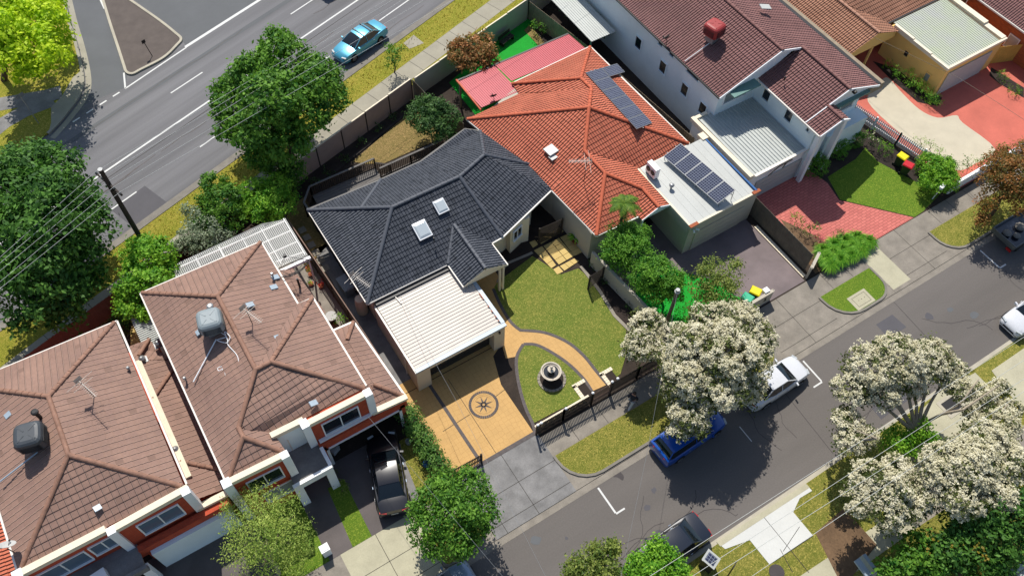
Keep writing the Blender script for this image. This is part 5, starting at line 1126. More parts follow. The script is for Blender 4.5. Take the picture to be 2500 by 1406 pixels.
wbin('yellow lidded bin behind the low rendered street wall', W(1845, 711, 1.0), R(28), 'lid_yellow'); wbin('green lidded bin under leaves behind the street wall', W(1825, 727, 1.0), R(20), 'lid_green')
# fountain
fx, fy = 15.12, 17.85; ft = thing('fountain', 'tiered stone fountain in a ring of pavers on the front lawn', 'fountain', (fx, fy, .06)); mb = MB(); mb.lathe((fx, fy, .06), [(.3, 0), (.32, .1), (.2, .2), (.16, .55), (.28, .62)], 18); mb.build('pedestal', 'stone_fountain', ft, True)
mb = MB(); mb.lathe((fx, fy, .62), [(.15, 0), (.5, .1), (.62, .22), (.64, .26), (.56, .26), (.5, .18), (.0, .14)], 24); mb.build('basin', 'stone_fountain', ft, True)
mb = MB(); mb.lathe((fx, fy, .79), [(0, .02), (.46, .02)], 20); mb.build('water', 'dark_glass', ft); mb = MB(); mb.lathe((fx, fy, .78), [(.12, 0), (.08, .2), (.2, .3), (.24, .36), (.05, .38), (.07, .5), (.1, .58), (.05, .68), (0, .7)], 14); mb.build('finial_figure', 'stone_fountain', ft, True)
mb = MB(); mb.lathe((fx, fy-.15, .06), [(.72, 0), (.72, .02), (0, .02)], 20); mb.build('garden_bed', 'marble_yard', kind='structure')
mb = MB()
for k in range(22): t = 2*math.pi*k/22; mb.obox((fx+.8*math.cos(t), fy-.15+.8*math.sin(t), .06), (math.cos(t), math.sin(t), 0), .16, .2, .06)
mb.build('paver_ring', 'stone_step', kind='structure')
for (x, y, a) in ((16.15, 15.95, 0), (18.05, 15.75, 0)):
    sheet('garden_bed', rect(x, x+.55, y-.4, y+.5), .068, 'marble_yard'); mb = MB(); [mb.box(x-.25, x, y-.4+k*.18, y-.24+k*.18, .05, .1) for k in range(6)]; [mb.box(x-.25+k*.18, x-.09+k*.18, y+.52, y+.75, .05, .1) for k in range(5)]; mb.build('bed_edging', 'cap_cream', kind='structure')
def boxthing(name, label, cat, c, s, mat, rz=0, group=None, top=None):
    "a casing with a slightly larger lid and four feet"
    b = thing(name, label, cat, c, group, rz); x, y, z = s; mb = MB(); mb.box(-x/2, x/2, -y/2, y/2, .05, z-.05); mb.build('casing', mat, b, local=True)
    mb = MB(); mb.box(-x/2-.02, x/2+.02, -y/2-.02, y/2+.02, z-.05, z); mb.box(-x/2+.05, x/2-.05, -y/2+.05, y/2-.05, z, z+.03); mb.build('lid', top or mat, b, local=True)
    mb = MB(); [mb.box(sx*x*.4-.03, sx*x*.4+.03, sy*y*.4-.03, sy*y*.4+.03, 0, .06) for sx in (-1, 1) for sy in (-1, 1)]; mb.build('base', 'dark_plastic', b, local=True); return b
boxthing('meter_box', 'white cabinet standing on the grass beside the footpath', 'cabinet', (-.95, 15.35, .05), (.45, .4, .95), 'white_paint')
boxthing('outdoor_unit', 'long grey cabinet in the shaded side passage beside the dark grey roof', 'cabinet', (7.35, 30.0, .05), (.65, 1.2, .8), 'cooler_pale', R(3)); 
mb = MB(); mb.lathe((7.5, 28.0, .05), [(.36, 0), (.38, .9), (.3, 1.5), (0, 1.55)], 20); tag(mb.build('hot_water_tank', 'render_beige', smooth=True), 'round cream hot water tank in the shaded side passage', 'water tank')
boxthing('letterbox', 'white letterbox on top of the rendered street wall by the driveway', 'letterbox', (29.9, 15.35, .95), (.35, .3, .35), 'white_paint')
sb = thing('solar_bin', 'black street bin with a small solar panel on top', 'bin', (16.1, 4.05, .03), None, R(20)); MB().box(-.3, .3, -.35, .35, 0, 1.1).build('cabinet', 'black_metal', sb, local=True)
mb = MB(); mb.poly([(-.36, -.4, 1.12), (.36, -.4, 1.12), (.36, .4, 1.3), (-.36, .4, 1.3)]); mb.box(-.32, .32, -.36, .36, 1.08, 1.11); mb.build('solar_top', 'pale_metal', sb, local=True); mb = MB(); mb.poly([(-.25, -.28, 1.155), (.25, -.28, 1.155), (.25, .28, 1.281), (-.25, .28, 1.281)], uv=[(0, 0), (.5, 0), (.5, .5), (0, .5)]); mb.build('cells', 'solar_cells', sb, local=True)
def pot(label, p, r, kind='mid', lt=None):
    P_ = thing('pot_plant', label, 'pot plant', p, 'potted plants'); mb = MB(); mb.lathe(p, [(r*.6, 0), (r, .9*r), (r*1.1, r), (r*.9, r), (0, r*.9)], 14); mb.build('pot', 'terracotta', P_); return P_, Vector(p)+Vector((0, 0, r*1.5))
# junk in and around the open garage
for k, (x, y, r, m_, lab) in enumerate(((2.2, 20.9, .17, 'cloth_pale', 'left of two'), (2.6, 20.8, .2, 'blue_metal', 'right of two'), (5.75, 18.6, .17, 'cloth_pale', ''))):
    b = thing('bucket', ('pale bucket standing by the garage wall, %s buckets' % lab) if lab else 'white bucket standing on the path beside the black sedan', 'bucket', (x, y, .05), 'buckets around the open garage'); mb = MB(); mb.lathe((x, y, .05), [(r*.8, 0), (r, .35), (r*.92, .35), (r*.75, .05), (0, .05)], 14); mb.build('pail', m_, b)
    mb = MB(); mb.path([(x+r*math.cos(t), y, .4+r*.6*math.sin(t)) for t in [math.pi*j/6 for j in range(7)]], .008, 4); mb.build('handle', 'steel', b)
boxthing('storage_box', 'white box against the left side inside the open garage', 'box', (1.9, 20.4, .05), (.5, .45, .5), 'cloth_pale', R(25)); boxthing('storage_box', 'white box at the right end inside the open garage', 'box', (5.5, 21.2, .05), (.6, .5, .5), 'cloth_pale', R(10))
boxthing('washing_machine', 'rounded white appliance in the middle of the open garage', 'appliance', (3.3, 21.2, .05), (.65, .6, .8), 'cloth_pale', R(-10))
mb = MB()
for y0, x0 in ((18.1, 6.05), (17.2, 6.15)):
    mb = MB(); [mb.box(x0, x0+.28, y0+k*.32, y0+k*.32+.09, .05, .24) for k in range(4)]; [mb.box(x0+j*.22, x0+j*.22+.06, y0, y0+1.05, .05, .24) for j in range(2)]
    tag(mb.build('breeze_blocks', 'concrete_path'), 'hollow concrete blocks beside the hedge, %s' % ('nearer the garage' if y0 > 18 else 'nearer the street'), 'blocks', 'hollow blocks by the hedge')
mb = MB(); mb.ball((6.0, 16.9, .25), .24, 8); tag(mb.build('plastic_bag', 'sky_blue_cloth', smooth=True), 'blue bundle lying by the hedge beside the black sedan', 'bag')
mb = MB(); mb.obox((6.25, 16.0, .1), (.2, 1, .1), .8, .5, .04); mb.obox((6.35, 15.5, .05), (.2, 1, 0), .9, .5, .12); tag(mb.build('timber_sheets', 'timber_yellow'), 'tan timber sheets leaning beside the hedge', 'boards')
st = thing('garden_table', 'round white garden table in the narrow yard beside the lattice fence', 'table', (5.55, 28.3, 0)); mb = MB(); mb.lathe((5.55, 28.3, .7), [(0, 0), (.36, 0), (.36, .04), (0, .04)], 20); mb.build('tabletop', 'cloth_pale', st); mb = MB(); mb.tube((5.55, 28.3, .04), (5.55, 28.3, .7), .22, .16, 14); mb.build('pedestal', 'dark_plastic', st)
mb = MB()
for k in range(5): mb.obox((22.7+k*.0, 43.6, .5), (.95, .31, 0), 1.5, .4, .05) if k == 0 else None
bn = thing('garden_bench', 'dark bench against the pale green wall by the artificial turf', 'bench', (28.6, 44.6, 0), None, R(18)); 
for k in range(3): MB().box(-.7, .7, -.25+k*.17, -.12+k*.17, .42, .46).build('slat', 'timber_dark', bn, local=True)
for x in (-.6, .55): MB().box(x, x+.06, -.25, .25, 0, .42).build('leg', 'timber_dark', bn, local=True)
MB().box(-.7, .7, .27, .31, .5, .85).build('backrest', 'timber_dark', bn, local=True)

# ================================================================ VEHICLES
def car(name, label, cat, pos, rz, paint_, L=4.7, Wd=1.8, H=1.46, kind='sedan', rails=False, light=False):
    c = thing(name, label, cat, (pos[0], pos[1], .0), None, rz); h = Wd/2; l2 = L/2
    belt = .92 if kind != 'suv' else 1.05; hood = .86 if kind != 'suv' else 1.0
    if kind == 'sedan': top = [(-1, .72, .80), (-.97, .95, .9), (-.8, 1.0, .97), (-.6, 1.02, .99)]
    else: top = [(-1, .85, .86), (-.98, .98, .95), (-.85, belt+.02, .98), (-.6, belt+.01, 1)]
    top += [(-.3, belt, 1), (0, belt, 1), (.3, belt, 1), (.46, hood+.06, .99), (.62, hood+.02, .98), (.8, hood-.05, .94), (.92, hood-.14, .86), (.98, hood-.25, .76), (1, .5, .70)]
    mb = MB(); rows = []
    for x, zt, w in top:
        X = x*l2; W_ = w*h; zb = .2 if abs(x) < .95 else .28
        rows.append([(X, -W_*.92, zb), (X, -W_, zb+.14), (X, -W_*1.0, .55 if zt > .6 else zt*.8), (X, -W_*.97, zt-.12), (X, -W_*.9, zt-.03), (X, -W_*.6, zt+.015), (X, 0, zt+.03)])
    for a, b in zip(rows, rows[1:]):
        for k in range(6):
            mb.poly([a[k], b[k], b[k+1], a[k+1]]); m_ = lambda p: (p[0], -p[1], p[2]); mb.poly([m_(a[k+1]), m_(b[k+1]), m_(b[k]), m_(a[k])])
    for r in (rows[0], rows[-1]): mb.poly(r+[(p[0], -p[1], p[2]) for p in reversed(r[:-1])])
    body = mb.build('body', paint_, c, True, True)
    if kind == 'sedan': g = [(-.70, .99, .80), (-.40, H-.06, .60), (-.3, H-.015, .62), (.02, H-.01, .63), (.12, H-.05, .62), (.47, .94, .80)]
    elif kind == 'wagon': g = [(-.93, belt, .78), (-.80, H-.1, .64), (-.74, H-.03, .66), (.05, H, .67), (.15, H-.04, .65), (.48, belt+.02, .82)]
    else: g = [(-.92, belt, .80), (-.78, H-.1, .66), (-.72, H-.03, .68), (.05, H, .69), (.14, H-.04, .67), (.42, belt+.04, .82)]
    P = [(x*l2, w*h, z) for x, z, w in g]; n = len(P); mb = MB()
    base = [(x, h*.86 if 0 < i < n-1 else w, belt-.02) for i, (x, w, z) in enumerate(P)]
    for i in range(n-1):
        (x0, w0, z0), (x1, w1, z1) = P[i], P[i+1]
        for s in (1, -1): 
            q = [(base[i][0], s*base[i][1], base[i][2]), (base[i+1][0], s*base[i+1][1], base[i+1][2]), (x1, s*w1, z1), (x0, s*w0, z0)]; mb.poly(q if s < 0 else q[::-1])
        mb.poly([(x0, -w0, z0), (x1, -w1, z1), (x1, 0, z1+.02), (x0, 0, z0+.02)]); mb.poly([(x0, 0, z0+.02), (x1, 0, z1+.02), (x1, w1, z1), (x0, w0, z0)])
    mb.build('windows', 'car_glass', c, True, True)
    mb = MB(); i0, i1 = 1, n-2
    for i in range(i0, i1):
        (x0, w0, z0), (x1, w1, z1) = P[i], P[i+1]; e = .018
        for f0, f1 in ((-1, -.5), (-.5, 0), (0, .5), (.5, 1)):
            zf = lambda f: .03*(1-f*f)+e; mb.poly([(x0, f0*(w0+.02), z0+zf(f0)), (x1, f0*(w1+.02), z1+zf(f0)), (x1, f1*(w1+.02), z1+zf(f1)), (x0, f1*(w0+.02), z0+zf(f1))])
        for s in (1, -1): mb.poly([(x0, s*(w0+.02), z0+e), (x1, s*(w1+.02), z1+e), (x1, s*(w1+.04), z1-.06), (x0, s*(w0+.04), z0-.06)])
    mb.build('roof', paint_, c, True, True)
    for s in (1, -1):
        mb = MB()
        for a, b in ((0, 1), (n-1, n-2)): mb.tube((P[a][0], s*P[a][1]*1.0, P[a][2]), (P[b][0], s*(P[b][1]+.02), P[b][2]), .035, n=5)
        xm = -.08*l2; mb.tube((xm, s*h*.87, belt), (xm, s*(h*.66), H-.05), .03, n=5); mb.build('pillars', paint_, c, True, True)
        mb = MB(); mb.obox((.36*l2, s*(h+.06), belt+.0), (.2, 1, 0), .2, .1, .14); mb.build('mirror', paint_, c, local=True)
        mb = MB(); mb.obox((l2*.93, s*h*.66, .6), (-.35*s, 1, 0), .36, .12, .13); mb.build('headlight', 'lamp_clear', c, local=True)
        mb = MB(); mb.obox((-l2*.965, s*h*.66, .78), (.25*s, 1, 0), .4, .1, .14); mb.build('tail_light', 'lamp_red', c, local=True)
        mb = MB(); [mb.obox((x, s*(h+.012), .78), (1, 0, 0), .16, .03, .03) for x in (.1*l2, -.32*l2)]; mb.build('door_handle', 'paint_silver' if paint_ != 'paint_white' else 'paint_white', c, local=True)
        for x in (-.58*l2, .6*l2):
            mb = MB(); mb.tube((x, s*(h-.22), .33), (x, s*(h+.005), .33), .36, n=22); mb.build('wheel_arch', 'void', c, local=True)
            mb = MB(); mb.tube((x, s*(h-.2), .31), (x, s*(h+.015), .31), .31, n=22); wh = mb.build('wheel', 'rubber', c, local=True)
            mb = MB(); mb.lathe((0, 0, 0), [(.2, 0), (.2, .01), (.05, .025), (0, .025)], 10); 
            for k in range(5): t = 2*math.pi*k/5; mb.bar((0, 0, .012), (.19*math.cos(t), .19*math.sin(t), .012), .05, .02)
            T = Matrix.Translation((x, s*(h+.018), .31)) @ Matrix.Rotation(R(-90*s), 4, 'X'); mb.v = [tuple(T @ Vector(p)) for p in mb.v]; mb.build('rim', 'rim', wh, local=True)
    mb = MB(); mb.box(-l2-.005, -l2+.02, -.2, .2, .55, .68); mb.build('number_plate', 'cloth_pale', c, local=True); mb = MB(); mb.box(l2-.08, l2+.0, -.4, .4, .42, .52); mb.build('grille', 'black_metal', c, local=True)
    if rails:
        for x in (.0, -.32): mb = MB(); mb.bar((x*l2, -.62, H+.06), (x*l2, .62, H+.06), .06, .03); [mb.box(x*l2-.04, x*l2+.04, s*.56-.04, s*.56+.04, H-.02, H+.07) for s in (-1, 1)]; mb.build('roof_rack', 'black_metal', c, local=True)
    return c
cc = M(23.35, 0)+Vector((0, 0, 0)); cp = Vector((18.62, 49.25, 0))+MN*.88
car('parked_car', 'light blue sedan with black roof racks standing on the main road', 'car', cp, R(197.5), 'paint_cyan', 4.8, 1.8, 1.46, rails=True)
car('moving_car', 'dark car cut off by the top edge of the photo on the main road', 'car', W(832, -42, 0), R(17.9), 'paint_black', 4.6)
car('parked_car', 'black sedan parked in the driveway in front of the open garage', 'car', (3.85, 17.45), R(72), 'paint_black', 4.85, 1.85, 1.47)
car('parked_car', 'white sedan parked half under the flowering tree by the kerb', 'car', (26.35, 10.3), R(1), 'paint_white', 4.6, 1.76, 1.46)
car('parked_car', 'blue wagon parked under the flowering street tree', 'car', (19.85, 10.4), R(2), 'paint_blue', 4.75, 1.8, 1.5, 'wagon')
car('parked_car', 'dark navy sedan parked on the far side of the street', 'car', (14.75, 5.75), R(182), 'paint_navy', 4.75, 1.84, 1.5)
car('parked_car', 'white car cut off by the right edge of the photo', 'car', (44.0, 5.35), R(180), 'paint_white', 4.6, 1.76, 1.48)
car('parked_car', 'silver blue hatchback cut off by the bottom edge of the photo', 'car', (3.05, 10.2), R(2), 'paint_silver', 4.3, 1.75, 1.45, 'wagon')
U = thing('tray_truck', 'grey tray truck parked at the right edge under the rusty leaved tree', 'truck', (49.2, 10.2, 0), None, R(0)); mb = MB(); mb.box(-2.6, 1.2, -.95, .95, .75, .85); mb.build('tray_floor', 'paint_navy', U, local=True)
for q in ((-2.6, 1.2, -.98, -.93, .85, 1.2), (-2.6, 1.2, .93, .98, .85, 1.2), (-2.65, -2.6, -.98, .98, .8, 1.2), (1.15, 1.2, -.9, .9, .85, 1.5)): MB().box(*q).build('tray_side', 'paint_tray', U, local=True)
mb = MB(); mb.path([(.9, -.85, .9), (.9, -.85, 1.9), (.9, .85, 1.9), (.9, .85, .9)], .04); mb.build('rack', 'black_metal', U, local=True)
MB().prism([(1.3, -.9), (4.2, -.85), (4.4, -.5), (4.4, .5), (4.2, .85), (1.3, .9)], .4, 1.05).build('cab', 'paint_silver', U, local=True); MB().box(1.4, 2.9, -.8, .8, 1.05, 1.75).build('cabin_windows', 'car_glass', U, local=True); MB().box(1.45, 2.7, -.75, .75, 1.75, 1.8).build('cab_roof', 'paint_silver', U, local=True)
for x in (-1.6, 3.3):
    for s in (-1, 1): MB().tube((x, s*.7, .36), (x, s*.93, .36), .36, n=20).build('wheel', 'rubber', U, local=True)
mb = MB(); mb.box(-2.72, -2.64, -.9, -.5, .55, .72); mb.build('tail_light', 'lamp_red', U, local=True)
for k, (x, y, s) in enumerate(((47.2, 10.4, .3), (47.6, 9.9, .25), (48.4, 10.3, .35))):
    mb = MB(); mb.ball((x, y, 1.0), s, 6, sz=.6); tag(mb.build('rubble_bag', 'concrete_path'), 'pale rubble bag on the tray of the grey truck', 'bag', 'rubble bags on the truck tray')

# ================================================================ POLES AND WIRES
UP = Vector((-2.42, 39.2, 0)); up_ = thing('power_pole', 'tall timber power pole with a crossarm beside the main road', 'pole', (UP.x, UP.y, 0)); top = W(245, 415, 9.3)
mb = MB(); mb.tube((top.x, top.y, -.1), (top.x, top.y, 9.3), .17, .13, 14); mb.build('post', 'timber_dark', up_)
ax = MD.cross(Vector((0, 0, 1))); arm0, arm1 = W(248, 462, 8.0), W(300, 470, 8.0); t0 = Vector((top.x, top.y, 8.0)); aw = Vector((MN.x, MN.y, 0))
mb = MB(); mb.bar(t0-aw*1.25, t0+aw*1.25, .1, .12); mb.bar(t0-aw*.6+Vector((0, 0, .1)), t0+aw*.0+Vector((0, 0, -.7)), .04, .04); mb.build('crossarm', 'timber_dark', up_)
mb = MB(); [mb.lathe(t0+aw*(-1.15+.575*k)+Vector((0, 0, .1)), [(.05, 0), (.07, .08), (.04, .16), (0, .18)], 8) for k in range(5)]; mb.tube((top.x, top.y, 9.3), (top.x, top.y, 9.36), .14, n=12); mb.build('insulators', 'steel', up_)
def wire(label, pts, r=.014, group=None, mat='steel', sag=.0):
    P = []
    for a, b in zip(pts, pts[1:]):
        for k in range(8): t = k/8; q = Vector(a).lerp(Vector(b), t); q.z -= sag*4*t*(1-t); P.append(q)
    P.append(Vector(pts[-1])); mb = MB(); mb.path(P, r, 5); return tag(mb.build('power_line', mat), label, 'wire', group)
names = ('first', 'second', 'third', 'fourth', 'fifth')
for k, (yl, pp, ur) in enumerate(((637, (262, 455), 948), (650, (270, 462), 962), (668, (278, 470), 986), (695, (284, 476), 1040), (711, (290, 482), 1112))):
    a = t0+aw*(1.15-.575*k)+Vector((0, 0, .25)); l = W(-30, yl+18, 8.0); r_ = W(ur+30, -20, 8.0)
    wire('%s overhead wire counted from the top left, crossing the large dark trees' % names[k], [l+(l-a)*.8, l, a, r_, r_+(r_-a)*.5], .011, 'overhead wires along the main road', 'pale_metal')
wire('thin spacer wire joining the overhead wires above the blue sedan', [W(914, 20, 8.0), W(966, 58, 8.0)], .012)
P2 = Vector((22.55, 16.45, 0)); sp = thing('power_pole', 'slim grey street pole behind the flowering tree', 'pole', P2); tp = W(1655, 708, 6.0); mb = MB(); mb.tube((tp.x, tp.y, 0), (tp.x, tp.y, 6.0), .13, .1, 14); mb.build('post', 'timber_grey', sp)
mb = MB(); mb.lathe((tp.x, tp.y, 5.75), [(.12, 0), (.17, .05), (.17, .12), (.12, .17)], 12); mb.tube((tp.x, tp.y, 6.0), (tp.x, tp.y, 6.05), .12, n=12); mb.tube((tp.x+.16, tp.y, 4.2), (tp.x+.13, tp.y, 5.8), .03, n=6); mb.build('pole_cap', 'pale_metal', sp)
wire('service wire from the slim street pole passing over the blue wagon', [(tp.x, tp.y, 5.8), W(1577, 1118, 6.1), W(1500, 1480, 6.8)], .007, None, 'steel')
wire('service wire from the garage roof across the tan driveway', [W(973, 712, 3.1), W(1064, 888, 4.0), W(1109, 969, 4.5), W(1380, 1500, 7)], .007, None, 'steel')
wire('service wire from the white corner pier over the black sedan', [W(900, 1018, 5.3), W(991, 1127, 5.9), W(1290, 1480, 7)], .007, None, 'steel')
wire('service wire crossing the yellow garage and red paving', [W(2130, 90, 4), W(2340, 190, 5.5), W(2540, 318, 7)], .012, None, 'timber_grey')
for k, (a, b) in enumerate((((1586, 1406), (2338, 926)), ((1690, 1406), (2280, 1022)), ((1740, 1406), (2304, 1049)), ((1800, 1430), (2500, 955)))):
    p, q = W(*a, 7.2), W(*b, 7.2); d = q-p; wire('%s overhead wire counted from the street, bottom right corner' % names[k], [p-d*.4, p, q, q+d*.6], .012, 'overhead wires above the south side of the street', 'pale_metal')
mb = MB(); b = W(96, 304, 0); mb.tube(b, b+Vector((-.12, .5, 2.6)), .035, n=8); mb.obox(b+Vector((-.12, .5, 2.35)), (.95, .31, 0), .6, .03, .3); tag(mb.build('street_sign', 'steel'), 'thin sign post on the grass corner at the top left', 'sign')
mb = MB(); b = W(372, 138, .1); mb.tube(b, b+Vector((-.15, .35, 1.3)), .03, n=6); mb.obox(b+Vector((-.15, .35, 1.1)), (1, .3, 0), .3, .03, .3); tag(mb.build('island_sign', 'timber_dark'), 'dark leaning post on the traffic island', 'sign')
mb = MB(); b = W(1776, 1406, .05); mb.tube(b, b+Vector((-.05, .1, 2.0)), .04, n=8); mb.obox(b+Vector((-.05, .1, 1.8)), (.9, .4, 0), .45, .03, .3); tag(mb.build('street_sign', 'black_metal'), 'black sign post on the verge beside the new white crossover', 'sign')
mb = MB(); b = W(2276, 486, .05); mb.tube(b, b+Vector((.1, -.05, 1.3)), .035, n=6); mb.obox(b+Vector((.1, -.05, 1.25)), (1, .2, 0), .5, .25, .2); tag(mb.build('letterbox', 'white_paint'), 'white letterbox on a leaning post beside the large clipped shrub', 'letterbox')
mb = MB(); mb.bar(W(2090, 1366, 1.2), W(2130, 1420, 1.2), .35, .12); mb.bar(W(2090, 1366, .05), W(2130, 1420, .05), .2, 1.15); tag(mb.build('front_wall', 'blue_metal'), 'short pale blue capped wall at the bottom edge among trees', 'wall')
mb = MB(); mb.bar(W(2400, 1440, 2.6), W(2520, 1365, 2.6), .3, .12); mb.poly([W(2405, 1445, 2.5), W(2530, 1372, 2.5), W(2560, 1420, 2.9), W(2450, 1480, 2.9)]); tag(mb.build('roof_edge', 'pale_metal'), 'pale gutter and roof edge in the bottom right corner', 'roof')

# ================================================================ PERSON
def skin(name, mat, parent, chains, root=0):
    me = bpy.data.meshes.new(name); vs, es, rs = [], [], []
    idx = {}
    for ch in chains:
        prev = None
        for p, r in ch:
            k = tuple(round(x, 4) for x in p)
            if k not in idx: idx[k] = len(vs); vs.append(p); rs.append(r)
            if prev is not None: es.append((prev, idx[k]))
            prev = idx[k]
    me.from_pydata(vs, es, []); me.materials.append(MATS[mat]); o = bpy.data.objects.new(name, me); scene.collection.objects.link(o)
    md_ = o.modifiers.new('skin', 'SKIN'); sv = me.skin_vertices[0].data
    for i, r in enumerate(rs): sv[i].radius = (r, r)
    sv[root].use_root = True; s2 = o.modifiers.new('sub', 'SUBSURF'); s2.levels = s2.render_levels = 2; md_.use_smooth_shade = True
    o.parent = parent; return o
pe = thing('person', 'person in a dark top and pale trousers walking beside the dark picket fence', 'person', (18.15, 13.75, .05), None, R(20))
pel, che, nk, hd = (0, 0, .95), (.03, 0, 1.35), (.05, 0, 1.5), (.07, 0, 1.64)
legs = [[(pel, .13), ((.12, s*.09, .93), .1), ((.2*s+.05, s*.1, .5), .065), ((.42*s, s*.1, .1), .04), ((.42*s+.16, s*.1, .05), .035)] for s in (1, -1)]
arms = [[(che, .15), ((.03, s*.19, 1.4), .06), ((-.12*s, s*.25, 1.13), .045), ((-.02*s+.1, s*.25, .9), .032), ((-.02*s+.13, s*.25, .82), .028)] for s in (1, -1)]
bo = skin('body', 'skin', pe, [[(pel, .13), (che, .14), (nk, .055), (hd, .09), ((.08, 0, 1.74), .07)]]+legs+arms)
skin('jumper', 'cloth_dark', pe, [[((0, 0, .98), .16), ((.03, 0, 1.35), .18), ((.045, 0, 1.46), .08)]]+[[((.03, 0, 1.35), .18), ((.03, s*.2, 1.4), .08), ((-.12*s, s*.25, 1.13), .062), ((-.02*s+.09, s*.25, .93), .05)] for s in (1, -1)])
skin('trousers', 'cloth_pale', pe, [[((0, 0, .96), .155), ((.12*0, s*.09, .86), .11), ((.2*s+.05, s*.1, .5), .085), ((.42*s, s*.1, .16), .062)] for s in (1, -1)])
mb = MB(); mb.ball((.05, 0, 1.69), .105, 8); mb.build('hair', 'hair', pe, True, True)
for s in (1, -1):
    for k in range(4): skin('finger', 'skin', bo, [[((-.02*s+.13, s*.25+(k-1.5)*.018, .82), .01), ((-.02*s+.14, s*.25+(k-1.5)*.02, .76), .008), ((-.02*s+.15, s*.25+(k-1.5)*.02, .73-.004*k), .006)]])

# ================================================================ TREES AND PLANTS
def leaves(centres, nper, size, spread, rng, up=.35, flat=.75, asp=.55):
    "centres: Nx6 array of clump centre and outward direction"
    N = len(centres)*nper; c = np.repeat(centres[:, :3], nper, 0); d = np.repeat(centres[:, 3:6], nper, 0)
    sp_ = np.repeat(centres[:, 6:7], nper, 0)
    p = c+rng.normal(0, 1, (N, 3))*sp_*np.array([1, 1, flat])
    n = d*.75+rng.normal(0, .5, (N, 3))+np.array([0, 0, up]); n /= np.linalg.norm(n, axis=1, keepdims=True)
    t = np.cross(n, rng.normal(0, 1, (N, 3))); t /= np.linalg.norm(t, axis=1, keepdims=True); b = np.cross(n, t)
    s = size*rng.uniform(.6, 1.3, (N, 1)); a = t*s*.5; b = b*s*.5*asp
    V = np.stack([p-a, p+b-a*.1, p+a, p-b-a*.1], 1).reshape(-1, 3)
    tint = np.clip(np.repeat(centres[:, 7], nper)+rng.uniform(-.28, .28, N), 0, 1)
    return V, tint
def leaf_mesh(name, V, tint, mat, parent):
    n = len(V)//4; me = bpy.data.meshes.new(name); me.vertices.add(len(V)); me.vertices.foreach_set('co', V.astype(np.float32).ravel())
    me.loops.add(n*4); me.loops.foreach_set('vertex_index', np.arange(n*4, dtype=np.int32)); me.polygons.add(n)
    me.polygons.foreach_set('loop_start', np.arange(0, n*4, 4, dtype=np.int32)); me.polygons.foreach_set('loop_total', np.full(n, 4, dtype=np.int32))
    at = me.attributes.new('tint', 'FLOAT', 'FACE'); at.data.foreach_set('value', tint.astype(np.float32)); me.update(calc_edges=True); me.validate()
    me.materials.append(MATS[mat]); o = bpy.data.objects.new(name, me); scene.collection.objects.link(o)
    o.parent = parent; o.matrix_parent_inverse = Matrix.Translation(-Vector(parent.get('_loc', (0, 0, 0)))); return o
def clumps(lobes, dens, cs, rng, inner=.25, gap=.0, low=-.55):
    "clump centres on the skin of every lobe, bumpy, with holes"
    out = []
    for lb in lobes:
        x, y, z, r = lb[:4]; sz = lb[4] if len(lb) > 4 else .8; n = max(6, int(dens*4*math.pi*r*r*.75))
        d = rng.normal(0, 1, (n, 3)); d /= np.linalg.norm(d, axis=1, keepdims=True); d = d[d[:, 2] > low]
        ph = rng.uniform(0, 6.3, 6); f = 3.1
        nz = np.sin(d[:, 0]*f+ph[0])*np.sin(d[:, 1]*f+ph[1])+np.sin(d[:, 2]*f*1.3+ph[2])*np.sin(d[:, 0]*f*1.7+ph[3])
        keep = nz > -1.2+gap*1.6; d, nz = d[keep], nz[keep]
        rad = r*(1+.09*nz+rng.normal(0, .05, len(d))); ins = rng.random(len(d)) < inner; rad = np.where(ins, rad*rng.uniform(.45, .85, len(d)), rad)
        stray = rng.random(len(d)) < .1; rad = np.where(stray, rad*rng.uniform(1.05, 1.22, len(d)), rad)
        tint = np.clip(.42+.22*nz+rng.normal(0, .2, len(d)), 0, 1)
        p = np.array([x, y, z])+d*rad[:, None]*np.array([1, 1, sz]); ok = p[:, 2] > .1; out.append(np.c_[p, d, np.full(len(d), cs), tint][ok])
    return np.concatenate(out)
def LB(l): return [(*W(u, v, z), r)+tuple(rest) for u, v, z, r, *rest in l]
SEED = [11]
def limbs(parent, base, lobes, r, mat, rng, frac=.55, k=7, lean=None):
    mb = MB(); L = sorted(lobes, key=lambda q: -q[3])[:k]; cz = min(q[2] for q in L); b = Vector(base); f = b+Vector((0, 0, max(.4, cz*frac)))
    cx = sum(q[0] for q in L)/len(L); cy = sum(q[1] for q in L)/len(L); f.x += (cx-b.x)*.3; f.y += (cy-b.y)*.3
    mid = b.lerp(f, .5)+Vector((.08, -.06, 0)); mb.path([b-Vector((0, 0, .1)), mid, f], r, 10, r1=r*.72)
    for q in L:
        e = Vector(q[:3]); m1 = f.lerp(e, .5)+Vector((rng.uniform(-.2, .2), rng.uniform(-.2, .2), .25)); mb.path([f, m1, e], r*.5, 7, r1=r*.16)
        for j in range(3):
            a = Vector((rng.normal(0, 1), rng.normal(0, 1), rng.uniform(0, 1))).normalized(); mb.tube(m1.lerp(e, .5), e+a*q[3]*.7, r*.17, r*.06, 5)
    mb.build('trunk', mat, parent)
def puffs(lobes, k, f, rng):
    "small lobes budding from the big ones"
    out = list(lobes)
    for q in lobes:
        r, sz = q[3], (q[4] if len(q) > 4 else .8)
        for _ in range(k):
            d = rng.normal(0, 1, 3); d[2] = abs(d[2])*.8+.05; d /= np.linalg.norm(d); out.append((q[0]+d[0]*r*.8, q[1]+d[1]*r*.8, q[2]+d[2]*r*.8*sz, r*f*rng.uniform(.8, 1.25), .9))
    return out
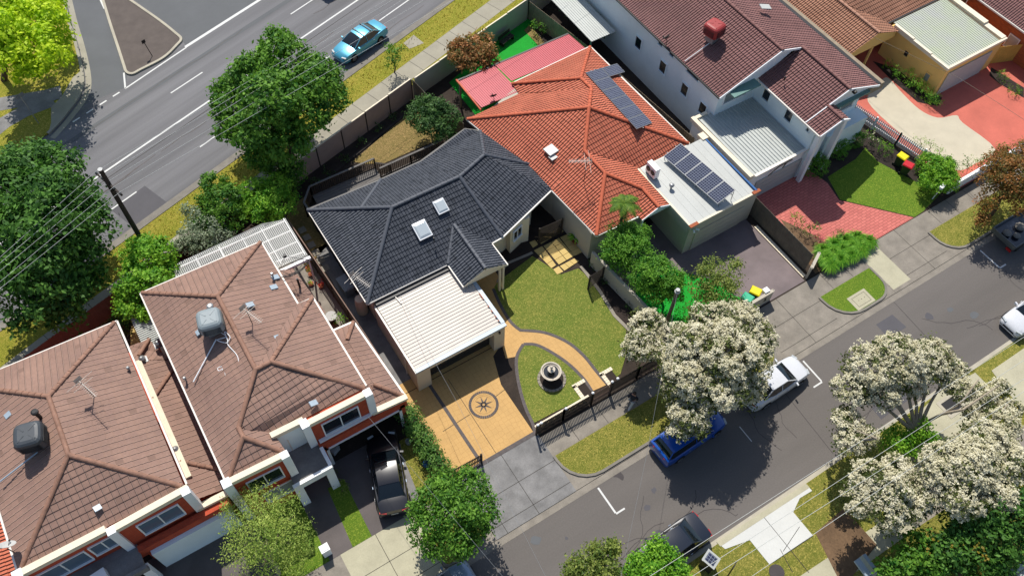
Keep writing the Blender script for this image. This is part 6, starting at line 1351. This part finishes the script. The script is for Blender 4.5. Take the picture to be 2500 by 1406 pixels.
def tree(name, label, cat, base, lobes, leafm, size=.22, dens=3.2, nper=14, cs=.2, r=.2, bark='bark', gap=0, inner=.25, group=None, blossom=None, asp=.55, up=.35, low=-.55, part='crown'):
    SEED[0] += 1; rng = np.random.default_rng(SEED[0]); T = thing(name, label, cat, tuple(base), group); b = Vector(base)
    limbs(T, b, lobes, r, bark, rng)
    big = max(q[3] for q in lobes) > .6; LL = puffs(lobes, 5, .38, rng) if big else lobes
    if big: dens, nper, size = dens*1.25, int(nper*1.35), size*1.15
    c = clumps(LL, dens, cs, rng, inner, gap, low); V, t = leaves(c, nper, size, cs, rng, up, .75, asp); leaf_mesh(part, V, t, 'leaf_'+leafm, T)
    if blossom:
        bm, bs, bd, bn = blossom; rng = np.random.default_rng(SEED[0]+500); c = clumps(puffs(lobes, 7, .36, rng) if bd > 5 else lobes, bd, bs[1], rng, 0, gap*.5, -.15); c[:, 2] += .08
        V, t = leaves(c, bn, bs[0], bs[1], rng, .8, .8, .9); leaf_mesh('blossom', V, t, 'leaf_'+bm, T)
    return T
def B0(u, v, z=.05): return tuple(W(u, v, z))
# along the main road
tree('street_tree', 'large round green tree on the verge of the main road, left of the blue sedan', 'tree', (8.6, 40.9, .05), LB([(690, 150, 6.5, 1.5), (620, 190, 6, 1.5), (760, 210, 6, 1.5), (570, 250, 5, 1.25), (660, 240, 7.4, 1.7), (740, 290, 5, 1.5), (800, 240, 4.6, 1.15), (630, 320, 5, 1.5), (570, 310, 4.2, 1.0), (700, 350, 4.2, 1.3), (640, 370, 3.6, 1.0), (770, 175, 5, 1.1), (675, 110, 6, 1.05), (800, 190, 4.4, .9), (560, 215, 4.8, .9)]), 'mid', .26, 4.2, 15, .22, .24, gap=.25)
tree('street_tree', 'very large dark green tree filling the left edge beside the power pole', 'tree', (-8.2, 41.4, .05), LB([(50, 430, 6.5, 1.7), (135, 415, 5.5, 1.4), (115, 480, 7, 1.8), (20, 490, 6.5, 1.7), (185, 480, 5, 1.25), (205, 540, 5, 1.5), (110, 560, 6.6, 2.0), (20, 590, 6, 1.8), (180, 620, 4.6, 1.5), (90, 660, 5.4, 1.8), (20, 690, 5, 1.6), (150, 700, 4, 1.5), (210, 680, 3.2, 1.0), (70, 750, 4, 1.4), (160, 760, 3.2, 1.0), (220, 600, 4, .9), (75, 385, 5, 1.0), (20, 400, 5, 1.0)]), 'dark', .27, 3.6, 14, .24, .34, gap=.45)
tree('street_tree', 'bright yellow green tree in the top left corner', 'tree', (-6.5, 60.5, .1), LB([(30, 20, 5, 1.7), (100, 50, 5, 1.6), (25, 90, 5.5, 1.7), (90, 120, 5, 1.6), (20, 150, 4.6, 1.4), (135, 95, 4, .9), (125, 20, 3.6, .9), (75, 170, 4, 1.0), (135, 140, 3.6, .7), (10, 60, 5, 1.3)]), 'bright', .3, 3.3, 13, .26, .24, gap=.45)
tree('tree', 'dense green tree between the power pole and the pergola', 'tree', B0(360, 700), LB([(350, 640, 3.4, 1.15), (390, 620, 3, .9), (330, 690, 3.2, 1.1), (370, 690, 3.6, 1.1), (320, 745, 2.6, .9), (365, 745, 2.6, .9), (405, 660, 2.6, .7), (345, 600, 2.8, .7)]), 'lime', .18, 7, 14, .15, .12, gap=.1)
shr = 'shrubs behind the pergola'
tree('shrub', 'green upright shrub between the verge and the path, left of the big round tree', 'shrub', B0(545, 530), LB([(525, 450, 3, .8), (545, 490, 3, 1.0), (520, 500, 2.6, .8), (560, 530, 2.4, .9), (500, 540, 2.2, .8)]), 'mid', .17, 7, 14, .14, .09)
tree('shrub', 'grey green loose shrub at the left end of the pergola shrubs', 'shrub', B0(485, 600), LB([(480, 520, 2.4, .75), (505, 560, 2.4, .9), (470, 570, 2, .75), (500, 600, 1.8, .8), (450, 600, 1.6, .6), (540, 590, 1.8, .8)]), 'grey', .14, 7, 12, .14, .07, gap=.3)
tree('shrub', 'bright green leafy shrub overhanging the right end of the pergola', 'shrub', B0(650, 530), LB([(630, 470, 2.6, 1.0), (675, 460, 2.6, .9), (690, 500, 2.4, .9), (640, 510, 2.4, .9), (600, 500, 2.2, .8), (665, 520, 2, .8)]), 'lime', .2, 7, 12, .15, .1, asp=.3)
tree('shrub', 'dark green shrub at the left corner of the mauve wall', 'shrub', B0(690, 430), LB([(680, 400, 2.0, .75), (715, 420, 1.8, .8), (660, 405, 1.8, .7), (635, 400, 1.6, .6), (700, 445, 1.5, .7)]), 'mid', .15, 8, 12, .13, .08)
tree('young_tree', 'small slender green tree on the verge behind the blue sedan', 'tree', B0(962, 178), LB([(962, 125, 2.2, .5), (955, 150, 1.7, .5), (970, 145, 1.6, .45), (950, 110, 2.2, .35), (985, 118, 2.0, .3)]), 'mid', .16, 9, 11, .12, .06, gap=.3)
tree('small_tree', 'small tree with orange tipped leaves beside the artificial turf', 'tree', B0(1160, 195), LB([(1150, 115, 3, .85), (1185, 130, 2.8, .8), (1130, 140, 2.6, .8), (1165, 155, 2.6, .85), (1200, 160, 2, .55), (1120, 115, 2.4, .6), (1180, 95, 2.6, .55)]), 'rust', .22, 7, 12, .15, .1, gap=.3, asp=.4)
tree('small_tree', 'glossy green tree at the corner of the dry back lawn', 'tree', B0(1065, 335), LB([(1055, 265, 2.8, .85), (1095, 285, 2.6, .8), (1020, 285, 2.4, .75), (1050, 310, 2.4, .9), (1085, 320, 2.2, .7), (1035, 255, 2.4, .6)]), 'deep', .2, 8, 13, .14, .1, gap=.2, asp=.4)
for k, (u, v) in enumerate(((800, 420), (840, 385), (880, 345), (925, 312), (960, 285), (1000, 262), (770, 445))):
    tree('bed_plant', 'low dark plants in the shade of the mauve wall', 'plant', B0(u, v), [(*W(u, v, .35), .34, .7)], 'deep', .12, 14, 8, .09, .02, group='low dark plants under the mauve wall')
for k, (u, v, r) in enumerate(((1318, 72, .5), (1308, 60, .35))): tree('shrub', ('leafy shrub in the bed behind the pink verandah roof, %s one') % ('larger' if k == 0 else 'smaller upper'), 'shrub', B0(u+3, v+18), [(*W(u, v, .8), r, 1.0)], 'lime' if k else 'mid', .13, 12, 10, .11, .04)
# front gardens on the near side
tree('clipped_tree', 'round clipped tree by the beige wall, the one nearer the houses', 'tree', B0(1535, 655), LB([(1520, 580, 3.0, 1.0), (1545, 605, 3.0, 1.05), (1500, 610, 2.6, .85), (1560, 575, 2.6, .7), (1520, 640, 2.2, .8)]), 'clip', .11, 14, 14, .11, .1, group='round trees by the beige wall')
tree('clipped_tree', 'round clipped tree by the beige wall, the one nearer the street', 'tree', B0(1615, 735), LB([(1590, 655, 3.0, 1.0), (1620, 680, 3.0, 1.05), (1575, 680, 2.6, .85), (1635, 710, 2.4, .8), (1600, 710, 2.2, .85)]), 'clip', .11, 14, 14, .11, .1, group='round trees by the beige wall')
tree('small_tree', 'loose olive green tree beside the yellow lidded bin', 'tree', B0(1745, 785), LB([(1745, 665, 3.2, .9), (1780, 680, 2.8, .75), (1715, 690, 2.8, .85), (1755, 715, 2.8, 1.0), (1720, 745, 2.2, .85), (1780, 745, 2.2, .8), (1790, 650, 2.8, .4)]), 'olive', .13, 8, 11, .16, .08, gap=.45)
tree('shrub', 'bright lime shrub at the foot of the slim street pole', 'shrub', B0(1675, 790), LB([(1670, 770, 1.2, .55), (1695, 780, 1.1, .5), (1655, 795, .9, .4), (1680, 800, .8, .5)]), 'lime', .11, 14, 12, .09, .03)
tree('red_flowers', 'red flowering plant at the left end of the rendered street wall', 'plant', B0(1805, 745), [(*W(1805, 739, .7), .28, .8)], 'redf', .1, 16, 8, .07, .02)
tree('wall_creeper', 'green creeper spilling over the rendered street wall', 'plant', B0(1830, 765), [(*W(1835, 748, .9), .3, .8), (*W(1815, 765, .7), .3, .8)], 'mid', .1, 12, 8, .09, .02, gap=.4)
# flowering street trees: pale blossom over the leaves
FB = ('flower', (.095, .07), 19, 26)
tree('flowering_tree', 'cream flowering tree on the verge over the blue wagon', 'tree', (22.6, 12.3, .05), LB([(1580, 800, 3.6, .95), (1560, 850, 3.4, .85), (1590, 850, 3.2, .8), (1740, 800, 5.2, 1.35), (1800, 790, 4.8, 1.2), (1690, 850, 5.2, 1.3), (1770, 860, 5.8, 1.5), (1840, 830, 4.4, 1.1), (1830, 890, 4.4, 1.1), (1680, 920, 4.8, 1.2), (1760, 940, 4.8, 1.3), (1820, 945, 3.8, .95), (1640, 880, 4, .8), (1650, 950, 4, .85), (1675, 1010, 3.8, .85), (1710, 985, 3.8, .8), (1655, 1055, 3.2, .55), (1700, 1035, 3.4, .6)]), 'under', .16, 5, 11, .16, .26, 'bark_pale', gap=.1, blossom=FB)
tree('flowering_tree', 'cream flowering tree in the bottom right with bare forked branches', 'tree', B0(2230, 1140), LB([(2120, 900, 5.4, 1.2), (2190, 880, 5.6, 1.3), (2270, 880, 5, 1.1), (2310, 920, 4.4, .85), (2080, 950, 4.8, 1.0), (2150, 960, 4.6, .9), (2220, 930, 4.4, .9), (2065, 1030, 4, .75), (2070, 1080, 3.8, .75), (2110, 1070, 3.6, .6), (2340, 950, 4.4, .7), (2400, 970, 4.2, .6), (2375, 1015, 3.8, .5), (2440, 950, 4.2, .5), (2330, 905, 4.2, .6)]), 'under', .15, 5, 11, .15, .26, 'bark_pale', gap=.3, blossom=FB)
tree('flowering_tree', 'cream flowering tree in the bottom right above the dark leafy trees', 'tree', B0(2310, 1230), LB([(2400, 1080, 5, 1.1), (2440, 1040, 4.6, .9), (2450, 1130, 4.8, 1.1), (2370, 1130, 5.4, 1.3), (2300, 1140, 5, 1.1), (2420, 1200, 4.6, 1.1), (2350, 1210, 4.8, 1.1), (2280, 1190, 4.4, .9), (2460, 1000, 4, .6), (2240, 1220, 3.8, .7)]), 'under', .15, 5, 11, .15, .24, 'bark_pale', gap=.15, blossom=FB)
tree('flowering_tree', 'cream flowering tree in the bottom right nearest the new white crossover', 'tree', B0(2180, 1300), LB([(2120, 1170, 4.4, .95), (2170, 1190, 4.6, 1.0), (2100, 1220, 4, .9), (2160, 1240, 4.2, 1.0), (2210, 1240, 4, .8), (2190, 1140, 4, .7), (2230, 1190, 3.8, .6)]), 'under', .15, 5, 11, .15, .2, 'bark_pale', gap=.25, blossom=FB)
for k, (u, v, z, r) in enumerate(((2190, 1080, 2.6, .8), (2240, 1050, 2.6, .7))): tree('shrub', 'bright green bush between the flowering trees, %s one' % ('lower' if k == 0 else 'upper right'), 'shrub', B0(u, v+60), [(*W(u, v, z), r, .9), (*W(u+25, v+20, z-.4), r*.7)], 'lime', .15, 8, 12, .14, .07)
for k, (lb, lab, lf) in enumerate((([(2480, 1180, 4, 1.2), (2440, 1250, 4.2, 1.3), (2490, 1260, 4, 1.1), (2400, 1290, 3.8, 1.1), (2460, 1320, 3.6, 1.1)], 'dark glossy tree at the right edge under the flowering trees', 'dark'), ([(2340, 1290, 3.6, .9), (2300, 1340, 3.2, .9), (2360, 1350, 3.4, 1.0), (2400, 1370, 3, 1.0), (2430, 1400, 2.6, .8)], 'dark green tree with yellow tips at the bottom edge', 'rust'), ([(2240, 1340, 3, .8), (2210, 1380, 2.6, .8), (2270, 1390, 2.6, .9), (2170, 1400, 2.2, .6)], 'small green tree at the bottom edge beside the pale blue wall', 'mid'))):
    tree('tree', lab, 'tree', B0(lb[0][0], lb[0][1]+110), LB(lb), 'dark' if lf == 'rust' else lf, .22, 5, 12, .2, .14, gap=.2, blossom=('yel', (.16, .15), 1.2, 8) if lf == 'rust' else None)
tree('street_tree', 'wispy pale green tree in front of the red brick house at the bottom', 'tree', B0(680, 1400), LB([(640, 1230, 4.2, .85), (690, 1260, 4.2, .95), (600, 1280, 3.8, .8), (650, 1310, 4.6, 1.1), (710, 1320, 4, .9), (590, 1350, 3.6, .8), (640, 1380, 3.8, 1.0), (710, 1375, 3.6, .8), (570, 1240, 3.6, .5), (610, 1205, 4, .45), (740, 1340, 3.4, .5)]), 'willow', .13, 8, 12, .2, .13, 'bark_pale', gap=.45, inner=.35, asp=.3)
tree('street_tree', 'dense green street tree between the hedge and the driveway crossover', 'tree', B0(1180, 1300), LB([(1090, 1200, 3.6, .95), (1150, 1190, 3.6, .9), (1050, 1230, 3.4, .8), (1110, 1250, 4, 1.15), (1170, 1240, 3.6, .9), (1050, 1290, 3.2, .85), (1110, 1310, 3.4, .95), (1160, 1290, 3, .75), (1020, 1250, 2.8, .5), (1060, 1330, 2.8, .6)]), 'mid', .16, 8, 13, .15, .1, gap=.15)
tree('street_tree', 'yellow green tree at the bottom edge left of the navy car', 'tree', B0(1455, 1480), LB([(1440, 1365, 4, .75), (1480, 1355, 4, .65), (1425, 1395, 3.6, .8), (1470, 1400, 3.8, .8), (1500, 1335, 3.6, .35), (1400, 1400, 3, .5)]), 'olive', .14, 9, 12, .14, .09, gap=.2)
tree('street_tree', 'bright green tree at the bottom edge covering the nose of the navy car', 'tree', B0(1600, 1480), LB([(1605, 1350, 4, .7), (1580, 1380, 4, .8), (1630, 1385, 3.8, .85), (1560, 1400, 3.6, .7), (1600, 1410, 3.6, .9), (1650, 1400, 3.4, .6)]), 'lime', .14, 9, 12, .14, .1, gap=.15)
tree('street_tree', 'rusty leaved street tree over the grey tray truck', 'tree', B0(2412, 535), LB([(2440, 410, 4, 1.0), (2480, 430, 4.4, 1.2), (2420, 450, 3.6, .8), (2470, 490, 3.6, 1.0), (2410, 500, 2.8, .6), (2500, 380, 4, 1.0), (2510, 470, 4, 1.1), (2440, 385, 3.6, .7), (2400, 540, 2.2, .4)]), 'maple', .15, 8, 12, .17, .14, gap=.35)
hp = [W(1005+14*k, 1015+19*k, .9) for k in range(7)]
tree('hedge', 'green hedge between the black sedan and the tan driveway', 'hedge', (6.6, 17.4, .05), [(p.x, p.y, .75, .58, 1.3) for p in [Vector((6.5-.02*k, 19.9-.75*k, 0)) for k in range(7)]], 'hedge', .14, 26, 14, .12, .05)
for k in range(4): tree('low_shrub', 'small green shrub between the portico and the driveway', 'shrub', (1.15, 19.3-.42*k, .05), [(1.15+.08*k, 19.1-.42*k, .3, .3, .8)], 'olive', .1, 14, 9, .09, .02, group='low shrubs beside the portico')
def agap(label, u, v, r, n, seed):
    rng = np.random.default_rng(seed); P_ = W(u, v, .05); T = thing('strappy_plant', label, 'plant', P_, 'strappy clumps by the footpath'); V = []; tint = []
    for k in range(n):
        a = rng.uniform(0, 6.28); rr = r*rng.uniform(.05, .45); b = np.array([P_.x+rr*math.cos(a), P_.y+rr*math.sin(a), .1]); d = np.array([math.cos(a), math.sin(a), 0]); L_ = r*rng.uniform(.5, .9); s = np.array([-d[1], d[0], 0])*.022
        p1 = b+d*L_*.35+np.array([0, 0, r*.75]); p2 = b+d*L_+np.array([0, 0, r*.45]); V += [b-s, b+s, p1+s, p1-s, p1-s, p1+s, p2+s*.3, p2-s*.3]; t = rng.random(); tint += [t, t]
    leaf_mesh('blades', np.array(V), np.array(tint), 'leaf_blade', T)
ag = [(2010, 640), (2030, 625), (2052, 618), (2075, 610), (2098, 602), (2115, 598), (2020, 655), (2045, 642), (2070, 630), (2095, 618), (2005, 620), (2032, 605), (2058, 595), (2085, 588)]
for k, (u, v) in enumerate(ag): agap('strappy green clump in the mass between timber fence and footpath', u, v, .66, 260, k)
tree('rose_bush', 'leafy rose bush beside the grey timber fence, the larger one', 'shrub', B0(1975, 562), LB([(1965, 548, .9, .5), (1985, 560, .8, .5)]), 'mid', .11, 12, 10, .1, .03, gap=.2); tree('rose_bush', 'small leafy rose bush at the house end of the timber fence', 'shrub', B0(1940, 535), LB([(1940, 527, .7, .34)]), 'lime', .1, 14, 10, .09, .02)
tree('rose_bush', 'pink flowering bush beside the grey timber fence', 'shrub', B0(2000, 590), LB([(2000, 580, .6, .32), (2003, 592, .5, .3)]), 'pinkf', .09, 16, 9, .08, .02); tree('ball_shrub', 'dark round shrub at the top of the strappy clumps', 'shrub', B0(2048, 578), LB([(2048, 572, .5, .38)]), 'dark', .08, 24, 10, .06, .02)
def ball(label, u, v, r, lf='clip', sz=1.0, z=None, sx=1): return tree('ball_shrub', label, 'shrub', B0(u, v+10), [(*W(u, v, z or r*.9), r, sz)], lf, .07, 40, 9, .05, .03, inner=.1, low=-.9)
ball('large round clipped ball beside the white garage door', 1990, 402, .85); ball('clipped ball with a yellow tip between the garage and the porch', 2045, 362, .75, 'clip'); ball('round clipped ball in the shaded corner by the picket fence', 2088, 340, .62)
ball('flat clipped ball on the small lawn left of the bins', 2162, 364, .5, 'lime'); ball('clipped ball right of the red lidded bin', 2262, 400, .75, 'lime')
tree('shrub', 'large bright clipped shrub beside the white front wall', 'shrub', B0(2285, 460), LB([(2290, 420, 1.3, .95), (2310, 440, 1.2, .8), (2275, 445, 1.1, .8), (2305, 405, 1.2, .7)]), 'lime', .12, 16, 12, .1, .05)
tree('rose_bush', 'white flowering rose at the house end of the small lawn', 'shrub', B0(2125, 340), LB([(2122, 325, .9, .45), (2140, 350, .8, .45)]), 'mid', .11, 12, 10, .1, .03, gap=.2, blossom=('flower', (.1, .06), 2, 5))
for k, (u, v) in enumerate(((2245, 345), (2268, 353), (2290, 370))): tree('rose_bush', 'loose rose bush on the aggregate yard behind the white picket fence', 'shrub', B0(u, v+12), LB([(u, v, .8, .4)]), 'lime', .1, 11, 9, .1, .03, gap=.3, group='rose bushes behind the white picket fence')
for k, (u, v) in enumerate(((2360, 395), (2385, 400), (2450, 365), (2330, 415), (2410, 385))): tree('rose_bush', 'loose green bush along the inside of the white front wall', 'shrub', B0(u, v+12), LB([(u, v, .8, .45)]), 'mid', .11, 11, 9, .11, .03, gap=.3, group='bushes inside the white front wall')
for k, (u, v, r) in enumerate(((2172, 160, .45), (2190, 175, .4), (2215, 190, .6), (2235, 205, .6), (2255, 222, .55), (2275, 238, .6), (2250, 200, .5), (2288, 245, .45))): tree('strappy_shrub', 'spiky green shrub in the row along the yellow garage wall', 'shrub', B0(u, v+8), [(*W(u, v, .6), r, 1.0)], 'blade' if k % 2 else 'lime', .22, 10, 10, .1, .03, asp=.15, gap=.1, group='spiky shrubs along the yellow garage wall')
for k, (u, v, r) in enumerate(((2448, 190, .5), (2478, 222, .5))): tree('strappy_shrub', 'spiky green shrub by the golden timber fence, %s one' % ('upper' if k == 0 else 'lower'), 'shrub', B0(u, v+8), [(*W(u, v, .4), r, .8)], 'lime', .22, 10, 9, .1, .03, asp=.15)
for k, (u, v) in enumerate(((1447, 648), (1470, 675), (1510, 705), (1535, 745), (1480, 690))): tree('bed_plant', 'small plant in the dark bed below the beige wall', 'plant', B0(u, v), [(*W(u, v, .3), .28, .8)], 'mid' if k == 0 else 'deep', .1, 16, 8, .08, .02, group='small plants in the dark bed below the beige wall')
tree('shrub', 'bright green shrub in the narrow yard between the brown and dark grey roofs', 'shrub', B0(829, 786), [(*W(829, 782, .5), .42, .9)], 'lime', .12, 16, 9, .1, .02); tree('shrub', 'dark green bush at the corner of the low lean-to roof', 'shrub', B0(300, 800), [(*W(300, 790, 1), .7)], 'dark', .12, 12, 9, .1, .03)
for k, (u, v, lf) in enumerate(((752, 655, 'yel'), (760, 672, 'yel'), (760, 695, 'lime'), (785, 700, 'redf'), (765, 640, 'rust'))):
    P_, q = pot(('orange leaved', 'yellow leaved', 'green leaved', 'red flowered', 'brown leaved')[k]+' pot plant in the narrow yard by the mesh dish', tuple(W(u, v, .05)), .17); rng = np.random.default_rng(90+k); c = clumps([(q.x, q.y, q.z+.1, .22)], 20, .06, rng); V, t = leaves(c, 8, .1, .06, rng); leaf_mesh('foliage', V, t, 'leaf_'+lf, P_)
P_, q = pot('potted plant with long leaves beside the square yellow pavers', tuple(W(1405, 592, .05)), .3); V, t = [], []
rng = np.random.default_rng(5)
for k in range(90):
    a = rng.uniform(0, 6.28); d = np.array([math.cos(a), math.sin(a), 0]); s = np.array([-d[1], d[0], 0])*.05; b = np.array([q.x, q.y, q.z-.1]); L_ = rng.uniform(.3, .65); p1 = b+d*L_*.5+np.array([0, 0, .35]); p2 = b+d*L_+np.array([0, 0, .25]); V += [b-s*.3, b+s*.3, p1+s, p1-s, p1-s, p1+s, p2+s*.2, p2-s*.2]; t += [rng.random()]*2
leaf_mesh('foliage', np.array(V), np.array(t), 'leaf_lime', P_)
# palm
pb = W(1535, 640, .05); ph = Vector((pb.x, pb.y, 4.6)); hp_ = W(1525, 495, 5.0); ph = hp_; T = thing('palm_tree', 'small palm rising above the round clipped trees', 'tree', (ph.x, ph.y, .05)); mb = MB(); mb.path([(ph.x, ph.y, 0), (ph.x+.05, ph.y, 2.4), (ph.x, ph.y, 4.9)], .13, 10, r1=.09); mb.build('trunk', 'bark', T)
V, t = [], []; rng = np.random.default_rng(3)
for k in range(13):
    a = 2*math.pi*k/13+rng.uniform(-.2, .2); L_ = rng.uniform(1.0, 1.5); el = rng.uniform(.2, 1.1); pts = []
    for j in range(14): s = j/13; pts.append(np.array([ph.x+math.cos(a)*L_*s, ph.y+math.sin(a)*L_*s, ph.z-.1+L_*(math.sin(el)*s*1.2-1.0*s*s)]))
    for j in range(1, 14):
        d = pts[j]-pts[j-1]; d /= np.linalg.norm(d); n = np.cross(d, [0, 0, 1]); n /= np.linalg.norm(n); w = .27*math.sin(math.pi*min(1, j/13*.9+.12))
        for sg in (1, -1):
            for o_ in (0, .5):
                p = pts[j-1]+(pts[j]-pts[j-1])*o_; e = p+n*sg*w+d*w*.5-np.array([0, 0, w*.35]); V += [p-d*.035, p+d*.035, e+d*.012, e-d*.012]; t.append(rng.random())
leaf_mesh('fronds', np.array(V), np.array(t), 'leaf_palm', T)
bt = next(o for o in scene.collection.objects if o.get('label', '').startswith('cream flowering tree in the bottom right with bare'))
for pts in ([(2262, 1030, 2.5), (2300, 1010, 3.6), (2345, 985, 4.6), (2375, 945, 5.2), (2390, 925, 5.4)], [(2300, 1010, 3.6), (2350, 1000, 4.6), (2410, 960, 5.2), (2440, 940, 5.4)], [(2330, 1062, 3.2), (2390, 1050, 4.4), (2440, 1010, 5.2), (2462, 985, 5.4)], [(2390, 1050, 4.4), (2430, 1058, 4.8), (2460, 1060, 5)], [(2165, 1150, 3.4), (2175, 1190, 4.4), (2180, 1225, 5.0)], [(2100, 1075, 4.2), (2140, 1070, 4.6), (2090, 1050, 4.8)]):
    mb = MB(); mb.path([W(*q) for q in pts], .09, 7, r1=.03); mb.build('bare_branch', 'bark_pale', bt)
# dark trees behind the white house, top of the photo
for k, (u, v, lab) in enumerate(((1395, 20, 'left'), (1440, 55, 'right'))): tree('shrub', 'dark shrub with white flowers behind the tall grey fence, %s one' % lab, 'shrub', B0(u, v+20), LB([(u, v, 1.6, .8), (u+25, v+22, 1.4, .7)]), 'deep', .14, 9, 10, .12, .05, blossom=('flower', (.1, .08), 1.2, 5))
# loose grass on the verges
def tufts(label, polys, n, h, seed, leafm):
    rng = np.random.default_rng(seed); V, t = [], []; T = None
    for (x0, x1, y0, y1, fr) in polys:
        m_ = int(n*abs((x1-x0)*(y1-y0))); X = rng.uniform(x0, x1, m_); Y_ = rng.uniform(y0, y1, m_)
        if fr: p = np.stack([MO.x+MD.x*X+MN.x*Y_, MO.y+MD.y*X+MN.y*Y_, np.full(m_, .07)], 1)
        else: p = np.stack([X, Y_, np.full(m_, .08)], 1)
        a = rng.uniform(0, 6.28, m_); s = np.stack([np.cos(a), np.sin(a), a*0], 1)*.035; l = np.stack([rng.normal(0, .03, m_), rng.normal(0, .03, m_), rng.uniform(.4, 1, m_)*h], 1)
        V.append(np.stack([p-s, p+s, p+l+s*.2, p+l-s*.2], 1).reshape(-1, 3)); t.append(rng.random(m_))
    V = np.concatenate(V); t = np.concatenate(t); n_ = len(V)//4; me = bpy.data.meshes.new('grass'); e = bpy.data.objects.new('tmp', None); e['_loc'] = (0, 0, 0)
    o = leaf_mesh('grass', V, t, leafm, e); o.parent = None; bpy.data.objects.remove(e); tag(o, label, 'grass', kind='stuff'); return o
tufts('long dry grass tufts growing on the main road verge', [(-4, 45, -2.3, -.35, 1), (22, 45, -4.35, -4.05, 1)], 26, .12, 1, 'leaf_yel')
tufts('rough grass tufts growing on the street verges', [(13.8, 27.2, 11.6, 13.4, 0), (34.2, 37.4, 12.6, 13.4, 0), (45, 51, 11.6, 13.4, 0)], 30, .06, 2, 'leaf_olive')
for o in LOCS:
    if '_loc' in o: del o['_loc']
